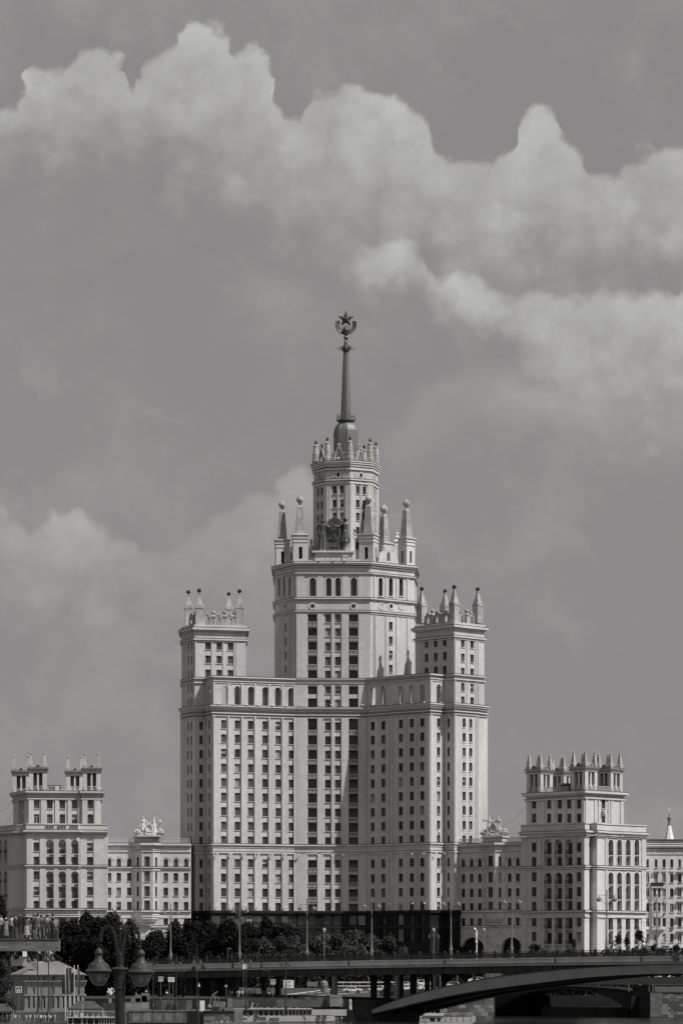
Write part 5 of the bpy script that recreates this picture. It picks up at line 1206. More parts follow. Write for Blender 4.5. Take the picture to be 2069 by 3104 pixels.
rm = MB(); rm.box(-.09, .09, -.2, 0, 0, 1.4); rme = rm.mesh('stiffener', STEEL)
px = 450
while px < 2110:
    inst('stiffener', rme, BR, bp(px, -.2, btop(px)-3.1), brz); px += 37
# roadway on the deck
mb = MB(); loft(mb, [(-4, .004), (-BW+4, .004)], PXS, btop); mb.build('roadway', ASPH, BR)
# railing: posts and cast panels
sp_px = 38.0
pm = MB(); pm.box(-.22, .22, -.22, .22, 0, 1.55); pm.lathe((0, 0, 1.55), [(.26, 0), (.28, .08), (.16, .16), (.05, .28)], 8); pme = pm.mesh('railing_post', DARK)
pn = MB(); wv = 2.9
for z0, z1 in ((.10, .2), (1.05, 1.12), (1.28, 1.42)): pn.box(-wv/2, wv/2, -.06, .06, z0, z1)
for i in range(19): c = -wv/2+.08+i*(wv-.16)/18; pn.box(c-.035, c+.035, -.04, .04, .2, 1.05)
for i in range(6):
    c = -wv/2+.35+i*(wv-.7)/5; pn.lathe((c, 0, .62), [(.0, -.2), (.2, 0), (.0, .2)], 6)
pne = pn.mesh('railing_panel', DARK)
px = 440.0
while px < 2120:
    inst('railing_post', pme, BR, bp(px, .5, btop(px)), brz)
    q = px+sp_px/2; wpx = (Vector(bp(px+sp_px))-Vector(bp(px))).length
    inst('railing_panel', pne, BR, bp(q, .5, btop(q)), brz, (wpx/wv*.86, 1, 1)); px += sp_px
# arch
AU = [(1118, 3066), (1200, 3034), (1312, 3001.6), (1424, 2978), (1537, 2959), (1640, 2947), (1750, 2937), (1899, 2929), (2069, 2924.5), (2400, 2924)]
AL = [(1118, 3076), (1131, 3073), (1200, 3057), (1312, 3030), (1424, 3008.7), (1537, 2992.5), (1640, 2979.5), (1750, 2966.5), (1899, 2956), (2069, 2952), (2400, 2952)]
def smooth(tab, x):
    n = len(tab)
    for i in range(n-1):
        if x <= tab[i+1][0] or i == n-2:
            (x0, y0), (x1, y1) = tab[i], tab[i+1]
            m0 = (tab[i+1][1]-tab[max(i-1, 0)][1])/(tab[i+1][0]-tab[max(i-1, 0)][0]); m1 = (tab[min(i+2, n-1)][1]-y0)/(tab[min(i+2, n-1)][0]-x0)
            h = x1-x0; t = max(0, min(1, (x-x0)/h))
            return (2*t**3-3*t*t+1)*y0+(t**3-2*t*t+t)*h*m0+(-2*t**3+3*t*t)*y1+(t**3-t*t)*h*m1
aus = lambda px: Z(smooth(AU, px), bY(px)); als = lambda px: Z(smooth(AL, px), bY(px))
APX = [1118+(2400-1118)*i/48 for i in range(49)]
for (oa, ob) in ((.3, -2.4), (-8, -10), (-17, -19.4)):
    mb = MB()
    for a, b in zip(APX, APX[1:]):
        mb.quad(bp(a, oa, als(a)), bp(b, oa, als(b)), bp(b, oa, aus(b)), bp(a, oa, aus(a))); mb.quad(bp(a, oa, aus(a)), bp(b, oa, aus(b)), bp(b, ob, aus(b)), bp(a, ob, aus(a)))
        mb.quad(bp(a, ob, aus(a)), bp(b, ob, aus(b)), bp(b, ob, als(b)), bp(a, ob, als(a))); mb.quad(bp(a, ob, als(a)), bp(b, ob, als(b)), bp(b, oa, als(b)), bp(a, oa, als(a)))
    mb.build('arch_rib', BRA if oa > 0 else STEEL, BR)
mb = MB()
for a, b in zip(APX, APX[1:]):
    za = lambda q: aus(q)
    mb.quad(bp(a, .42, za(a)), bp(b, .42, za(b)), bp(b, .42, za(b)+.16), bp(a, .42, za(a)+.16)); mb.quad(bp(a, .42, za(a)+.16), bp(b, .42, za(b)+.16), bp(b, -2.5, za(b)+.16), bp(a, -2.5, za(a)+.16))
mb.build('arch_capping', STEEL, BR)
mb = MB()
for a, b in zip(APX, APX[1:]): mb.quad(bp(a, -2.4, als(a)+.5), bp(b, -2.4, als(b)+.5), bp(b, -17.5, als(b)+.5), bp(a, -17.5, als(a)+.5))
mb.build('arch_soffit', STEEL, BR)
rp_ = MB(); rp_.box(-.03, .03, -.03, .03, 0, 1.0); rpm = rp_.mesh('walkway_post', DARK)
for i in range(26):
    px = 1140+i*18
    if px < 1600: inst('walkway_post', rpm, BR, bp(px, .1, aus(px)+.14), brz)
def column(px, o, w, zb, m=STEEL, flare=True):
    zt = btop(px)-3.1; mb = MB(); c = Vector(bp(px, o, 0)); a = bd.to_3d()*w; n = (bn*-w).to_3d()
    mb.obox(c-a/2+Vector((0, 0, zb)), a, n, (0, 0, zt-zb))
    if flare: mb.obox(c-a*.75+Vector((0, 0, zt-.45)), a*1.5, n*1.3, (0, 0, .44))
    mb.build('column', m, BR)
for px in (1008, 1198): column(px, -.2, .95 if px < 1100 else .7, ZG if px < 1130 else aus(px), PAINT)
for px in (1313, 1432, 1549): column(px, -.2, .5, aus(px), PAINT)
for px in (1050, 1090, 1130, 1170): column(px, -9, 1.1, ZG, CONCD); column(px-24, -17, .9, ZG, CONCD)
for px in (1225, 1262): column(px, -9.6, .6, aus(px)-.2, CONCD)
for px in (618, 661): column(px, -3, 1.5 if px < 640 else .9, ZG, CONCD); column(px+30, -17, 1.0, ZG, CONCD)
for px in (455, 500, 552): column(px, -3, .9, 2.6, CONCD)
for px in (860,): column(px, -17, 1.0, ZG, CONCD)
mb = MB(); q = [bp(438, 1.0)[:2], bp(590, 1.0)[:2], bp(590, -BW)[:2], bp(438, -BW)[:2]]; q2 = [bp(436, -1.2)[:2], bp(592, -1.2)[:2], bp(592, -BW+1)[:2], bp(436, -BW+1)[:2]]; mb.prism([bp(438, -14)[:2], bp(560, -14)[:2], bp(560, -BW+1)[:2], bp(438, -BW+1)[:2]], 2.6, btop(500)-1.9); mb.build('abutment', CONCD, BR)
mb = MB(); q2 = [bp(1062, 1.2)[:2], bp(1128, 1.2)[:2], bp(1128, -BW)[:2], bp(1062, -BW)[:2]]; mb.prism(q2, -2, 3.2); q2 = [bp(1066, .2)[:2], bp(1118, .2)[:2], bp(1118, -BW)[:2], bp(1066, -BW)[:2]]; mb.prism(q2, 3.2, 4.9); mb.build('arch_footing', CONCD, BR)

# small second bridge over the side channel
SB = thing('side_bridge', (X(1700, 830), 830, 0), 'low flat-arched bridge over the side channel, seen under the big arch', 'bridge')
sa, sb_ = Vector(P2(1490, 840)), Vector(P2(1914, 822)); sd = (sb_-sa).normalized(); sn = Vector((sd.y, -sd.x)); sL = (sb_-sa).length
N_ = 30; mb = MB(); lm = MB()
def sp_(t, o, z): q = sa + sd*(sL*t) + sn*o; return (q.x, q.y, z)
tz = lambda t: 6.5 + 1.6*(1-(2*t-1)**2)**1.0*.7; uz = lambda t: tz(t)-.75 - 4.6*max(0, abs(2*t-1)**2.6)
for i in range(N_):
    a, b = i/N_, (i+1)/N_
    mb.quad(sp_(a, 0, uz(a)), sp_(b, 0, uz(b)), sp_(b, 0, tz(b)), sp_(a, 0, tz(a))); mb.quad(sp_(a, 0, uz(a)), sp_(b, 0, uz(b)), sp_(b, -14, uz(b)), sp_(a, -14, uz(a)))
    mb.quad(sp_(a, 0, tz(a)), sp_(b, 0, tz(b)), sp_(b, -14, tz(b)), sp_(a, -14, tz(a))); mb.quad(sp_(a, -14, uz(a)), sp_(b, -14, uz(b)), sp_(b, -14, tz(b)), sp_(a, -14, tz(a)))
    for (o0, o1, z0, z1) in ((.5, -.2, -.05, .38),):
        lm.quad(sp_(a, o0, tz(a)+z0), sp_(b, o0, tz(b)+z0), sp_(b, o0, tz(b)+z1), sp_(a, o0, tz(a)+z1)); lm.quad(sp_(a, o0, tz(a)+z1), sp_(b, o0, tz(b)+z1), sp_(b, o1, tz(b)+z1), sp_(a, o1, tz(a)+z1)); lm.quad(sp_(a, o0, tz(a)+z0), sp_(b, o0, tz(b)+z0), sp_(b, o1, tz(b)+z0), sp_(a, o1, tz(a)+z0))
mb.build('span', CONCD, SB); lm.build('edge_beam', CONC, SB)
rl = MB()
for i in range(37): rl.obox(sp_(i/36, .2, tz(i/36)+.38), sd.to_3d()*.22, (sn*-.2).to_3d(), (0, 0, 1.25))
for h in (.5, .85, 1.2):
    for i in range(N_): a, b = i/N_, (i+1)/N_; rl.quad(sp_(a, .1, tz(a)+.38+h), sp_(b, .1, tz(b)+.38+h), sp_(b, .1, tz(b)+.48+h), sp_(a, .1, tz(a)+.48+h))
rl.build('railing', DARK, SB)

# ------------------------------------------------------------------ trees
TR = {}
ORD = 'first second third fourth fifth sixth seventh eighth ninth tenth eleventh twelfth thirteenth fourteenth fifteenth sixteenth seventeenth eighteenth nineteenth twentieth'.split()
def tree_kit(key, w, h, trunk_h, n, leaf, seed, mats, nl=22, low=.0):
    q = random.Random(seed); lm = MB(); lobes = []
    for i in range(nl):
        z = q.uniform(low, 1.0); rr = math.sin(math.pi*min(1, (z*.80+.16)))*.5
        a = q.uniform(0, 6.283); d = rr*q.uniform(.2, .9); lobes.append((d*w*math.cos(a), d*w*math.sin(a), trunk_h+(h-trunk_h)*z*.88, q.uniform(.12, .22)*w, q.uniform(.09, .15)*(h-trunk_h)))
    for i in range(n):
        lx, ly, lz, lr, lh = lobes[q.randrange(nl)]
        u = q.uniform(-1, 1); a = q.uniform(0, 6.283); s = math.sqrt(1-u*u); k = q.uniform(.6, 1.08) if q.random() < .9 else q.uniform(1.05, 1.35)
        dr = Vector((s*math.cos(a), s*math.sin(a), u))
        c = Vector((lx+lr*k*dr.x, ly+lr*k*dr.y, lz+lh*k*u)); sz = leaf*q.uniform(.5, 1.3)
        d = (dr*1.3 + Vector((q.gauss(0, .55), q.gauss(0, .55), q.gauss(0, .55)+.25))).normalized(); e = d.cross(Vector((q.gauss(0, 1), q.gauss(0, 1), q.gauss(0, 1)))).normalized()*sz; g = d.cross(e).normalized()*sz*q.uniform(.5, .9)
        lm.quad(c-e, c-g*.9+e*.1, c+e, c+g, 0 if q.random() < .75 else 1)
    tm = MB(); tm.tube([(0, 0, -.3), (.05*w*.2, 0, trunk_h*.6), (0, .1, trunk_h+(h-trunk_h)*.45)], .022*h*.6+.08, 7, 0, .06)
    bs = []
    for i in range(7):
        l = lobes[i]; b = MB(); b.tube([(0, .05, trunk_h*.8+(h-trunk_h)*.05*i), (l[0]*.5, l[1]*.5, (l[2]+trunk_h)*.5), (l[0]*.95, l[1]*.95, l[2])], .10, 5, 0, .03); bs.append(b.mesh('limb', BARK))
    TR[key] = (lm.mesh('crown', mats), tm.mesh('trunk', BARK), bs)
def tree(name, key, px, Y, zb, rz, sc, label, group=None, cat='tree'):
    crown, trunk, limbs = TR[key]
    t = thing(name, (X(px, Y), Y, zb), label, cat, group)
    t.rotation_euler = (0, 0, rz); t.scale = sc if isinstance(sc, tuple) else (sc, sc, sc)
    for nm, me in (('trunk', trunk), ('crown', crown)):
        o = bpy.data.objects.new(nm, me); C.objects.link(o); o.parent = t
    for me in limbs: o = bpy.data.objects.new('limb', me); C.objects.link(o); o.parent = t
    return t
tree_kit('a', 9, 17, 1.6, 9000, .34, 1, [LEAF[0], LEAF[1]], 34); tree_kit('b', 10, 16, 1.3, 9000, .36, 2, [LEAF[0], LEAF[1]], 34); tree_kit('c', 9, 13, 1.5, 7000, .30, 3, [LEAF[2], LEAF[1]], 28); tree_kit('d', 5, 6, .4, 2300, .20, 4, [LEAF[1], LEAF[0]], 30)
kl = ['a', 'b']
for i, (px, ytop, Y, wpx) in enumerate([(208,2792,828,120),(258,2770,832,125),(305,2784,822,120),(346,2772,836,120),(392,2796,826,105),(468,2824,842,110),(528,2796,846,120),(588,2790,850,130),(640,2796,852,100),(690,2790,846,120),(748,2800,850,110),(806,2786,852,120),(862,2802,850,110),(912,2832,846,90)]):
    k = kl[i % 2]; H = (17 if k == 'a' else 16); h = Z(ytop, Y)-ZG; W_0 = (9 if k == 'a' else 10); s = h/H/.97; w = wpx*Y/F/W_0*1.05
    lab = ['dense dark tree behind the ornate lamp, %s' % t for t in ('leftmost beside the viewing platform', 'tallest of the group left of the post', 'in front of the post', 'with its crown behind the finial', 'by the right lantern')][i] if i < 5 else None
    tree('tree', k, px, Y, ZG, i*1.3, (w*1.28, w*.9, s), lab or '%s dark leafy tree from the left in the row before the high-rise plinth' % ORD[i-5], 'trees before the high-rise' if i >= 5 else 'trees behind the ornate lamp')
for i, (px, ytop, Y, wpx) in enumerate([(800,2848,834,80),(850,2842,834,80),(893,2838,832,70),(962,2846,836,90),(1020,2834,838,100),(1072,2821,840,100),(1125,2838,838,90),(1178,2842,836,90),(1222,2872,832,60)]):
    h = Z(ytop, Y)-ZG; tree('tree', 'c', px, Y, ZG, i*2.1, (wpx*Y/F/9*1.55, wpx*Y/F/9*1.2, h/13/.97), '%s lighter round-topped tree from the left behind the bridge railing' % ORD[i], 'lighter trees behind the bridge railing')
for i, (px, ytop, Y, wpx, lab) in enumerate([(1622,2866,800,62,'low spreading shrub tree behind the railing before the shaded corner block'),(1735,2852,800,26,'thin upright sapling behind the railing before the shaded corner block'),(1874,2840,800,36,'slim airy tree before the sunlit niches'),(1902,2846,800,30,'airy sapling between two trees before the sunlit niches'),(1935,2826,802,40,'tallest tree before the right corner block, beside a hooked lamp'),(1978,2868,800,40,'ragged shrub before the plain apartment block'),(2052,2868,800,44,'small shrub at the right edge above the railing'),(2010,2880,802,40,'low shrub under the oriel of the plain apartment block')]):
    zb = 10.0; h = (Z(ytop, Y)-zb)*1.08; wpx *= 1.35; tree('tree' if 'tree' in lab or 'sapling' in lab else 'shrub', 'd', px, Y, zb, i*1.7, (wpx*Y/F/5, wpx*Y/F/5, h/6/.95), lab, cat='tree' if 'tree' in lab or 'sapling' in lab else 'shrub')
mb = MB(); mb.prism([P2(1560, 795), P2(2120, 795), P2(2120, 806), P2(1560, 806)], 8.2, 10.02); tag(mb.build('embankment_terrace', EARTH), kind='structure')
tree('tree', 'b', -6, 800, ZG, .4, (.85, .85, (Z(2722, 800)-ZG)/15.6), 'dark tree rising above the viewing platform at the left edge')
tree('tree', 'c', 12, 690, .9, 1.9, (.62, .62, (Z(2912, 690)-.9)/12.6), 'sunlit leafy tree at the left edge beside the hip-roofed building')
tree('tree', 'd', 70, 850, ZG, .2, (1.3, 1.3, (Z(2768, 850)-ZG)/5.8), 'dark bush-topped tree seen just over the heads on the platform')
tree('tree', 'd', 112, 850, ZG, 1.2, (1.3, 1.3, (Z(2772, 850)-ZG)/5.8), 'dark tree showing between the tallest heads on the platform')
# thicket under the bridge line
hb = MB(); q = random.Random(8)
for i in range(26000):
    px = q.uniform(60, 1420); Y = q.uniform(838, 853); top = 8.5 if px < 470 else (11.5+2.2*math.sin(px*.045)+1.2*math.sin(px*.13+1) if px < 955 else 4.5)
    c = Vector((X(px, Y), Y, ZG + .1 + top*(q.random()**.85)*(.85+.15*math.sin(px*.11)))); sz = q.uniform(.25, .5)
    d = Vector((q.gauss(0, .6), -1+q.gauss(0, .6), q.gauss(0, .6)+.5)).normalized(); e = d.cross(Vector((q.gauss(0, 1), 1, q.gauss(0, 1)))).normalized()*sz; g = d.cross(e).normalized()*sz*.7
    hb.quad(c-e, c-g, c+e, c+g, q.randrange(2))
tag(hb.build('undergrowth', [LEAF[0], LEAF[0]]), label='dark undergrowth along the foot of the high-rise behind the bridge', cat='undergrowth', kind='stuff')
hb = MB(); q = random.Random(18)
for i in range(12000):
    px = q.uniform(775, 1240); Y = q.uniform(829, 836); top = 10.8+2.4*math.sin(px*.036+.8)+1.0*math.sin(px*.11) if px < 1180 else 7.5
    c = Vector((X(px, Y), Y, ZG + .1 + top*(q.random()**.7))); sz = q.uniform(.22, .42)
    d = Vector((q.gauss(.2, .6), -1+q.gauss(0, .6), q.gauss(0, .6)+.6)).normalized(); e = d.cross(Vector((q.gauss(0, 1), 1, q.gauss(0, 1)))).normalized()*sz; g = d.cross(e).normalized()*sz*.7
    hb.quad(c-e, c-g, c+e, c+g, q.randrange(2))
tag(hb.build('undergrowth', [LEAF[2], LEAF[1]]), label='lighter leafy bushes massed behind the bridge railing, before the granite plinth', cat='undergrowth', kind='stuff')
hb = MB(); q = random.Random(28)
for i in range(9000):
    px = q.uniform(1490, 2130); Y = q.uniform(849, 856); top = 5.2+1.2*math.sin(px*.05)
    c = Vector((X(px, Y), Y, ZG-1 + top*(q.random()**.7))); sz = q.uniform(.25, .5)
    d = Vector((q.gauss(0, .6), -1+q.gauss(0, .6), q.gauss(0, .6)+.5)).normalized(); e = d.cross(Vector((q.gauss(0, 1), 1, q.gauss(0, 1)))).normalized()*sz; g = d.cross(e).normalized()*sz*.7
    hb.quad(c-e, c-g, c+e, c+g, q.randrange(2))
tag(hb.build('undergrowth', [LEAF[0], LEAF[0]]), label='dark foliage behind the side bridge, seen under the right end of the big bridge', cat='undergrowth', kind='stuff')
hb = MB(); q = random.Random(29)
for i in range(5000):
    px = q.uniform(1580, 2120); Y = q.uniform(797, 804); k = .5+.5*math.sin(px*.031+1)*math.sin(px*.083); top = 4.4+2.6*k
    c = Vector((X(px, Y), Y, 10.0 + top*(q.random()**.8))); sz = q.uniform(.2, .38)
    if k < .28: continue
    d = Vector((q.gauss(0, .7), -1+q.gauss(0, .7), q.gauss(0, .7)+.5)).normalized(); e = d.cross(Vector((q.gauss(0, 1), 1, q.gauss(0, 1)))).normalized()*sz; g = d.cross(e).normalized()*sz*.6
    hb.quad(c-e, c-g, c+e, c+g, q.randrange(2))
tag(hb.build('hedge', [LEAF[0], LEAF[1]]), label='ragged dark hedge behind the bridge railing, before the right corner block', cat='hedge', kind='stuff')
# ------------------------------------------------------------------ figures
SKIN = mat('skin', .30, .6, .1, 4); HAIR = mat('dark_hair', .02, .6, .2, 6)
def cloth(n, b): return mat(n, b, .85, .18, 5, .12)
CL = {'black': cloth('black_cloth', .012), 'dark': cloth('dark_cloth', .045), 'mid': cloth('grey_cloth', .13), 'light': cloth('light_cloth', .28), 'white': cloth('white_cloth', .55), 'denim': cloth('denim_cloth', .08)}
def skin_mesh(name, V, E, Rr, mats, fn, levels=1):
    me = bpy.data.meshes.new(name+'_base'); me.from_pydata(V, E, []); ob = bpy.data.objects.new(name+'_base', me); C.objects.link(ob)
    sk = ob.modifiers.new('skin', 'SKIN'); sk.use_smooth_shade = True
    for i, r in enumerate(Rr):
        d = me.skin_vertices[0].data[i]; d.radius = r if isinstance(r, tuple) else (r, r); d.use_root = (i == 0)
    ss = ob.modifiers.new('sub', 'SUBSURF'); ss.levels = levels; ss.render_levels = levels
    dg = bpy.context.evaluated_depsgraph_get(); dg.update()
    out = bpy.data.meshes.new_from_object(ob.evaluated_get(dg)); out.name = name
    bpy.data.objects.remove(ob); bpy.data.meshes.remove(me)
    out.materials.clear()
    for m in mats: out.materials.append(m)
    for p in out.polygons: p.material_index = fn(p.center); p.use_smooth = True
    return out
ARMS = {'down': ((.235,.02,1.16),(.25,-.04,.92),(.25,-.07,.82)), 'face': ((.27,-.12,1.24),(.12,-.30,1.50),(.06,-.33,1.55)), 'fold': ((.24,-.05,1.17),(.08,-.24,1.15),(-.02,-.27,1.17)),
        'hip': ((.31,.05,1.18),(.20,-.06,1.0),(.15,-.10,.98)), 'up': ((.30,-.05,1.50),(.34,-.08,1.75),(.35,-.09,1.84)), 'out': ((.36,-.02,1.20),(.46,-.12,1.02),(.50,-.18,.98)), 'shield': ((.36,-.03,1.24),(.52,-.08,1.28),(.60,-.08,1.30))}
def body(name, la='down', ra='down', top=0, legs=1, shoes=2, sleeves=.98, spread=.0, step=0.0, mats=None, female=False):
    """standing figure facing -Y, 1.72 m; one continuous skinned surface"""
    V = [(0,0,.95),(0,.01,1.12),(0,.0,1.32),(0,.0,1.43),(0,.01,1.50),(0,-.005,1.56),(0,-.01,1.66)]
    Rr = [(.172,.125),(.158,.118),(.182,.125),(.11,.088),(.055,.055),(.080,.092),(.070,.082)]
    E = [(0,1),(1,2),(2,3),(3,4),(4,5),(5,6)]
    for s, arm in ((-1, la), (1, ra)):
        b = len(V); el, wr, ha = ARMS[arm]; sw = .175 if female else .195
        V += [(s*sw, 0, 1.41), (s*el[0], el[1], el[2]), (s*wr[0], wr[1], wr[2]), (s*ha[0], ha[1], ha[2])]; Rr += [.072, .054, .038, (.030, .042)]; E += [(3, b), (b, b+1), (b+1, b+2), (b+2, b+3)]
    for s in (-1, 1):
        b = len(V); st = step*s
        V += [(s*.095, 0, .86), (s*(.10+spread*.5), -.02+st*.5, .49), (s*(.105+spread), .02+st, .09), (s*(.115+spread), -.13+st, .035)]; Rr += [.105, .080, .064, (.048, .034)]; E += [(0, b), (b, b+1), (b+1, b+2), (b+2, b+3)]
    def fn(c):
        if c.z > 1.475 and abs(c.x) < .12 and c.y > -.16: return 3
        if c.z < .085: return shoes
        if c.z < .97 and abs(c.x) < .19+spread: return legs
        d = abs(c.x)
        if d > .2 or c.y < -.2: 
            if (c.z < 1.05 + (1-sleeves)*.6 and d > .2) or (c.y < -.24): return 3
        return top
    me = skin_mesh(name, V, E, Rr, mats, fn, 1)
    # fingers and thumb as tapered stubs growing out of each palm
    mb = MB()
    for s, arm in ((-1, la), (1, ra)):
        el, wr, ha = ARMS[arm]; w = Vector((s*wr[0], wr[1], wr[2])); h = Vector((s*ha[0], ha[1], ha[2])); d = (h-w).normalized(); sd_ = d.cross(Vector((0, 1, .2))).normalized()
        for k, ln in enumerate((.075, .085, .08, .062)): o = h+d*.02+sd_*(.018*(k-1.5)); mb.tube([o, o+d*ln*.6, o+d*ln*.9+Vector((0, -.02, 0))], .010, 5, 3, .006)
        o = w+d*.03+Vector((0, -.03, 0)); mb.tube([o, o+d*.03+Vector((0, -.035, 0)), o+d*.06+Vector((0, -.04, 0))], .011, 5, 3, .007)
    # face: nose, brow line, ears
    mb.poly([(-.014, -.094, 1.60), (.014, -.094, 1.60), (0, -.118, 1.59)], 3); mb.poly([(-.014, -.094, 1.60), (0, -.118, 1.59), (0, -.092, 1.635)], 3); mb.poly([(.014, -.094, 1.60), (0, -.092, 1.635), (0, -.118, 1.59)], 3)
    for s in (-1, 1): mb.ball((s*.083, .01, 1.605), .022, 6, 4, 3, 1.4); mb.ball((s*.03, -.086, 1.632), .011, 5, 4, 4)
    mb.box(-.022, .022, -.096, -.088, 1.563, 1.570, 4)
    bm = bmesh.new(); bm.from_mesh(me); off = len(bm.verts)
    vs_ = [bm.verts.new(v) for v in mb.v]
    for f, m in zip(mb.f, mb.m):
        try: ff = bm.faces.new([vs_[i] for i in f]); ff.material_index = m; ff.smooth = True
        except ValueError: pass
    bm.to_mesh(me); bm.free(); return me
def hair_mesh(m, long=False):
    mb = MB(); mb.lathe((0, .012, 1.60), [(.088, -.02 if not long else -.16), (.096, .03), (.092, .07), (.070, .11), (.03, .132)], 12)
    return mb.mesh('hair', m, smooth=True)
def hat_mesh(m):
    mb = MB(); mb.lathe((0, 0, 1.655), [(.15, -.01), (.15, 0), (.098, .012), (.092, .07), (.06, .095), (.01, .10)], 14); return mb.mesh('hat', m, smooth=True)
def cap_mesh(m):
    mb = MB(); mb.lathe((0, 0, 1.645), [(.096, 0), (.094, .05), (.06, .09), (.01, .10)], 12); mb.box(-.07, .07, -.19, -.07, 1.645, 1.66); return mb.mesh('cap', m, smooth=True)
def skirt_mesh(m, z0=.32, w=.27):
    mb = MB(); mb.lathe((0, 0, 0), [(w, z0), (w*.99, z0+.02), (w*.72, .72), (.175, .93), (.15, 1.0)], 18, 0, 0, fn=lambda a, z: 1+.05*math.sin(a*7)*max(0, (1-z)*1.4)); return mb.mesh('skirt', m, smooth=True)
def bag_mesh(m):
    mb = MB(); mb.lathe((.24, -.02, .92), [(.07, 0), (.10, .04), (.11, .20), (.10, .30), (.05, .34)], 10); mb.tube([(.24, -.02, 1.2), (.16, -.05, 1.42)], .012, 5); return mb.mesh('bag', m, smooth=True)
def person(loc, rz, me, label, group=None, scale=1.0, extras=()):
    o = bpy.data.objects.new('person', me); C.objects.link(o); o.location = loc; o.rotation_euler = (0, 0, rz); o.scale = (scale,)*3; tag(o, label, 'person', group)
    for nm, m2 in extras: c = bpy.data.objects.new(nm, m2); C.objects.link(c); c.parent = o
    return o

# ------------------------------------------------------------------ viewing platform (upper left) with its visitors
PY = 233.0; pz = Z(2849, PY)
VP = thing('viewing_platform', (-28, PY, pz-.8), 'concrete viewing platform jutting in from the left, with a glass railing', 'platform')
VPC = mat('board_marked_concrete', .13, .8, .35, 1.6, .2, bump=.5, stretch=(.35, .35, 1.6))
x1 = X(179, PY); mb = MB(); mb.prism([(-75, PY+7), (-60, PY-.6), (x1, PY), (x1+.05, PY+.4), (-34, PY+7)], Z(2884, PY), pz); mb.build('slab', VPC, VP)
mb = MB(); mb.prism([(-75, PY+7.02), (-60.02, PY-.66), (x1+.05, PY-.06), (x1+.05, PY+.06), (-34, PY+7.02)], pz, pz+.05); mb.build('slab_edge', CONC, VP)
gl = bpy.data.materials.new('railing_glass'); gl.use_nodes = True; b_ = gl.node_tree.nodes['Principled BSDF']; b_.inputs['Base Color'].default_value = (.05, .05, .05, 1); b_.inputs['Roughness'].default_value = .03; b_.inputs['Alpha'].default_value = .18; b_.inputs['Specular IOR Level'].default_value = .15
fp = Face((-60, PY-.5), (x1-.05, PY+.08))
for i in range(13): u1 = fp.L-i*1.6; mb = MB(); fp.box(mb, u1-1.57, u1, pz+.06, pz+1.35, -.06, -.045); mb.build('glass_panel', gl, VP)
for i in range(13): u1 = fp.L-i*1.6; mb = MB(); fp.box(mb, u1-.02, u1+.02, pz+.05, pz+1.37, -.10, -.065); mb.build('glass_clamp', PAINT, VP)
mb = MB(); mb.obox((x1-.06, PY+.12, pz+.05), (.03, .0, 0), (-.3, 1.6, 0), (0, 0, 1.3)); mb.build('glass_panel', gl, VP)
mb = MB(); mb.prism([(-52, PY+.5), (-48, PY+.5), (-45, PY+4), (-50, PY+4)], -2, Z(2885, PY)); mb.build('support', CONC, VP)
PV = [  # px, dy, facing, scale, top, legs, arms, label, extras
 (3, .5, R(60), 1.0, 'light', 'black', 'down', 'fold', 'person in a pale shirt and dark trousers at the left edge of the platform', ()),
 (18, .45, R(200), .86, 'light', 'light', 'fold', 'fold', 'small person in a pale patterned dress and white cap on the platform', ('cap:white', 'skirt:light')),
 (35, 1.3, R(150), 1.0, 'white', 'black', 'down', 'down', 'person in a white shirt half hidden behind the dark-haired man', ('hair',)),
 (45, .5, R(95), 1.03, 'dark', 'denim', 'fold', 'face', 'dark-haired person in a grey shirt with raised forearms, facing right', ('hair',)),
 (62, .45, R(-80), .98, 'black', 'denim', 'down', 'face', 'person in a black sleeveless top and grey trousers, wearing a pale cap', ('cap:mid',)),
 (81, .4, R(170), .95, 'mid', 'dark', 'fold', 'fold', 'person in a brimmed hat and long pale skirt at the glass railing', ('hat:light', 'skirt:white')),
 (103, 1.5, R(10), 1.03, 'black', 'black', 'down', 'down', 'person in dark clothes behind the man in the grey jacket', ('hair',)),
 (114, .4, R(185), 1.04, 'mid', 'light', 'down', 'out', 'person in a grey jacket and pale trousers seen from behind', ('hair',)),
 (143, .45, R(5), 1.0, 'light', 'dark', 'face', 'face', 'person in a pale shirt holding a camera up to the face', ('hair',)),
 (160, .7, R(-60), 1.03, 'dark', 'dark', 'down', 'fold', 'person with a pale shoulder bag and dark shorts at the end of the platform', ('hair', 'bag:light')),
 (126, 1.9, R(40), .98, 'dark', 'dark', 'down', 'down', 'person glimpsed between the grey jacket and the photographer', ('hair',)),
]
for i, (px, dy, rz, sc, top, legs, la, ra, lab, ex) in enumerate(PV):
    me = body('person_%d' % i, la, ra, 0, 1, 2, mats=[CL[top], CL[legs], CL['black'], SKIN, HAIR], spread=.05 if legs == 'light' else .02, step=.08 if i % 2 else 0, female='skirt' in str(ex))
    exs = []
    for e in ex:
        k, _, m = e.partition(':')
        exs.append((k, {'hair': lambda: hair_mesh(HAIR), 'hat': lambda: hat_mesh(CL[m]), 'cap': lambda: cap_mesh(CL[m]), 'skirt': lambda: skirt_mesh(CL[m]), 'bag': lambda: bag_mesh(CL[m])}[k]()))
    if not any(k in ('hat', 'cap', 'hair') for k, _ in exs): exs.append(('hair', hair_mesh(HAIR)))
    elif any(k in ('hat', 'cap') for k, _ in exs): exs.append(('hair', hair_mesh(HAIR, True)))
    Y = PY+dy; person((X(px, Y), Y, pz+.004), rz, me, lab, 'visitors on the viewing platform', sc*1.02, exs)
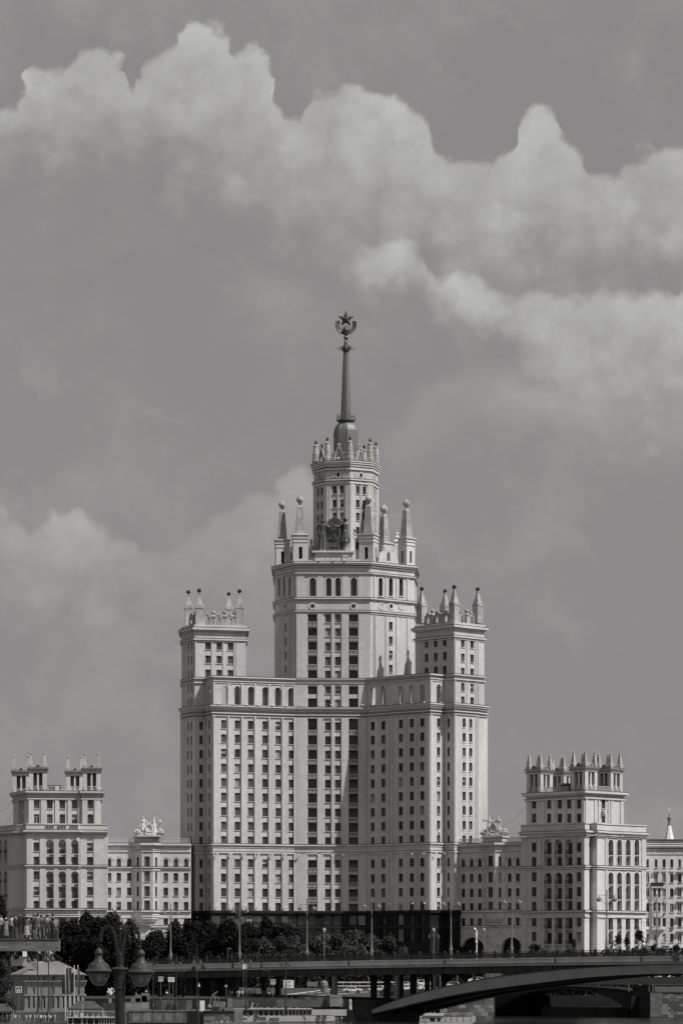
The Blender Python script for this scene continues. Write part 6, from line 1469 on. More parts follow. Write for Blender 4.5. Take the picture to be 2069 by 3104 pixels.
mb = MB(); px = 143; Y = PY+.45; mb.box(X(px, Y)-.06, X(px, Y)+.06, Y-.42, Y-.35, pz+1.57, pz+1.66); mb.lathe((X(px, Y), Y-.46, pz+1.615), [(.035, -.03), (.035, .03)], 8); tag(mb.build('camera', DARK), 'small dark camera raised to the face of the person in a pale shirt', 'camera')

# ------------------------------------------------------------------ ornate lamp in the foreground
FLM = thing('ornate_lamp', (X(363.5, 100), 100, 3.0), 'large dark ornate lamp post with scrolled arms and two hanging bell lanterns', 'street lamp')
lx = X(363.5, 100); L_ = lambda py: Z(py, 100)
mb = MB(); mb.lathe((lx, 100, 0), [(.34, 3.0), (.34, 3.4), (.2, 3.7), (.155, 4.2), (.155, L_(3006)), (.15, L_(3003)), (.185, L_(3000)), (.19, L_(2996)), (.165, L_(2994)), (.165, L_(2955)), (.185, L_(2953)), (.19, L_(2949)), (.20, L_(2945)), (.235, L_(2941)), (.22, L_(2936)), (.12, L_(2932))], 20, fn=lambda a, z: 1+(.02*math.cos(a*14) if L_(2994) < z < L_(2955) else 0)); mb.build('post', LAMPM, FLM)
mb = MB()
for k in range(16): a = 2*math.pi*k/16; mb.ball((lx+.225*math.cos(a), 100+.225*math.sin(a), L_(2937.5)), .028, 8, 5)
mb.build('beading', LAMPM, FLM)['kind'] = 'stuff'
mb = MB(); mb.lathe((lx, 100, 0), [(.12, L_(2934)), (.10, L_(2925)), (.10, L_(2895)), (.05, L_(2880)), (.04, L_(2824)), (.05, L_(2822)), (.075, L_(2818)), (.05, L_(2814)), (.08, L_(2811)), (.055, L_(2808)), (.06, L_(2806)), (.095, L_(2800)), (.10, L_(2795)), (.075, L_(2790)), (.04, L_(2785)), (.01, L_(2779))], 14); mb.build('finial', LAMPM, FLM)
def scroll(sx, name='arm', depth=0.0):
    pts = [(.02, 2934), (.05, 2900), (.09, 2870), (.15, 2838), (.24, 2815), (.36, 2807), (.47, 2812), (.55, 2826), (.58, 2842), (.565, 2855)]
    # smooth
    sm = []
    for i in range(len(pts)-1):
        p0, p1, p2, p3 = pts[max(i-1, 0)], pts[i], pts[i+1], pts[min(i+2, len(pts)-1)]
        for t in (0, .25, .5, .75):
            q = [.5*((2*p1[k])+(-p0[k]+p2[k])*t+(2*p0[k]-5*p1[k]+4*p2[k]-p3[k])*t*t+(-p0[k]+3*p1[k]-3*p2[k]+p3[k])*t**3) for k in (0, 1)]; sm.append(q)
    sm.append(pts[-1]); mb = MB()
    ca, sa = sx
    for (a, b) in zip(sm, sm[1:]):
        P_ = lambda q, w, dz: (lx+ca*q[0]-sa*w, 100+sa*q[0]+ca*w, L_(q[1])+dz)
        d = Vector((b[0]-a[0], L_(b[1])-L_(a[1]))); d.normalize(); n = Vector((-d.y, d.x))*.042
        A = [(a[0]+n.x*s_, L_(a[1])+n.y*s_) for s_ in (-1, 1)]; B = [(b[0]+n.x*s_, L_(b[1])+n.y*s_) for s_ in (-1, 1)]
        Q = lambda u, w: (lx+ca*u[0]-sa*w, 100+sa*u[0]+ca*w, u[1])
        for w in (-.075, .075): mb.quad(Q(A[0], w), Q(B[0], w), Q(B[1], w), Q(A[1], w))
        for s_ in (0, 1): mb.quad(Q(A[s_], -.075), Q(B[s_], -.075), Q(B[s_], .075), Q(A[s_], .075))
    arm = mb.build(name, LAMPM, FLM)
    # inner curl with a leaf, and a boss
    cb = MB(); c = (.42, 2838)
    cb.tube([(lx+ca*(.34+.13*math.cos(t)*(.4+.6*t/5)), 100+sa*(.34+.13*math.cos(t)), L_(2830)+.13*math.sin(t)*(.4+.6*t/5)) for t in [k*.35 for k in range(15)]], .016, 6)
    cb.ball((lx+ca*.57, 100+sa*.57, L_(2813)), .03, 8, 6); cb.build('scroll', LAMPM, arm); return arm
scroll((-1, 0)); scroll((1, 0)); scroll((.35, .94)); 
def lantern(x, y, zt):
    """bell lantern: cap and hood with a clear glass bowl"""
    k = lambda py: zt-(py-2873)*.01
    rod = MB(); rod.tube([(x, y, k(2874)), (x, y, k(2852))], .016, 8); r = rod.build('hanger', LAMPM, FLM)
    mb = MB(); mb.lathe((x, y, 0), [(.43, k(2945.5)), (.43, k(2943.5)), (.38, k(2941)), (.335, k(2936)), (.335, k(2934)), (.318, k(2932)), (.30, k(2926)), (.25, k(2921)), (.19, k(2918)), (.135, k(2910)), (.105, k(2902)), (.10, k(2893)), (.13, k(2891.5)), (.13, k(2889)), (.115, k(2884)), (.08, k(2879)), (.03, k(2876)), (.02, k(2873))], 28)
    h = mb.build('lantern_hood', HOOD, FLM, smooth=False)
    rb = MB(); rb.lathe((x, y, 0), [(.40, k(2945.6)), (.37, k(2950)), (.33, k(2953))], 28); rb.build('rim', DARK, h)
    gb = MB(); n = 9; gb.lathe((x, y, 0), [(.312*math.cos(t*.98), k(2951)-.385*math.sin(t)) for t in [math.pi/2*i/n for i in range(n+1)]], 28); gb.build('glass_bowl', BOWL, h, smooth=True)
    lb = MB(); lb.lathe((x, y, 0), [(.04, k(2952)), (.05, k(2962)), (.075, k(2968)), (.05, k(2976)), (.01, k(2978))], 12); lb.build('bulb', WHITE, h)
    tb = MB(); tb.box(x-.01, x+.01, y-.31, y-.285, k(2938), k(2927)); tb.build('latch', WHITE, h)
HOOD = mat('hood_enamel', .036, .5, .12, 3, .05)
BOWL = bpy.data.materials.new('lamp_bowl_glass'); BOWL.use_nodes = True; b_ = BOWL.node_tree.nodes['Principled BSDF']; b_.inputs['Base Color'].default_value = (.12, .12, .12, 1); b_.inputs['Roughness'].default_value = .12; b_.inputs['Alpha'].default_value = .62; b_.inputs['Specular IOR Level'].default_value = .9
lantern(X(299.5, 100), 100, L_(2873)); lantern(X(427, 100), 100, L_(2876)); lantern(lx+.2, 100.62, L_(2868)) if False else None

# ------------------------------------------------------------------ lamps and signs
def mast_lamp_kit():
    k = {}
    H = 14.2
    mb = MB(); mb.lathe((0, 0, 0), [(.46, 0), (.46, 1.0), (.34, 1.15), (.30, 1.9), (.42, 2.0), (.42, 2.3), (.30, 2.4), (.24, 3.2), (.30, 3.3), (.20, 3.4), (.16, 5), (.11, H-.6), (.16, H-.55), (.1, H-.4), (.17, H-.1), (.14, H+.05), (.02, H+.2)], 10); k['pole'] = mb.mesh('pole', PAINT)
    mb = MB(); mb.tube([(-1.95, 0, H-1.0), (1.95, 0, H-1.0)], .055, 6)
    for s in (-1, 1): mb.tube([(0, 0, H-3.0)]+[(s*1.35*math.sin(t)*1.0, 0, H-3.0+1.9*(1-math.cos(t))/1.0*.5+.9*math.sin(t)*.55) for t in (.4, .8, 1.2, 1.5)]+[(s*1.75, 0, H-1.05)], .06, 6)
    k['crossarm'] = mb.mesh('crossarm', PAINT)
    mb = MB(); mb.lathe((0, 0, 0), [(.10, .55), (.14, .35), (.46, .12), (.60, .05), (.58, -.05)], 14); k['lamp_cap'] = mb.mesh('lamp_cap', PAINT)
    mb = MB(); mb.lathe((0, 0, 0), [(.56*math.cos(t), -.05-.56*math.sin(t)) for t in [math.pi/2*i/7*.99 for i in range(8)]], 14); k['globe'] = mb.mesh('globe', GLOBE, smooth=True)
    return k
GLOBE = bpy.data.materials.new('lamp_globe'); GLOBE.use_nodes = True; b_ = GLOBE.node_tree.nodes['Principled BSDF']; b_.inputs['Base Color'].default_value = (.30, .30, .30, 1); b_.inputs['Roughness'].default_value = .1; b_.inputs['Specular IOR Level'].default_value = .8
MK = mast_lamp_kit()
def add(nm, me, parent, loc=(0, 0, 0), rz=0.0, sc=None):
    o = bpy.data.objects.new(nm, me); C.objects.link(o); o.parent = parent; o.location = loc; o.rotation_euler = (0, 0, rz)
    if sc: o.scale = sc
    return o
def mast_lamp(px, Y, zb, label, group, rz=0.0, sc=1.0):
    t = thing('street_lamp', (X(px, Y), Y, zb), label, 'street lamp', group); t.rotation_euler = (0, 0, rz); t.scale = (sc,)*3
    add('pole', MK['pole'], t); add('crossarm', MK['crossarm'], t)
    for s in (-1, 1): c = add('lamp_cap', MK['lamp_cap'], t, (s*1.75, 0, 12.35)); add('globe', MK['globe'], c)
for px, lab in ((517,'before the left linking wing'),(726,'before the bright wing of the high-rise'),(930,'before the loggias of the high-rise'),(1126,'beside the light round-topped trees'),(1366,'at the right end of the granite plinth'),(1550,'before the right arched gateway'),(1838,'before the sunlit side of the right corner block')):
    mast_lamp(px, bY(px)-(-1.4), btop(px)+.004, 'tall twin-globe lamp on the bridge, %s' % lab, 'tall lamps on the bridge', brz*.5)
mast_lamp(1990, 735, 14.2, 'tall twin-globe lamp before the oriel of the plain apartment block', 'tall lamps on the bridge', .3)
for px, zt, lab in ((341, 2752, 'above the ornate lamp'), (126, 2750, 'above the heads on the platform')): mast_lamp(px, 858, Z(zt, 858)-14.4, 'distant twin-globe lamp against the pale wall %s' % lab, 'distant lamps by the left block')
# three-lantern lamps
mb = MB(); mb.lathe((0, 0, 0), [(.3, 0), (.3, .6), (.15, .9), (.10, 1.4), (.09, 5.3), (.14, 5.4), (.09, 5.6), (.08, 6.3), (.2, 6.4), (.2, 6.5)], 8)
for s in (-1, 1): mb.tube([(0, 0, 5.5), (s*.4, 0, 6.05), (s*.85, 0, 6.1), (s*1.05, 0, 5.85)], .05, 5)
tl_pole = mb.mesh('pole', PAINT)
mb = MB(); mb.lathe((0, 0, 0), [(.08, .42), (.16, .36), (.34, .12), (.36, .04), (.30, 0)], 10); tl_cap = mb.mesh('lamp_cap', DARK)
mb = MB(); mb.lathe((0, 0, 0), [(.28, 0), (.26, -.14), (.14, -.27), (.02, -.3)], 10); tl_gl = mb.mesh('globe', GLOBE)
mb = MB(); mb.lathe((0, 0, 0), [(.2, 0), (.34, .3), (.40, .6), (.46, .7), (.2, .95), (.05, 1.15)], 10); tl_top = mb.mesh('top_lantern', GLOBE)
def triple_lamp(px, Y, zb, label, h=1.0):
    t = thing('park_lamp', (X(px, Y), Y, zb), label, 'street lamp', 'three-lantern lamps behind the bridge railing'); t.scale = (h,)*3
    add('pole', tl_pole, t); add('top_lantern', tl_top, t, (0, 0, 6.45))
    for s in (-1, 1): c = add('lamp_cap', tl_cap, t, (s*1.1, 0, 5.45)); add('globe', tl_gl, c)
for px, lab in ((982,'before the loggia end of the granite plinth'),(1314,'before the dark granite plinth, right of centre'),(1466,'between the two arched gateways')): Y = bY(px)+19; triple_lamp(px, Y, btop(px), 'three-lantern lamp %s' % lab, (Z(2813, Y)-btop(px))/7.6)
# hooked lamps
mb = MB(); mb.tube([(0, 0, 0), (0, 0, 3.2), (.08, 0, 3.5), (.35, 0, 3.7), (.6, 0, 3.6)], .06, 6); mb.box(.5, .95, -.12, .12, 3.48, 3.62); hk = mb.mesh('hooked_lamp', PAINT)
for px, lab in ((690,'before the dark trees'),(785,'left of the light bushes'),(1107,'right of the tall lamp by the light trees')):
    o = bpy.data.objects.new('hooked_lamp', hk); C.objects.link(o); Y = bY(px)+19; o.location = (X(px, Y), Y, btop(px)); tag(o, 'short hooked lamp rising %s' % lab, 'street lamp', 'short hooked lamps behind the railing')
mb = MB(); mb.tube([(0, 0, 0), (0, 0, 7.2), (.2, 0, 7.9), (.8, 0, 8.3), (1.35, 0, 7.9), (1.35, 0, 7.3)], .11, 6); mb.ball((1.35, 0, 6.9), .5, 12, 8); o = mb.build('crook_lamp', PAINT); o.location = (X(1932, 806), 806, 10); tag(o, 'crook-shaped lamp with a hanging globe between saplings at the right corner block', 'street lamp')
mb = MB(); mb.tube([(0, 0, 0), (0, 0, 6.6)], .13, 8); mb.box(-.22, .22, -.3, .1, 3.6, 6.0); mb.ball((-.45, -.1, 6.8), .3, 10, 6); mb.tube([(0, 0, 6.6), (-.45, -.1, 6.8)], .05, 5); mb.box(-.35, .1, -.2, .1, 1.4, 1.7); o = mb.build('camera_pole', WHITE); Y = bY(1444)+18; o.location = (X(1444, Y), Y, btop(1444)); tag(o, 'white equipment pole with a lamp ball before the left arched gateway', 'pole')
# dark lamps on the lower embankment
mb = MB(); mb.lathe((0, 0, 0), [(.3, 0), (.3, 1.2), (.18, 1.5), (.12, 3.0), (.16, 3.1), (.10, 3.3), (.09, 10.2), (.14, 10.4), (.08, 10.9), (.13, 11.2), (.03, 11.7)], 8)
for s in (-1, 1): mb.tube([(0, 0, 9.9), (s*.25, 0, 10.7), (s*.6, 0, 10.9), (s*.72, 0, 10.5)], .05, 5)

DARKP = mat('dark_green_paint', .045, .4, .2, 1)
dl_pole = mb.mesh('pole', DARKP)
mb = MB(); mb.lathe((0, 0, 0), [(.07, .75), (.12, .6), (.2, .45), (.42, .15), (.46, .05), (.30, .0)], 10); dl_cap = mb.mesh('lamp_cap', DARKP)
mb = MB(); mb.lathe((0, 0, 0), [(.32, 0), (.28, -.2), (.15, -.33), (.02, -.36)], 10); dl_gl = mb.mesh('globe', GLOBE)
for px, Y, zb, sc, gap, lab in ((534,722,2.7,1.0,.85,'left of the traffic sign under the bridge'),(597,722,2.7,1.04,.7,'beside the dark bridge pier'),(746,722,2.7,1.05,.85,'before the group of pedestrians'),(866,722,2.7,1.0,.75,'behind the direction board'),(464,722,2.7,.98,.85,'just right of the ornate lantern'),(448,735,2.7,1.0,.8,'partly behind the right ornate lantern'),(114.5,672,.9,1.26,1.5,'in front of the hip-roofed building, its globes under the platform'),(147,690,.9,1.28,.6,'before the hip-roofed building, right of its taller neighbour')):
    t = thing('embankment_lamp', (X(px, Y), Y, zb), 'dark twin-lantern lamp post %s' % lab, 'street lamp', 'dark lamps on the lower embankment'); t.scale = (sc,)*3
    add('pole', dl_pole, t)
    for s in (-1, 1): c = add('lamp_cap', dl_cap, t, (s*gap, 0, 10.0)); add('globe', dl_gl, c)

# road signs
def crossing_sign(px, py, Y, zb, s, label):
    t = thing('crossing_sign', (X(px, Y), Y, zb), label, 'road sign', 'pedestrian crossing signs'); z = Z(py, Y); x = X(px, Y)
    mb = MB(); mb.tube([(x, Y, zb), (x, Y, z+s*.5)], .05, 6); mb.build('post', PAINT, t)
    f = Face((x-s, Y-.06), (x+s, Y-.06)); c = s; h = s/2
    mb = MB(); f.box(mb, c-h, c+h, z-h, z+h, -.04, 0); p = mb.build('sign_plate', WHITE, t)
    mb = MB(); k = h*.80; f.box(mb, c-k, c+k, z-k, z+k, 0, .012); mb.build('blue_field', SIGNB, p)
    mb = MB(); solid_prism(mb, f, [(c-h*.68, z-h*.58), (c+h*.68, z-h*.58), (c, z+h*.62)], .012, .022); mb.build('triangle', WHITE, p)
    mb = MB(); solid_prism(mb, f, circle(c+h*.02, z+h*.24, h*.085, h*.085, 8), .022, .03)
    for pts in ([(c-h*.06, z-h*.02), (c+h*.08, z-h*.02), (c+h*.06, z+h*.14), (c-h*.04, z+h*.14)], [(c-h*.06, z-h*.02), (c-h*.22, z-h*.44), (c-h*.13, z-h*.46), (c+h*.03, z-h*.06)], [(c+.0, z-h*.04), (c+h*.16, z-h*.46), (c+h*.25, z-h*.44), (c+h*.08, z-h*.02)], [(c-h*.04, z+h*.12), (c-h*.2, z-h*.06), (c-h*.14, z-h*.10), (c+h*.02, z+h*.06)], [(c+h*.06, z+h*.12), (c+h*.2, z-h*.06), (c+h*.15, z-h*.10), (c+.0, z+h*.06)]): solid_prism(mb, f, pts, .022, .03)
    mb.build('walking_figure', SIGNB, p)
SIGNB = mat('sign_blue', .05, .4, .1, 2)
crossing_sign(57, 3001, 672, .9, 1.25, 'square pedestrian crossing sign left of the hip-roofed building')
crossing_sign(487.5, 2969, 728, 2.7, 1.05, 'square pedestrian crossing sign under the left end of the bridge')
crossing_sign(827, 2977.5, 752, ZG, 1.12, 'square pedestrian crossing sign left of the direction board')
def board_sign(nm, px, py, Y, zb, w, h, label, lines, arrow=False, m=None):
    t = thing(nm, (X(px, Y), Y, zb), label, 'sign'); x, z = X(px, Y), Z(py, Y); f = Face((x-w/2, Y-.08), (x+w/2, Y-.08))
    for s in (-.3, .3): mb = MB(); mb.tube([(x+s*w, Y, zb), (x+s*w, Y, z)], .05, 6); mb.build('post', PAINT, t)
    mb = MB(); f.box(mb, 0, w, z-h/2, z+h/2, -.05, 0); p = mb.build('sign_plate', m or WHITE, t)
    for i, (a, b) in enumerate(lines): mb = MB(); zz_ = z+h/2-h*(i+.8)/(len(lines)+.6); f.box(mb, w*a, w*b, zz_-h*.035, zz_+h*.035, 0, .01); mb.build('text_line', DARK, p)
    if arrow: mb = MB(); solid_prism(mb, f, [(w*.08, z+h*.22), (w*.16, z+h*.34), (w*.16, z+h*.27), (w*.26, z+h*.2), (w*.24, z+h*.14), (w*.16, z+h*.18), (w*.16, z+h*.12)], 0, .012); mb.build('arrow', DARK, p)
    return t
board_sign('direction_board', 874.5, 2984, 745, ZG-.5, 2.3, 1.75, 'large pale direction board with an arrow, below the bridge', [(.3,.8),(.3,.7),(.06,.6),(.06,.9),(.06,.7)], True)
board_sign('street_sign', 519, 2970.5, 735, 2.7, 1.4, 1.05, 'small white lettered sign board under the left of the bridge', [(.08,.92),(.08,.92),(.2,.8)])
board_sign('roadside_panel', 947, 2984, 800, ZG, 2.6, 1.1, 'wide blank grey roadside panel in two halves beneath the bridge', [], m=PAINT)
board_sign('information_sign', 742, 2931, 747, ZG, .95, 1.05, 'small square sign hanging on the signal arm before the bridge edge', [(.2,.8),(.3,.6)])
def no_entry(px, py, Y, zb, lab):
    t = thing('no_entry_sign', (X(px, Y), Y, zb), lab, 'road sign', 'no entry signs'); x, z = X(px, Y), Z(py, Y); mb = MB(); mb.tube([(x, Y, zb), (x, Y, z+.4)], .05, 6); mb.build('post', PAINT, t)
    f = Face((x-.5, Y-.06), (x+.5, Y-.06)); mb = MB(); f.box(mb, .12, .88, z-.42, z+.42, -.03, 0); p = mb.build('sign_plate', SIGNB, t); mb = MB(); f.box(mb, .26, .74, z-.1, z+.1, 0, .012); mb.build('bar', WHITE, p)
no_entry(444, 3006, 742, 2.7, 'dark square no entry sign just right of the ornate lantern'); no_entry(685, 2990, 760, ZG, 'dark square no entry sign beside a pole near the excavator')
# signal masts
def signal_mast(px, Y, zb, pa, label, heads):
    t = thing('signal_mast', (X(px, Y), Y, zb), label, 'traffic light', 'signal masts before the bridge'); x = X(px, Y)
    mb = MB(); mb.tube([(x, Y, zb), (x, Y, Z(pa[0][1], Y)+.2)], .1, 7); mb.build('post', DARK, t)
    mb = MB(); mb.tube([(X(a, Y), Y-.05, Z(b, Y)) for a, b in pa], .07, 6); mb.build('arm', DARK, t)
    for (a, b, w, h) in heads:
        mb = MB(); hx, hz = X(a, Y), Z(b, Y); mb.box(hx-w/2, hx+w/2, Y-.5, Y-.15, hz-h/2, hz+h/2)
        o = mb.build('signal_head', DARK, t)
        for k in range(3): lb = MB(); lb.lathe((hx, Y-.54, hz+h*(.3-.3*k)), [(w*.34, -.02), (w*.34, .02)], 8); lb.build('lens', GL[1], o)
signal_mast(818, 748, ZG, [(818, 2947), (790, 2940), (742, 2930), (704, 2926)], 'dark traffic signal on a long curved arm before the bridge edge', [(705.5, 2927, .5, 1.3)])
signal_mast(512, 740, 2.7, [(512, 2957), (560, 2946), (630, 2933)], 'dark traffic signal arm with a box, left part of the bridge', [(587, 2937, .9, 1.0), (618, 2934, .35, 1.1)])
for i, (px, py, Y, zb, lab) in enumerate([(505, 3009, 730, 2.7, 'pedestrian signal with a pale round lamp near the site fence'), (816, 3010, 752, ZG, 'pedestrian signal with a pale round lamp by the crossing'), (603, 2988, 738, 2.7, 'tall narrow signal cabinet on a pole beside the bridge pier')]):
    t = thing('pedestrian_signal', (X(px, Y), Y, zb), lab, 'traffic light'); x, z = X(px, Y), Z(py, Y); mb = MB(); mb.tube([(x, Y, zb), (x, Y, z+.6)], .06, 6); mb.build('post', DARK, t); mb = MB(); mb.box(x-.22, x+.22, Y-.35, Y-.1, z-.5, z+.6); mb.build('signal_head', DARK if i < 2 else PAINT, t); mb = MB(); mb.lathe((x, Y-.38, z-.1), [(.2, -.2), (.24, 0), (.2, .2)], 8); mb.build('lens', WHITE, t)
# ------------------------------------------------------------------ sculptures
def robe_mesh(mb, x, y, z0, h, w, seed, m=0, lean=0.0):
    q = random.Random(seed); ph = q.uniform(0, 6)
    mb.lathe((x, y, z0), [(w*1.05, 0), (w*1.0, .04*h), (w*.88, .35*h), (w*.74, .62*h), (w*.66, .85*h), (w*.55, h)], 22, 0, m, fn=lambda a, z: 1+.10*math.sin(a*6+ph+z*.8)*(1-.6*z/h)+.05*math.sin(a*11+ph*2))
def figure(parent, x, y, z, rz, s, la, ra, m, female, seed, head=None):
    me = body('figure', la, ra, 0, 0, 0, mats=[m]*5, female=female, step=.06, spread=.03)
    o = bpy.data.objects.new('figure', me); C.objects.link(o); o.parent = parent; o.location = Vector((x, y, z))-origin(parent); o.rotation_euler = (0, 0, rz); o.scale = (s*1.08, s*1.08, s)
    mb = MB()
    if female: robe_mesh(mb, 0, 0, .02, 1.02, .27, seed); mb.lathe((0, .01, 1.60), [(.10, -.05), (.115, .03), (.09, .09), (.03, .125)], 12)
    else: robe_mesh(mb, 0, .03, .50, .60, .24, seed); mb.lathe((0, .0, 1.64), [(.10, -.02), (.10, .02), (.07, .08), (.02, .10)], 12)
    d = bpy.data.objects.new('drapery', mb.mesh('drapery', m)); C.objects.link(d); d.parent = o
    return o
SC = thing('emblem_sculpture', (X(1010, 905), 905.6, z_pl), 'dark sculpture group of two robed figures flanking a hammer and sickle shield', 'sculpture')
sz_ = Z(1570, 905)-z_pl; fs = sz_/1.76
figure(SC, X(977, 905), 905.4, z_pl+.02, R(-12), fs*.985, 'hip', 'shield', BRONZE, True, 1); figure(SC, X(1047, 905), 905.4, z_pl+.02, R(14), fs*1.03, 'shield', 'out', BRONZE, False, 2)
f = Face((X(991, 905), 904.7), (X(1034, 905), 904.7)); zt = Z(1581, 905); w = f.L
mb = MB(); n = 9; pts = [(0, z_pl), (w, z_pl), (w, zt-.5)]+[(w/2+w*.52*math.cos(t), zt-.5+.75*math.sin(t)) for t in [math.pi*k/8 for k in range(9)]]+[(0, zt-.5)]
solid_prism(mb, f, pts, -1.5, -.5); o = mb.build('shield_panel', BRONZE, SC)
hm = MB(); cxu, czz = w*.52, Z(1620, 905)
def bar(mb, f, p, q, t, o0, o1):
    p, q = Vector(p), Vector(q); d = (q-p).normalized(); nn = Vector((-d.y, d.x))*t; solid_prism(mb, f, [p-nn, q-nn, q+nn, p+nn], o0, o1)
bar(hm, f, (cxu-1.0, czz+.75), (cxu+.95, czz-1.55), .20, -.52, -.25); bar(hm, f, (cxu-1.45, czz+.55), (cxu-.35, czz+1.35), .32, -.52, -.15); hm.build('hammer', BRONZE, SC)['kind'] = 'stuff'
sk = MB(); K = 18; oo = []; ii = []
for k in range(K+1):
    t = R(72 - 245*k/K); wd = .34*math.sin(math.pi*min(1, (k+.6)/(K*.9)))+.03; r0 = 1.62; c_ = (cxu-.12, czz+.05)
    oo.append((c_[0]+r0*math.cos(t), c_[1]+r0*math.sin(t))); ii.append((c_[0]+.1*0+(r0-wd)*math.cos(t), c_[1]+(r0-wd)*math.sin(t)))
for k in range(K): solid_prism(sk, f, [oo[k], oo[k+1], ii[k+1], ii[k]], -.52, -.2)
bar(sk, f, (cxu-1.35, czz-.9), (cxu-1.85, czz-1.5), .16, -.52, -.15); sk.build('sickle', BRONZE, SC)['kind'] = 'stuff'
mb = MB(); p = f.P(w*.5, z_pl+1.15, .1); mb.tube([p+Vector((-1.15, 0, .05)), p+Vector((.55, -.1, 0)), p+Vector((.75, -.12, -.02))], .38, 10, 0, .30); mb.lathe((p.x+1.05, p.y-.2, p.z-.42), [(.42, 0), (.45, .42), (.42, .84)], 12); mb.build('scroll_roll', BRONZE, SC)
mb = MB(); f.box(mb, -.2, w+.2, z_pl, z_pl+.62, -1.5, .7); mb.build('base_block', BRONZE, SC)
mb = MB(); p = f.P(w*.5, zt+1.15, -.9); star_mesh(mb, p, 0, .75, .32, .25, 0); mb.build('star', BRONZE, SC)
mb = MB(); q = random.Random(5)
for i in range(26):
    a = math.pi*q.random(); r = q.uniform(.3, 1.35); c = f.P(w*.5+r*math.cos(a)*1.2, zt+.05+r*.65*math.sin(a), q.uniform(-1.1, -.5)); mb.ball(c, q.uniform(.16, .3), 6, 4)
mb.build('crest_foliage', BRONZE, SC)['kind'] = 'stuff'
mb = MB(); mb.tube([(X(964, 905), 904.6, z_pl+fs*.93), (X(969, 905), 904.3, z_pl+fs*.88)], .1, 5); mb.box(X(963, 905), X(972, 905), 904.2, 904.5, z_pl+fs*.86, z_pl+fs*.92); mb.build('held_book', BRONZE, SC)
def roof_group(label, px, Y, zb, m, flip, face):
    g = thing('rooftop_sculpture', (X(px, Y), Y, zb), label, 'sculpture'); s = (Z(2481, 894)-Z(2537, 894))/1.76
    fx = -1 if flip else 1; ca, sa = math.cos(face), math.sin(face)
    T = lambda a, b: (X(px, Y)+ca*a-sa*b, Y+sa*a+ca*b)
    p = T(-1.55, 0); figure(g, *p, zb+.35, face+R(8), s, 'down' if not flip else 'up', 'out' if not flip else 'shield', m, flip, 3)
    p = T(1.35, 0); figure(g, *p, zb+.35, face-R(8), s, 'out', 'up' if not flip else 'down', m, not flip, 4)
    mb = MB(); a, b = T(-2.6, -.8), T(2.6, -.8); ff = Face(a, b); ff.box(mb, -.6, ff.L+.6, zb, zb+.36, -1.9, .1); mb.build('base_slab', m, g)
    mb = MB(); c = ff.L*.5; zc0 = zb+2.15; solid_prism(mb, ff, circle(c, zc0, .95, 1.25, 14), -.9, -.35); ring_prism(mb, ff, circle(c, zc0, 1.05, 1.4, 14), circle(c, zc0, .72, .95, 14), -.5, -.1)
    mb.build('shield', m, g)
    mb = MB(); mb.tube([ff.P(c-1.05+k*.35, zb+.85-.45*math.sin(math.pi*k/6), -.05) for k in range(7)], .24, 7); mb.tube([ff.P(c-.8+k*.27, zb+1.5-.3*math.sin(math.pi*k/6), -.15) for k in range(7)], .17, 7); mb.build('garland', m, g)['kind'] = 'stuff'
    q = random.Random(int(px))
    for sx in (-1, 1):
        mb = MB(); cx_ = ff.P(c+sx*3.05, 0, -.9); mb.lathe((cx_.x, cx_.y, zb+.1), [(.35, 0), (.5, .15), (1.0, .5), (1.2, .85), (1.25, 1.05), (1.0, 1.1)], 14, 0, 0, fn=lambda a_, z: 1.0)
        bsk = mb.build('basket', m, g); mb = MB()
        for i in range(22): a_ = q.uniform(0, 6.28); r = q.uniform(0, .95); mb.ball((cx_.x+r*math.cos(a_), cx_.y+r*math.sin(a_)*.8, zb+1.15+(.95-r)*.75+q.uniform(0, .15)), q.uniform(.17, .30), 6, 4)
        mb.build('fruit', m, bsk)['kind'] = 'stuff'
    mb = MB(); p = T(2.5*(1 if not flip else -1), -.1)
    if not flip:
        mb.lathe((p[0], p[1], zb+2.6), [(.25, 0), (.4, .9), (.55, 1.7), (.5, 2.1), (.1, 2.2)], 9)
        o = mb.build('wheat_sheaf', m, g); o.rotation_euler = (0, 0, 0); me = o.data; rot = Matrix.Rotation(R(34), 4, 'Y'); cc = Vector((p[0], p[1], zb+2.6))-origin(g); me.transform(Matrix.Translation(cc) @ rot @ Matrix.Translation(-cc)); me.transform(Matrix.Translation(Vector((-.5, 0, 0))))
    else:
        p = T(-2.3, -.1)
        for k in range(2): mb.tube([(p[0], p[1], zb+4.2), (p[0]-.6, p[1]-.1, zb+4.4+.25*k), (p[0]-1.1, p[1]-.2, zb+4.15+.45*k)], .28, 6, 0, .2)
        mb.build('torch_drapery', m, g)['kind'] = 'stuff'
    return g
STAT = mat('statue_stone', .60, .7, .12, .9, .08, tint=W_)
roof_group('sunlit white rooftop sculpture of two figures with baskets, on the left linking wing', 451.5, 893.2, zsL, STAT, False, R(2))
roof_group('shaded rooftop sculpture of two figures and a shield, on the right linking wing', 1497, 882.6, zsR, ORN, True, R(-30))

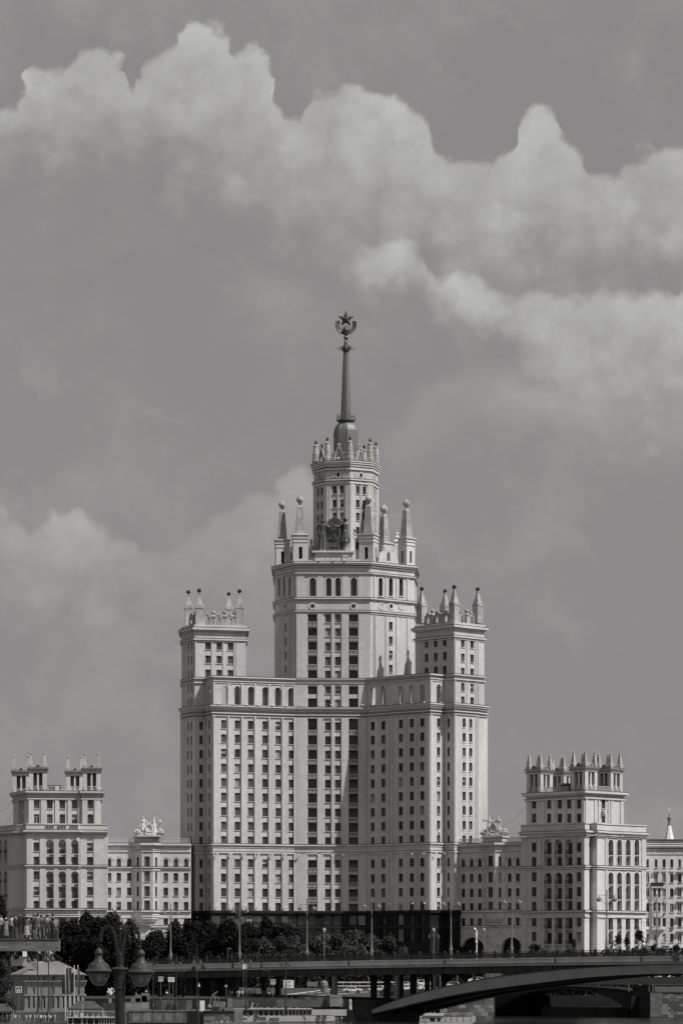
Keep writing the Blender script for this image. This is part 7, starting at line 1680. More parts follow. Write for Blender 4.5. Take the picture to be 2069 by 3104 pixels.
# ------------------------------------------------------------------ hip-roofed pavilion building, lower left
SBY = 724.0; sbz = 2.7
SBL = thing('hip_roofed_building', (X(165, SBY), SBY+5, sbz), 'low pale classical building with a grey hipped metal roof, under the platform', 'building')
PLA = mat('grey_plaster', .25, .8, .14, .35, .08); RSH = mat('pale_roof_sheet', .19, .45, .12, .5, .06)
Zs = lambda py: Z(py, SBY)
f0 = Face(P2(75, SBY), P2(256, SBY-1.5)); f1 = Face(P2(33, SBY+9), P2(75, SBY))
ze = Zs(2957); ops = []
for px in (87, 101.5, 117, 134, 148.5, 160.5, 175.5, 193, 205.5, 219, 232, 244): ops.append((f0.u(px)-.16, f0.u(px)+.16, Zs(3056), Zs(3022), 'rect', .35))
for px in (90, 104, 118, 133, 147, 161, 229, 247): ops.append((f0.u(px)-.14, f0.u(px)+.14, Zs(2971), Zs(2962), 'rect', .2))
for px in (79, 103, 162): ops.append((f0.u(px)-.3, f0.u(px)+.3, Zs(3016), Zs(2994), 'arch', .3))
mb = MB(); f0.wall(mb, sbz-.2, ze, ops); mb.build('wall', PLA, SBL)
for o in ops: mb = MB(); mb.quad(f0.P(o[0], o[2], -o[5]), f0.P(o[1], o[2], -o[5]), f0.P(o[1], o[3], -o[5]), f0.P(o[0], o[3], -o[5])); mb.build('window_slot', VOID if o[4] == 'rect' else PLA, SBL)
mb = MB(); f1.wall(mb, sbz-.2, ze, [(3.2, 4.6, Zs(3010), Zs(2985), 'arch', .3)]); mb.quad(f1.P(3.2, Zs(3010), -.3), f1.P(4.6, Zs(3010), -.3), f1.P(4.6, Zs(2985), -.3), f1.P(3.2, Zs(2985), -.3)); mb.build('wall', PLA, SBL)
pl_ = [tuple(f1.a), tuple(f0.a), tuple(f0.b), P2(258, SBY+9), P2(36, SBY+13)]
mb = MB(); bands(mb, pl_, [(Zs(2958.5), ze, .5), (Zs(2977), Zs(2972.5), .4), (Zs(2983), Zs(2978), .2), (Zs(2989), Zs(2986), .1), (Zs(3020), Zs(3015), .18), (sbz-.2, sbz+.4, .15)], closed=True); mb.build('cornice', PLA, SBL)
for px in (96, 110, 125.5, 141, 155, 168, 184, 199, 212, 225.5, 238, 250): mb = MB(); f0.box(mb, f0.u(px)-.28, f0.u(px)+.28, sbz+.4, Zs(3020), -.05, .10); mb.build('pilaster', PLA, SBL)
e = offset(pl_, .55, True); rA_ = (*P2(117, SBY+4.5), Zs(2915)); rB2 = (*P2(177, SBY+4.2), Zs(2914)); zz0 = ze+.03
E_ = [(x, y, zz0) for x, y in e]
mb = MB(); mb.poly([E_[1], E_[2], rB2, rA_]); mb.poly([E_[2], E_[3], rB2]); mb.poly([E_[0], E_[1], rA_]); mb.poly([E_[3], E_[4], rA_, rB2]); mb.poly([E_[4], E_[0], rA_])
rf_ = mb.build('roof', RSH, SBL)
for k in range(13):
    t = (k+.5)/13; a = Vector(E_[1]).lerp(Vector(E_[2]), t); b = Vector(rA_).lerp(Vector(rB2), t); mb = MB(); mb.tube([a+Vector((0, -.02, .02)), b+Vector((0, -.02, .02))], .035, 4); mb.build('roof_seam', RSH, SBL)
mb = MB(); a0_ = (*P2(77, SBY+1.5), Zs(2904)); b0_ = (*P2(30, SBY+8), Zs(2913)); mb.poly([(*P2(77, SBY+1.0), Zs(2904)), (*P2(112, SBY+1.0), Zs(2922)), (*P2(112, SBY+1), Zs(2944)), (*P2(66, SBY+.5), Zs(2928))]); mb.poly([(*P2(77, SBY+1.0), Zs(2904)), (*P2(66, SBY+.5), Zs(2928)), (*P2(33, SBY+6), Zs(2930)), (*P2(36, SBY+7), Zs(2914))]); mb.build('dormer_roof', RSH, SBL)
for px, yt, yb, w in ((107, 2909, 2920, .35), (63, 2903, 2925, .3), (152, 2911, 2920, .3)): mb = MB(); x = X(px, SBY+4); mb.box(x-w, x+w, SBY+3.7, SBY+4.3, Zs(yb), Zs(yt)); mb.box(x-w*1.3, x+w*1.3, SBY+3.6, SBY+4.4, Zs(yt), Zs(yt)+.15); mb.build('chimney', PLA, SBL)
for pts in (((135, 2958), (134, 2978), (130, 2984), (128, 3060)), ((166, 2958), (165, 2970), (158, 2982), (157, 3060)), ((78, 2965), (72, 2973), (84, 2972))): mb = MB(); mb.tube([f0.P(f0.u(a), Zs(b), .22) for a, b in pts], .06, 5); mb.build('drainpipe', DARK, SBL)
# white box sign on a pole under the platform
board_sign('advert_panel', 75, 2893, 735, sbz, .95, 1.2, 'white square advertising panel just under the viewing platform', [])
# flagpoles with banners
BAN = mat('grey_banner', .10, .8, .2, 1.0); BAN2 = mat('dark_banner', .035, .8, .2, 1.0)
for i, (px, yt, ban, lab) in enumerate([(198, 2934, BAN2, 'pale flagpole with a narrow dark banner, leftmost of the four'), (212, 2934, BAN, 'pale flagpole with the wide grey lettered banner'), (225, 2930, BAN2, 'pale flagpole with a dark folded banner, third of the four'), (236, 2930, BAN, 'pale flagpole with a short grey banner, rightmost of the four')]):
    Y = 698; t = thing('flagpole', (X(px, Y), Y, .9), lab, 'flagpole', 'flagpoles before the hip-roofed building'); x = X(px, Y)
    mb = MB(); mb.tube([(x, Y, .9), (x, Y, Z(yt, Y))], .07, 6); mb.ball((x, Y, Z(yt, Y)+.08), .12, 6, 4); mb.build('pole', WHITE, t)
    mb = MB(); w0, w1, y0, y1 = [(-10, -1, 2965, 3014), (-12, 5, 2935, 3015), (-9, -1, 2950, 3010), (0, 6, 2936, 3016)][i]
    n = 8; xs_ = [X(px+w0+(w1-w0)*k/n, Y) for k in range(n+1)]
    wv_ = lambda k, z: Y-.15-.12*math.sin(k*1.3+z*.4)
    m_ = 7
    for k in range(n):
        for j in range(m_):
            za, zb2 = Z(y1+(y0-y1)*j/m_, Y), Z(y1+(y0-y1)*(j+1)/m_, Y); sk_ = lambda z: 0.0
            mb.quad((xs_[k], wv_(k, za), za), (xs_[k+1], wv_(k+1, za), za), (xs_[k+1], wv_(k+1, zb2), zb2), (xs_[k], wv_(k, zb2), zb2))
    bn_ = mb.build('banner', ban, t, smooth=True)
    if i in (1, 3):
        for j, yy in enumerate(range(2944, 3008, 8)):
            mb = MB(); zc0 = Z(yy, Y); xc = X(px-4 if i == 1 else px+3, Y); s = .17; yq = Y-.36
            mb.box(xc-s, xc-s*.55, yq, yq+.02, zc0-s, zc0+s)
            if j % 2: mb.box(xc-s*.55, xc+s*.6, yq, yq+.02, zc0+s*.55, zc0+s)
            if j % 3: mb.box(xc+s*.5, xc+s, yq, yq+.02, zc0-s, zc0+s*.5)
            mb.build('banner_letter', PAINT, bn_)
# market tents
def tent(x0, x1, ye, yt, Y, zb, m, label, dep=4.0, side=True):
    t = thing('market_tent', (X((x0+x1)/2, Y), Y, zb), label, 'tent'); a, b = X(x0, Y), X(x1, Y); ze_, zt_2 = Z(ye, Y), Z(yt, Y); cx_, cy_ = (a+b)/2, Y+dep/2
    mb = MB(); r = (b-a)*.22; N_ = 5
    def rp(k): q = k/N_; s = (1-q)**1.0; hh = ze_+(zt_2-ze_)*(q**1.35); hx = (b-a)/2*(1-q)+r*q; hy = dep/2*(1-q)+.3*q; return [(cx_-hx, cy_-hy, hh), (cx_+hx, cy_-hy, hh), (cx_+hx, cy_+hy, hh), (cx_-hx, cy_+hy, hh)]
    for k in range(N_):
        A, B = rp(k), rp(k+1)
        for i in range(4): j = (i+1) % 4; mb.quad(A[i], A[j], B[j], B[i])
    mb.poly(rp(N_)); mb.build('canopy', m, t)
    vb = MB(); A = rp(0); n = 14
    for i in range(4):
        p, q = Vector(A[i]), Vector(A[(i+1) % 4])
        for k in range(n):
            u, v = p.lerp(q, k/n), p.lerp(q, (k+1)/n); mid = (u+v)/2; vb.poly([u+Vector((0, 0, .0)), v, v+Vector((0, 0, -.28)), mid+Vector((0, 0, -.45)), u+Vector((0, 0, -.28))])
    vb.build('valance', m, t)
    for i in range(4): mb = MB(); p = A[i]; mb.tube([(p[0]*.98+cx_*.02, p[1]*.98+cy_*.02, zb), (p[0]*.98+cx_*.02, p[1]*.98+cy_*.02, ze_)], .05, 5); mb.build('pole', WHITE, t)
    mb = MB(); mb.box(a+.5, b-.5, Y+.9, Y+1.5, zb, zb+.95); mb.box(a+.3, b-.3, Y+.8, Y+1.6, zb+.95, zb+1.0); mb.build('counter', CL['mid'], t); return t
TG = mat('tent_canvas_grey', .06, .85, .2, .8, .1); TP = mat('tent_canvas_pale', .20, .85, .2, .8, .1)
tent(203, 312, 3058, 3036, 690, .9, TG, 'wide grey market tent below the ornate lamp, right of the flagpoles')
tent(-40, 42, 3066, 3044, 672, .9, TG, 'grey market tent with a pale side wall at the left edge')
mb = MB(); mb.quad((X(32, 672), 672.1, .9), (X(41.5, 672), 672.0, .9), (X(41.5, 672), 672.0, Z(3068, 672)), (X(32, 672), 672.1, Z(3068, 672))); o = mb.build('tent_wall', TP); o.parent = bpy.data.objects['market_tent.001']; o.data.transform(Matrix.Translation(-origin(o.parent)))
tent(22, 78, 3106, 3088, 655, -.2, TG, 'grey tent roof poking up at the bottom left corner', 3.0)

# ------------------------------------------------------------------ crowds
crowd_me = []
for i, (la, ra, top, leg) in enumerate([('down','down','white','dark'),('fold','down','black','denim'),('down','hip','mid','black'),('fold','fold','light','mid'),('down','face','white','light'),('hip','down','dark','dark')]):
    crowd_me.append((body('crowd_%d' % i, la, ra, 0, 1, 2, mats=[CL[top], CL[leg], CL['black'], SKIN, HAIR], step=.10*(i % 3), spread=.02), hair_mesh(HAIR, i % 2 == 0)))
tops_ = ['white shirt', 'black top', 'grey shirt', 'pale shirt', 'white shirt', 'dark clothes']
q = random.Random(21)
def crowd(spots, zf, label, group, sc=1.0):
    order = sorted(range(len(spots)), key=lambda i: spots[i][0])
    for i, (px, Y) in enumerate(spots):
        nth = '' if len(spots) == 1 else ('leftmost ' if order.index(i) == 0 else 'rightmost ' if order.index(i) == len(spots)-1 else ORD[order.index(i)]+' ')
        k = q.randrange(6); me, hm_ = crowd_me[k]; z = zf(Y) if callable(zf) else zf
        person((X(px, Y), Y, z+.005), q.uniform(0, 6.28), me, nth + (label % tops_[k]).replace('person', 'person from the left' if nth and nth[:-1] in ORD else 'person'), group, sc*q.uniform(.94, 1.06), [('hair', hm_)])
crowd([(694,768),(702,769),(718,770),(724,769),(729,771),(735,769.5),(741,771),(752,769),(756,771),(760,770),(770,772),(773,771),(794,773),(800,773)], ZG, 'person in a %s by the crossing under the bridge', 'pedestrians by the crossing')
crowd([(46,667),(58,672),(72,668),(80,672),(91,669),(97,672),(104,670),(112,668),(119,672),(124,666),(130,671),(138,669),(146,666),(153,670),(160,667),(166,672),(8,668),(20,669),(28,667)], .9, 'person in a %s on the landing stage', 'people on the landing stage')
crowd([(384,712),(390,714),(401,713)], 2.7, 'person in a %s by the wavy banner fence', 'people by the banner fence')
crowd([(505,792),(511,792)], btop(508), 'person in a %s beside the leftmost tall bridge lamp', 'people on the bridge')
# ------------------------------------------------------------------ site fences and clutter on the quay
def fence_run(px0, px1, Y, zb, h, npan, mats_, label, dep=.08):
    t = thing('site_fence', (X((px0+px1)/2, Y), Y, zb), label, 'fence'); f = Face(P2(px0, Y), P2(px1, Y)); w = f.L/npan
    for i in range(npan): mb = MB(); f.box(mb, i*w+.02, (i+1)*w-.02, zb+.1, zb+h, -dep, .02*(i % 2)); mb.build('fence_panel', mats_[i % len(mats_)], t)
    for i in range(npan+1): mb = MB(); f.box(mb, i*w-.04, i*w+.04, zb, zb+h+.05, -.2, -dep-.002); mb.build('post', DARK, t)
    return t
PANG = mat('fence_sheet_grey', .10, .6, .25, .5, .12); PAND = mat('fence_sheet_dark', .045, .6, .25, .5, .12)
def wavy_banner():
    m = mat('printed_banner', .20, .7, .6, .45, .15, stretch=(.5, .5, 1.6)); return m
fence_run(378, 451, 709, 2.7, 2.0, 3, [wavy_banner()], 'pale fence banner with a cloudy wave print, right of the ornate lamp post')
fence_run(470, 582, 726, 2.7, 2.3, 6, [PAND, PANG, PANG, PAND], 'grey sheet fence under the left end of the bridge')
fence_run(694, 752, 742, 2.7, 2.3, 3, [PANG], 'pale sheet fence right of the excavator')
fence_run(752, 838, 743, 2.7, 2.4, 5, [PAND], 'dark sheet fence behind the white river boat')
fence_run(905, 998, 752, ZG-1.6, 1.9, 5, [PAND, PANG], 'grey sheet fence behind the stern of the white boat')
fence_run(310, 348, 712, 2.7, 1.8, 2, [PAND], 'dark fence panel just left of the ornate lamp post')
mb = MB(); f = Face(P2(999, 748), P2(1036, 749)); f.box(mb, 0, f.L, 3.4, 6.0, -2.2, 0); o_ = thing('container', (X(1017, 748), 749, 3.4), 'pale site container with a wavy print near the bridge columns', 'container'); mb.build('shell', wavy_banner(), o_)
for k in range(6): mb = MB(); f.box(mb, f.L*k/6+.05, f.L*k/6+.15, 3.4, 6.0, 0, .04); mb.build('rib', PANG, o_)
block_wall('quay_wall', 'stone quay wall with a pale coping, left of the white river boat', P2(617, 698.9), P2(709, 698.9), 0, 2.7, 1.6, .8, CONCD, seed=6)
mb = MB(); f = Face(P2(390, 701.9), P2(566, 701.9)); 
for i in range(16): mb = MB(); f.box(mb, f.L*i/16+.02, f.L*(i+1)/16-.02, .75, 2.62, -.05, .10+.02*(i % 2)); o = mb.build('facing_slab', STONES[1] if i % 3 else STONES[0]); tag(o, kind='structure')
mb = MB(); f.box(mb, 0, f.L, .3, .72, -.05, .35); tag(mb.build('quay_ledge', CONC), kind='structure')
mb = MB(); f.box(mb, 0, f.L, 2.7, 2.95, -.4, .2); tag(mb.build('quay_coping', CONC), kind='structure')
# inclined ramp and stairs by the arch foot
mb = MB(); mb.obox((X(1012, 752), 752, -.5), (X(1066, 752)-X(1012, 752)+1.2, -3, 0), (0, 6, 0), (-2.2, 1.5, 5.6)); tag(mb.build('sloped_bank', CONC), kind='structure')
mb = MB(); mb.prism([P2(752, 750.2), P2(1064, 752), P2(1064, 763.8), P2(752, 763.8)], -3, 4.35); tag(mb.build('quay_shelf', CONC), kind='structure')
mb = MB(); mb.prism([P2(752, 749.2), P2(1064, 750.8), P2(1064, 751.8), P2(752, 750.1)], 3.2, 4.9); tag(mb.build('shelf_parapet', CONC), kind='structure')
mb = MB(); x, Y = X(1061, 748), 748.5; mb.lathe((x, Y, 2.6), [(.4, 0), (.42, .3), (.3, 1.2), (.34, 1.9), (.2, 2.3), (.05, 2.5)], 10); tag(mb.build('bollard', BOAT), 'pale tapered post at the end of the quay parapet by the arch foot', 'bollard')
# planter with white flowers
t = thing('flower_planter', (X(336, 715), 715, 2.7), 'tall stand with a spray of white flowers, left of the ornate lamp post', 'planter'); x, Y = X(334, 715), 715
mb = MB(); mb.box(x-.28, x+.28, Y-.28, Y+.28, 2.7, Z(3019, Y)); mb.build('stand', PLA, t); mb = MB(); mb.box(x-.9, x+.95, Y-.5, Y+.5, Z(3019, Y), Z(3017, Y)); mb.build('tray', PAINT, t)
mb = MB(); q2 = random.Random(3)
for i in range(60): a = q2.uniform(-1.1, 1.1); r = q2.uniform(.1, 1.7); c = Vector((x+.1+r*math.sin(a)*.55, Y+q2.uniform(-.3, .3), Z(3017, Y)+r*math.cos(a)*.95)); mb.poly([c+Vector((-.08, 0, 0)), c+Vector((0, -.05, -.2)), c+Vector((.08, 0, .02)), c+Vector((0, .05, .2))])
o = mb.build('flowers', WHITE, t); o['kind'] = 'stuff'
# excavator
t = thing('excavator', (X(655, 720), 720, 2.7), 'dusty excavator with its arm raised, on the quay under the bridge', 'excavator'); x, Y = X(662, 720), 720; EX = mat('excavator_paint', .15, .6, .3, 1)
mb = MB(); mb.box(x-1.6, x+1.6, Y-1.2, Y+1.2, 2.7, 3.5); mb.build('tracks', DARK, t)
mb = MB(); mb.box(x-1.2, x+1.5, Y-1.1, Y+1.1, 3.6, 4.7); mb.box(x-1.1, x+.1, Y-1.1, Y+.1, 4.7, 5.7); mb.build('cab', EX, t)
mb = MB(); mb.box(x-1.12, x-.9, Y-1.0, Y, 4.75, 5.6); mb.box(x-.85, x-.05, Y-1.13, Y-1.05, 4.8, 5.55); mb.build('cab_window', GL[0], t)
mb = MB(); mb.tube([(x-.6, Y-.9, 4.2), (x-.9, Y-1.2, 6.3), (x-.2, Y-1.3, 6.9)], .26, 6, 0, .18); mb.build('boom', EX, t)
mb = MB(); mb.tube([(x-.2, Y-1.3, 6.9), (x-1.3, Y-1.5, 6.1), (x-1.9, Y-1.6, 4.0)], .17, 6, 0, .13); mb.build('stick', EX, t)
mb = MB(); mb.lathe((x-1.9, Y-1.6, 3.2), [(.2, 0), (.5, .2), (.45, .7), (.2, .9)], 6); mb.build('bucket', EX, t)
mb = MB(); mb.box(X(690, 730), X(703, 730), 729, 730.5, 2.7, 5.3); tag(mb.build('site_cabin', PAINT), 'narrow pale upright cabin right of the excavator', 'cabin')
mb = MB(); mb.box(X(606, 724), X(620, 724), 723, 724.4, 2.7, 4.9); tag(mb.build('ticket_booth', WHITE), 'white booth left of the excavator', 'booth')
mb = MB(); mb.box(X(566, 690), X(600, 690), 690, 698, -.6, 3.0); tag(mb.build('pontoon_cabin', VOID), 'black boxy floating cabin moored at the quay', 'pontoon')
for px, Y, w, h, lab in ((672,712,.5,.6,'left'),(683,712,.7,.5,'middle'),(694,713,.6,.7,'right')): mb = MB(); x = X(px, Y); mb.box(x-w, x+w, Y-.5, Y+.5, 2.72, 2.7+h); mb.box(x-w*.6, x+w*.7, Y-.4, Y+.4, 2.7+h, 2.7+h*1.6); tag(mb.build('rubble_bag', CL['mid']), 'grey heaped building bag beside the excavator, %s one of three' % lab, 'bag', 'bags beside the excavator')

# ------------------------------------------------------------------ boats
def person_sitting(): pass
BT = thing('river_boat', (X(840, 735), 737, 0), 'long white glazed river boat moored at the quay', 'boat'); Y = 735.0; Bx = lambda px: X(px, Y); Bz = lambda py: Z(py, Y)
mb = MB(); hp = [(711, 3097), (711, 3079), (742, 3079), (1010, 3077), (1012, 3083), (1025, 3085), (1022, 3100)]
f = Face((Bx(705), Y), (Bx(1050), Y)); U = lambda px: Bx(px)-Bx(705)
solid_prism(mb, f, [(U(711), -.1), (U(1012), -.1), (U(1016), Bz(3085)), (U(1008), Bz(3078)), (U(711), Bz(3080))], -4.6, 0); mb.build('hull', BOAT, BT)
mb = MB(); solid_prism(mb, f, [(U(755), -.2), (U(1014), -.2), (U(1014), Bz(3097)), (U(755), Bz(3098.5))], -.4, .05); mb.build('waterline_stripe', VOID, BT)
mb = MB(); wl = [(712,732),(735,752),(752,766.5),(768,772),(774,781),(783,797),(799,813),(815,829),(831,845),(847,858),(862,872),(875,884),(886,894),(896,905),(907,917),(919,927),(929,934),(935,944)]
f.wall(mb, Bz(3080), Bz(3061), [(U(a)+.04, U(b)-.04, Bz(3079.5), Bz(3064), 'rect', .25) for a, b in wl]); mb.build('cabin_side', BOAT, BT)
for a, b in wl: mb = MB(); mb.quad(f.P(U(a), Bz(3080), -.22), f.P(U(b), Bz(3080), -.22), f.P(U(b), Bz(3063), -.22), f.P(U(a), Bz(3063), -.22)); mb.build('window', GL[0] if rnd.random() < .8 else GL[3], BT)
mb = MB(); f.box(mb, U(707), U(947), Bz(3061), Bz(3059), -4.6, .45); f.box(mb, U(760), U(940), Bz(3059)+.02, Bz(3057.5), -4.2, .0); mb.build('cabin_roof', BOAT, BT)
mb = MB()
for (a, b) in (((733, 3064), (758, 3081)), ((850, 3061), (862, 3079)), ((911, 3061), (927, 3092))): bar(mb, f, (U(a[0]), Bz(a[1])), (U(b[0]), Bz(b[1])), .11, .02, .1)
mb.build('raked_post', PAINT, BT)['kind'] = 'stuff'
for px in (776, 965, 983): mb = MB(); c = f.P(U(px), Bz(3085), .12); K = 14; mb.tube([(c.x+.38*math.cos(2*math.pi*k/K), c.y, c.z+.5*math.sin(2*math.pi*k/K)) for k in range(K+1)], .11, 6); mb.build('lifebuoy', DARK, BT)
mb = MB(); f.box(mb, U(817), U(845), Bz(3094), Bz(3086.5), .02, .07); o = mb.build('name_board', DARK, BT)
mb = MB()
for k in range(9): f.box(mb, U(820+k*2.5), U(821.4+k*2.5), Bz(3091.7), Bz(3089), .075, .09)
mb.build('name_lettering', BOAT, o)['kind'] = 'stuff'
mb = MB(); f.box(mb, U(719), U(749), Bz(3091), Bz(3086.5), .02, .05); mb.build('name_board', PAINT, BT)
for px in (787, 795, 803): mb = MB(); f.box(mb, U(px-3), U(px+3), Bz(3094), Bz(3083), .02, .06); o = mb.build('side_hatch', PAINT, BT); mb = MB(); f.box(mb, U(px-1.8), U(px+1.8), Bz(3092), Bz(3085), .065, .08); mb.build('hatch_window', DARK, o)
rb = MB()
for k in range(14): px = 948+k*5; rb.tube([f.P(U(px), Bz(3078), -.1), f.P(U(px), Bz(3066), -.1)], .03, 4)
for yy in (3066, 3070, 3074): rb.tube([f.P(U(948), Bz(yy), -.1), f.P(U(1014), Bz(yy), -.1)], .03, 4)
rb.build('stern_rail', PAINT, BT)['kind'] = 'stuff'
mb = MB(); f.box(mb, U(1006), U(1027), Bz(3092), Bz(3077), -3, -.2); f.box(mb, U(1006), U(1030), Bz(3099), Bz(3096), -3, .3); mb.build('stern_box', PAINT, BT)
mb = MB(); mb.tube([f.P(U(760), Bz(3058), -1), f.P(U(766), Bz(3040), -1)], .13, 5); mb.build('mast', BOAT, BT); mb = MB(); mb.tube([f.P(U(775), Bz(3058), -1.6), f.P(U(782), Bz(3042), -1.6)], .04, 4); mb.build('antenna', BOAT, BT)
for i in range(7): mb = MB(); f.box(mb, U(765+i*22), U(771+i*22), Bz(3058), Bz(3055.5), -2, -1.2); mb.build('roof_vent', BOAT, BT)
crowd([(960, 737.5), (978, 737.5), (990, 738), (1006, 737)], Bz(3079), 'person in a %s at the white boat stern', 'passengers on the white boat', .82)
crowd([(1035, 736)], Bz(3103), 'person in a %s stepping off the stern of the white boat', 'passengers on the white boat', .95)
# passenger heads in a small launch at the bottom edge
LN = thing('open_launch', (X(690, 690), 690, 0), 'low open launch with seated passengers at the bottom edge', 'boat'); f = Face((X(618, 690), 690), (X(790, 690), 690)); mb = MB(); solid_prism(mb, f, [(0, -.2), (f.L-.8, -.2), (f.L, .7), (0, .6)], -2.4, 0); mb.build('hull', PAINT, LN)
crowd([(633, 691), (671, 691), (684, 691), (690, 691.5), (698, 691), (731, 690.8), (741, 691)], -.55, 'person in a %s seated low in the open launch', 'passengers in the open launch', 1.0)
# second boat, right of it
B2 = thing('small_ferry', (X(1350, 640), 641, 0), 'small white passenger boat passing under the arch', 'boat'); Y = 640.0; Bx = lambda px: X(px, Y); Bz = lambda py: Z(py, Y); f = Face((Bx(1272), Y), (Bx(1440), Y)); U = lambda px: Bx(px)-Bx(1272)
mb = MB(); solid_prism(mb, f, [(U(1274), -.2), (U(1428), -.2), (U(1434), 1.4), (U(1270), 1.5)], -4, 0); mb.build('hull', BOAT, B2)
mb = MB(); f.wall(mb, 1.4, Bz(3081), [(U(1302), U(1318), Bz(3101), Bz(3086), 'rect', .2), (U(1324.5), U(1334), Bz(3101), Bz(3086.5), 'rect', .2)]); g_ = Face(tuple(f.P(0, 0, -3.6)[:2]), tuple(f.P(U(1284), 0, 0)[:2])); mb.build('wheelhouse', BOAT, B2)
for a, b in ((1302, 1318), (1324.5, 1334)): mb = MB(); mb.quad(f.P(U(a), 1.5, -.18), f.P(U(b), 1.5, -.18), f.P(U(b), Bz(3085), -.18), f.P(U(a), Bz(3085), -.18)); mb.build('window', GL[0], B2)
mb = MB(); f.box(mb, U(1281), U(1345), Bz(3081), Bz(3078.5), -3.8, .25); solid_prism(mb, f, [(U(1284), Bz(3078)), (U(1340), Bz(3078)), (U(1352), Bz(3073.5)), (U(1290), Bz(3073))], -3.4, -.4); mb.build('roof', BOAT, B2)
mb = MB(); f.box(mb, U(1345), U(1428), Bz(3076), Bz(3074.5), -3.8, .2)
for px in (1350, 1366, 1384, 1404, 1426): f.box(mb, U(px)-.06, U(px)+.06, 1.4, Bz(3076), -.15, 0)
mb.build('awning', PAINT, B2)['kind'] = 'stuff'
mb = MB()
for px in (1285, 1293): mb.tube([f.P(U(px), 1.5, .06), f.P(U(px), Bz(3080), .06)], .04, 5)
for k in range(6): mb.tube([f.P(U(1285), Bz(3100)+k*.3, .06), f.P(U(1293), Bz(3100)+k*.3, .06)], .03, 4)
mb.build('ladder', BOAT, B2)['kind'] = 'stuff'
for a, b, c_ in ((1288, 3057, 3079), (1320, 3060, 3074)): mb = MB(); mb.tube([f.P(U(a), Bz(c_), -1), f.P(U(a), Bz(b), -1)], .04, 5); mb.build('antenna', DARK, B2)
for px, w in ((1303, 1.2), (1308, .8), (1313, .7)): mb = MB(); f.box(mb, U(px), U(px)+w*.5, Bz(3074), Bz(3070), -1.6, -1.0); mb.build('roof_fitting', PAINT, B2)
mb = MB(); f.box(mb, U(1366), U(1386), 1.4, Bz(3086), -.6, -.2); mb.build('bench', PAINT, B2)
crowd([(1393, 642), (1408, 641.5)], .9, 'person in a %s standing under the awning of the small ferry', 'passengers on the small ferry', .95)
crowd([(1364, 642.5)], Bz(3072), 'person in a %s kneeling on the roof end of the small ferry', 'passengers on the small ferry', .4)
# moored pontoon at the bottom left
PB = thing('moored_pontoon', (X(278, 660), 662, 0), 'moored white pontoon boat with dark windows under the ornate lamp', 'boat'); Y = 655.0; Bx = lambda px: X(px, Y); Bz = lambda py: Z(py, Y); f = Face((Bx(202), Y), (Bx(362), Y)); U = lambda px: Bx(px)-Bx(202)
mb = MB(); f.box(mb, 0, f.L, -.3, .8, -5, 0); mb.build('hull', BOAT, PB)
mb = MB(); f.box(mb, 0, f.L, Bz(3087), Bz(3084.5), -5.2, .4); mb.build('deck_roof', BOAT, PB)
for a, b in ((205, 207), (219, 223), (246, 251), (262, 265), (283, 286), (299, 301), (306, 309), (314, 317), (322, 325), (330, 333), (338, 341), (345, 348)): mb = MB(); f.box(mb, U(a), U(b), .8, Bz(3087), -.3, .02); mb.build('window_post', BOAT, PB)
for a, b in ((207, 219), (223, 246), (251, 262), (265, 283), (286, 299), (301, 348)): mb = MB(); mb.quad(f.P(U(a), .8, -.2), f.P(U(b), .8, -.2), f.P(U(b), Bz(3087), -.2), f.P(U(a), Bz(3087), -.2)); mb.build('window', GL[0], PB)
for k, (px, h) in enumerate(((227, .7), (247, 1.6), (262, .4), (279, .5), (296, .4), (318, .35))): mb = MB(); f.box(mb, U(px)-.3, U(px)+.3, Bz(3084.4), Bz(3084.4)+h*.5, -1.6, -1.0); mb.tube([f.P(U(px), Bz(3084.4), -1.3), f.P(U(px)+.15, Bz(3084.4)+h*1.6, -1.3)], .06, 5); mb.build('deck_fitting', BOAT, PB)

# ------------------------------------------------------------------ cars on the ramp and road
def car_kit(m):
    k = {}
    prof = [(-2.15,.35),(2.1,.35),(2.2,.55),(2.15,.82),(1.25,.95),(.6,1.42),(-.9,1.46),(-1.75,1.0),(-2.2,.92),(-2.25,.55)]
    mb = MB(); f = Face((-3, -.85), (3, -.85)); solid_prism(mb, f, [(u+3, z) for u, z in prof], -1.7, 0); k['body'] = mb.mesh('body', m)
    mb = MB()
    for o in (0.012, -1.712): mb.poly([f.P(u+3, z, o) for u, z in [(1.05,.96),(.52,1.36),(-.1,1.38),(-.1,.96)]]); mb.poly([f.P(u+3, z, o) for u, z in [(-.2,.96),(-.2,1.38),(-.85,1.40),(-1.45,1.02)]])
    k['side_window'] = mb.mesh('side_window', GL[0])
    mb = MB(); mb.quad((1.22, -.75, .985), (1.22, .75, .985), (.66, .68, 1.41), (.66, -.68, 1.41)); k['windscreen'] = mb.mesh('windscreen', GL[1])
    mb = MB(); mb.lathe((0, 0, 0), [(.22, -.1), (.32, -.1), (.32, .1), (.22, .1)], 14); me = mb.mesh('wheel', DARK); me.transform(Matrix.Rotation(R(90), 4, 'X')); k['wheel'] = me
    mb = MB(); mb.box(-.06, .04, -.18, .18, -.08, .08); k['headlight'] = mb.mesh('headlight', GLOBE)
    return k
CK = [car_kit(WHITE), car_kit(PAINT), car_kit(mat('dark_car_paint', .03, .3, .1, 1, spec=.5))]
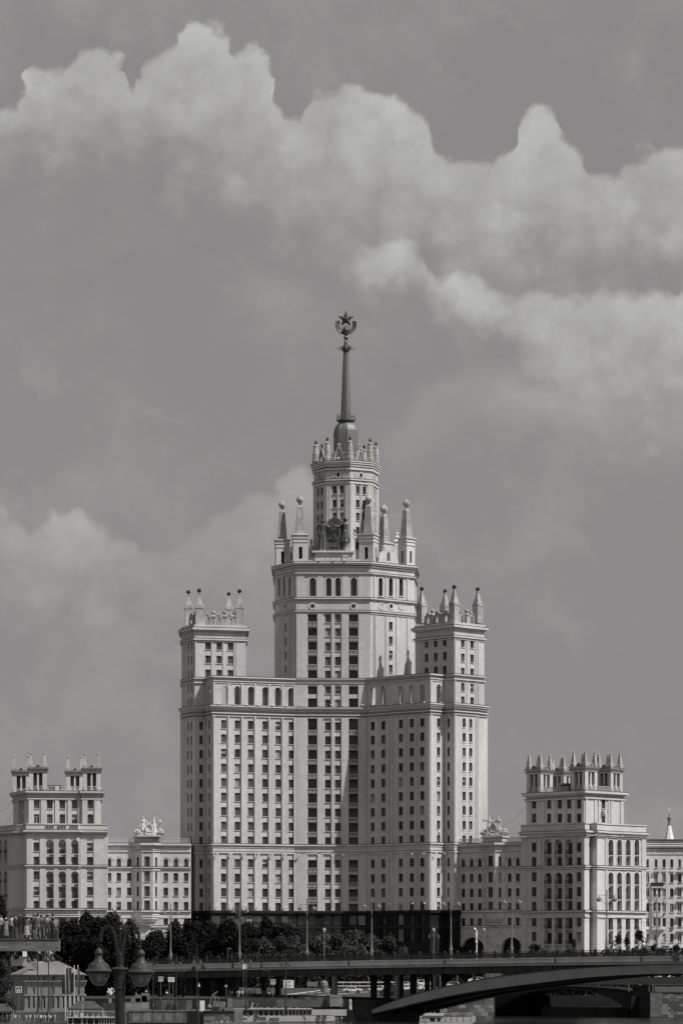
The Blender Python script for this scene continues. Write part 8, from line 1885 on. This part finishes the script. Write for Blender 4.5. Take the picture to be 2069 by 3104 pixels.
def car(px, Y, z, rz, k, label, group, sc=1.0):
    t = thing('parked_car', (X(px, Y), Y, z), label, 'car', group); t.rotation_euler = (0, 0, rz); t.scale = (sc,)*3; kk = CK[k]
    for nm in ('body', 'side_window', 'windscreen'): add(nm, kk[nm], t)
    for sx in (-1.35, 1.4):
        for sy in (-.82, .82): add('wheel', kk['wheel'], t, (sx, sy, .33))
    for sy in (-.55, .55): add('headlight', kk['headlight'], t, (2.2, sy, .68))
for px, Y, z, rz, k, sc, lab in ((1069,800,road_z(800)+.02,R(-12),0,1.0,'white car on the road behind the dark bridge columns'),(1146,806,road_z(806)+.02,R(170),0,1.0,'white car between two dark columns near the arch'),(1226,815,6.6,R(0),0,1.0,'white car behind the front pale column, lower row'),(1258,815,6.6,R(175),0,1.0,'white car in the middle of the lower row behind the columns'),(1296,814,6.6,R(3),0,1.0,'white car at the right end of the lower row above the arch'),(1222,826,7.3,R(178),0,1.05,'white car in the upper row, left end'),(1252,826,7.3,R(0),1,1.05,'pale grey car in the upper row, middle'),(1285,827,7.4,R(4),0,1.3,'large white van-like car in the upper row'),(1372,822,7.2,R(174),0,1.1,'white car half hidden by the arch, right of the columns'),(1448,822,8.4,R(0),0,1.1,'pale car roof just above the arch'),(1192,818,6.6,R(10),2,1.0,'dark car in the shade of the columns')):
    car(px, Y, z, rz, k, lab, 'cars behind the bridge columns', sc)
mb = MB(); mb.prism([P2(1195, 820), P2(1480, 818), P2(1480, 840), P2(1195, 840)], 6.0, 7.28); tag(mb.build('upper_ramp', ASPH), kind='structure')
t = thing('guardrail', (X(1090, 816), 816, ZG), 'pale double guardrail of the road behind the columns', 'guardrail'); f = Face(P2(1015, 816), P2(1215, 822)); ZR = road_z(816)-.3
for z0 in (1.0, 1.9): mb = MB(); f.box(mb, 0, f.L, ZR+z0+.2, ZR+z0+.45, -.08, 0); mb.build('rail', BOAT, t)
for k in range(9): mb = MB(); f.box(mb, f.L*k/8-.08, f.L*k/8+.08, ZR, ZR+2.5, -.25, -.085); mb.build('post', PAINT, t)
for i, (px, Y, h, m) in enumerate(((1116,806,7.5,PAINT),(1218,808,8,PAINT),(1263,806,7,PAINT),(1333,808,8,PAINT),(1385,806,8,PAINT),(1464,806,8,PAINT),(1290,790,8,DARK))):
    mb = MB(); x = X(px, Y); mb.tube([(x, Y, ZG), (x, Y, ZG+h*.65)], .12, 6); tag(mb.build('pole', m), 'slim grey pole standing behind the bridge columns, %s' % ('leftmost','second from left','third','fourth','fifth','rightmost','the dark one')[i], 'pole', 'slim poles behind the bridge')
# parked light objects on the road under the bridge
mb = MB(); x, Y = X(982, 808), 808; mb.lathe((x, Y, road_z(Y)-.2), [(.85, 0), (.9, 1.4), (1.0, 1.5), (.95, 2.3), (.6, 2.7), (.1, 2.9)], 12); tag(mb.build('kiosk', PAINT), 'round pale kiosk beneath the bridge beside the grey roadside panel', 'kiosk')
for i, (px, w, h) in enumerate(((412, 1.1, 1.4), (428, 1.4, 1.9), (440, .9, 2.3))): mb = MB(); x, Y = X(px, 730), 730; mb.box(x-w, x+w, Y, Y+1.5, 2.7, 4.2+h); mb.box(x-w*.9, x+w*.9, Y-.03, Y, 3.2, 4.0+h); tag(mb.build('site_cabin', PAINT), 'pale site cabin behind the banner fence, %s of three' % ('low left one', 'middle one', 'tallest right one')[i], 'cabin', 'site cabins behind the banner fence')
# road signs above the side bridge
for px, py, s in ((2026, 2963, .9), (2044, 2960, .8)): board_sign('small_sign', px, py, 818, 6.2, s, s*.9 if px < 2040 else .5, 'small pale-edged sign %s under the right end of the bridge' % ('with a dark square face' if px < 2040 else 'of flat shape'), [(.2, .8)])
for px in (1905, 1942, 1970, 2062): mb = MB(); x, Y = X(px, 820), 820; mb.tube([(x, Y, 6.2), (x, Y, 10.2)], .12, 6); mb.box(x-.3, x+.3, Y-.2, Y+.2, 10.1, 10.3); tag(mb.build('pole', PAINT), 'pale pole above the embankment wall, %s of four' % {1905:'leftmost',1942:'second from left',1970:'third from left',2062:'rightmost'}[px], 'pole', 'pale poles above the embankment wall')
# square plate on the bridge at the right edge
mb = MB(); p = Vector(bp(2060, 1.5, btop(2060)-.45)); mb.poly([p+Vector((-1.1, 0, 0)), p+Vector((0, 0, -1.0)), p+Vector((1.1, 0, 0)), p+Vector((0, 0, 1.0))]); mb.poly([p+Vector((-1.1, .1, 0)), p+Vector((0, .1, 1.0)), p+Vector((1.1, .1, 0)), p+Vector((0, .1, -1.0))])
for a, b in (((-1.1, 0), (0, -1.0)), ((0, -1.0), (1.1, 0)), ((1.1, 0), (0, 1.0)), ((0, 1.0), (-1.1, 0))): mb.quad(p+Vector((a[0], 0, a[1])), p+Vector((b[0], 0, b[1])), p+Vector((b[0], .1, b[1])), p+Vector((a[0], .1, a[1])))
tag(mb.build('navigation_mark', DARK), 'dark diamond-shaped navigation mark on the bridge edge at far right', 'sign')
# overhead wires
WIRE = mat('wire', .05, .6, .1, 1)
for i, (pa, pb, sag) in enumerate((((1450, 760, 2798), (1990, 735, 2757), .6), ((1450, 760, 2812), (1990, 735, 2768), .6), ((1366, 757, 2790), (1838, 706, 2770), .7), ((1838, 706, 2778), (2200, 690, 2772), .6), ((1838, 706, 2792), (2200, 690, 2787), .6), ((930, 766, 2735), (1126, 749, 2741), .2))):
    a = Vector((*P2(pa[0], pa[1]), Z(pa[2], pa[1]))); b = Vector((*P2(pb[0], pb[1]), Z(pb[2], pb[1]))); mb = MB()
    mb.tube([a.lerp(b, k/10)-Vector((0, 0, sag*4*(k/10)*(1-k/10))) for k in range(11)], .022, 4); tag(mb.build('overhead_wire', WIRE), ('upper of two wires spanning from the gateway lamp towards the right edge', 'lower of two wires spanning from the gateway lamp towards the right edge', 'wire between the plinth-end lamp and the lamp before the sunlit side', 'upper wire running off right from the lamp before the sunlit side', 'lower wire running off right from the lamp before the sunlit side', 'short wire between the two lamps before the loggias and the light trees')[i], 'wire', 'overhead wires above the bridge')
mb = MB(); mb.tube([(*P2(1520, 884), Z(2506, 884)), (*P2(1558, 881), Z(2486, 881)), (*P2(1592, 880), Z(2446, 880))], .03, 4); tag(mb.build('cable', WIRE), 'thin cable rising from the right rooftop sculpture to the corner block', 'cable')
for ci, pts in enumerate((((-10, 895, 2468), (20, 895, 2450), (40, 896, 2425)), ((18, 895, 2500), (30, 895, 2480), (41, 896, 2462)))): mb = MB(); mb.tube([(*P2(a, b), Z(c, b)) for a, b, c in pts], .03, 4); tag(mb.build('cable', WIRE), '%s thin cable running off the left corner block' % ('upper', 'lower')[ci], 'cable', 'cables at the left corner block')
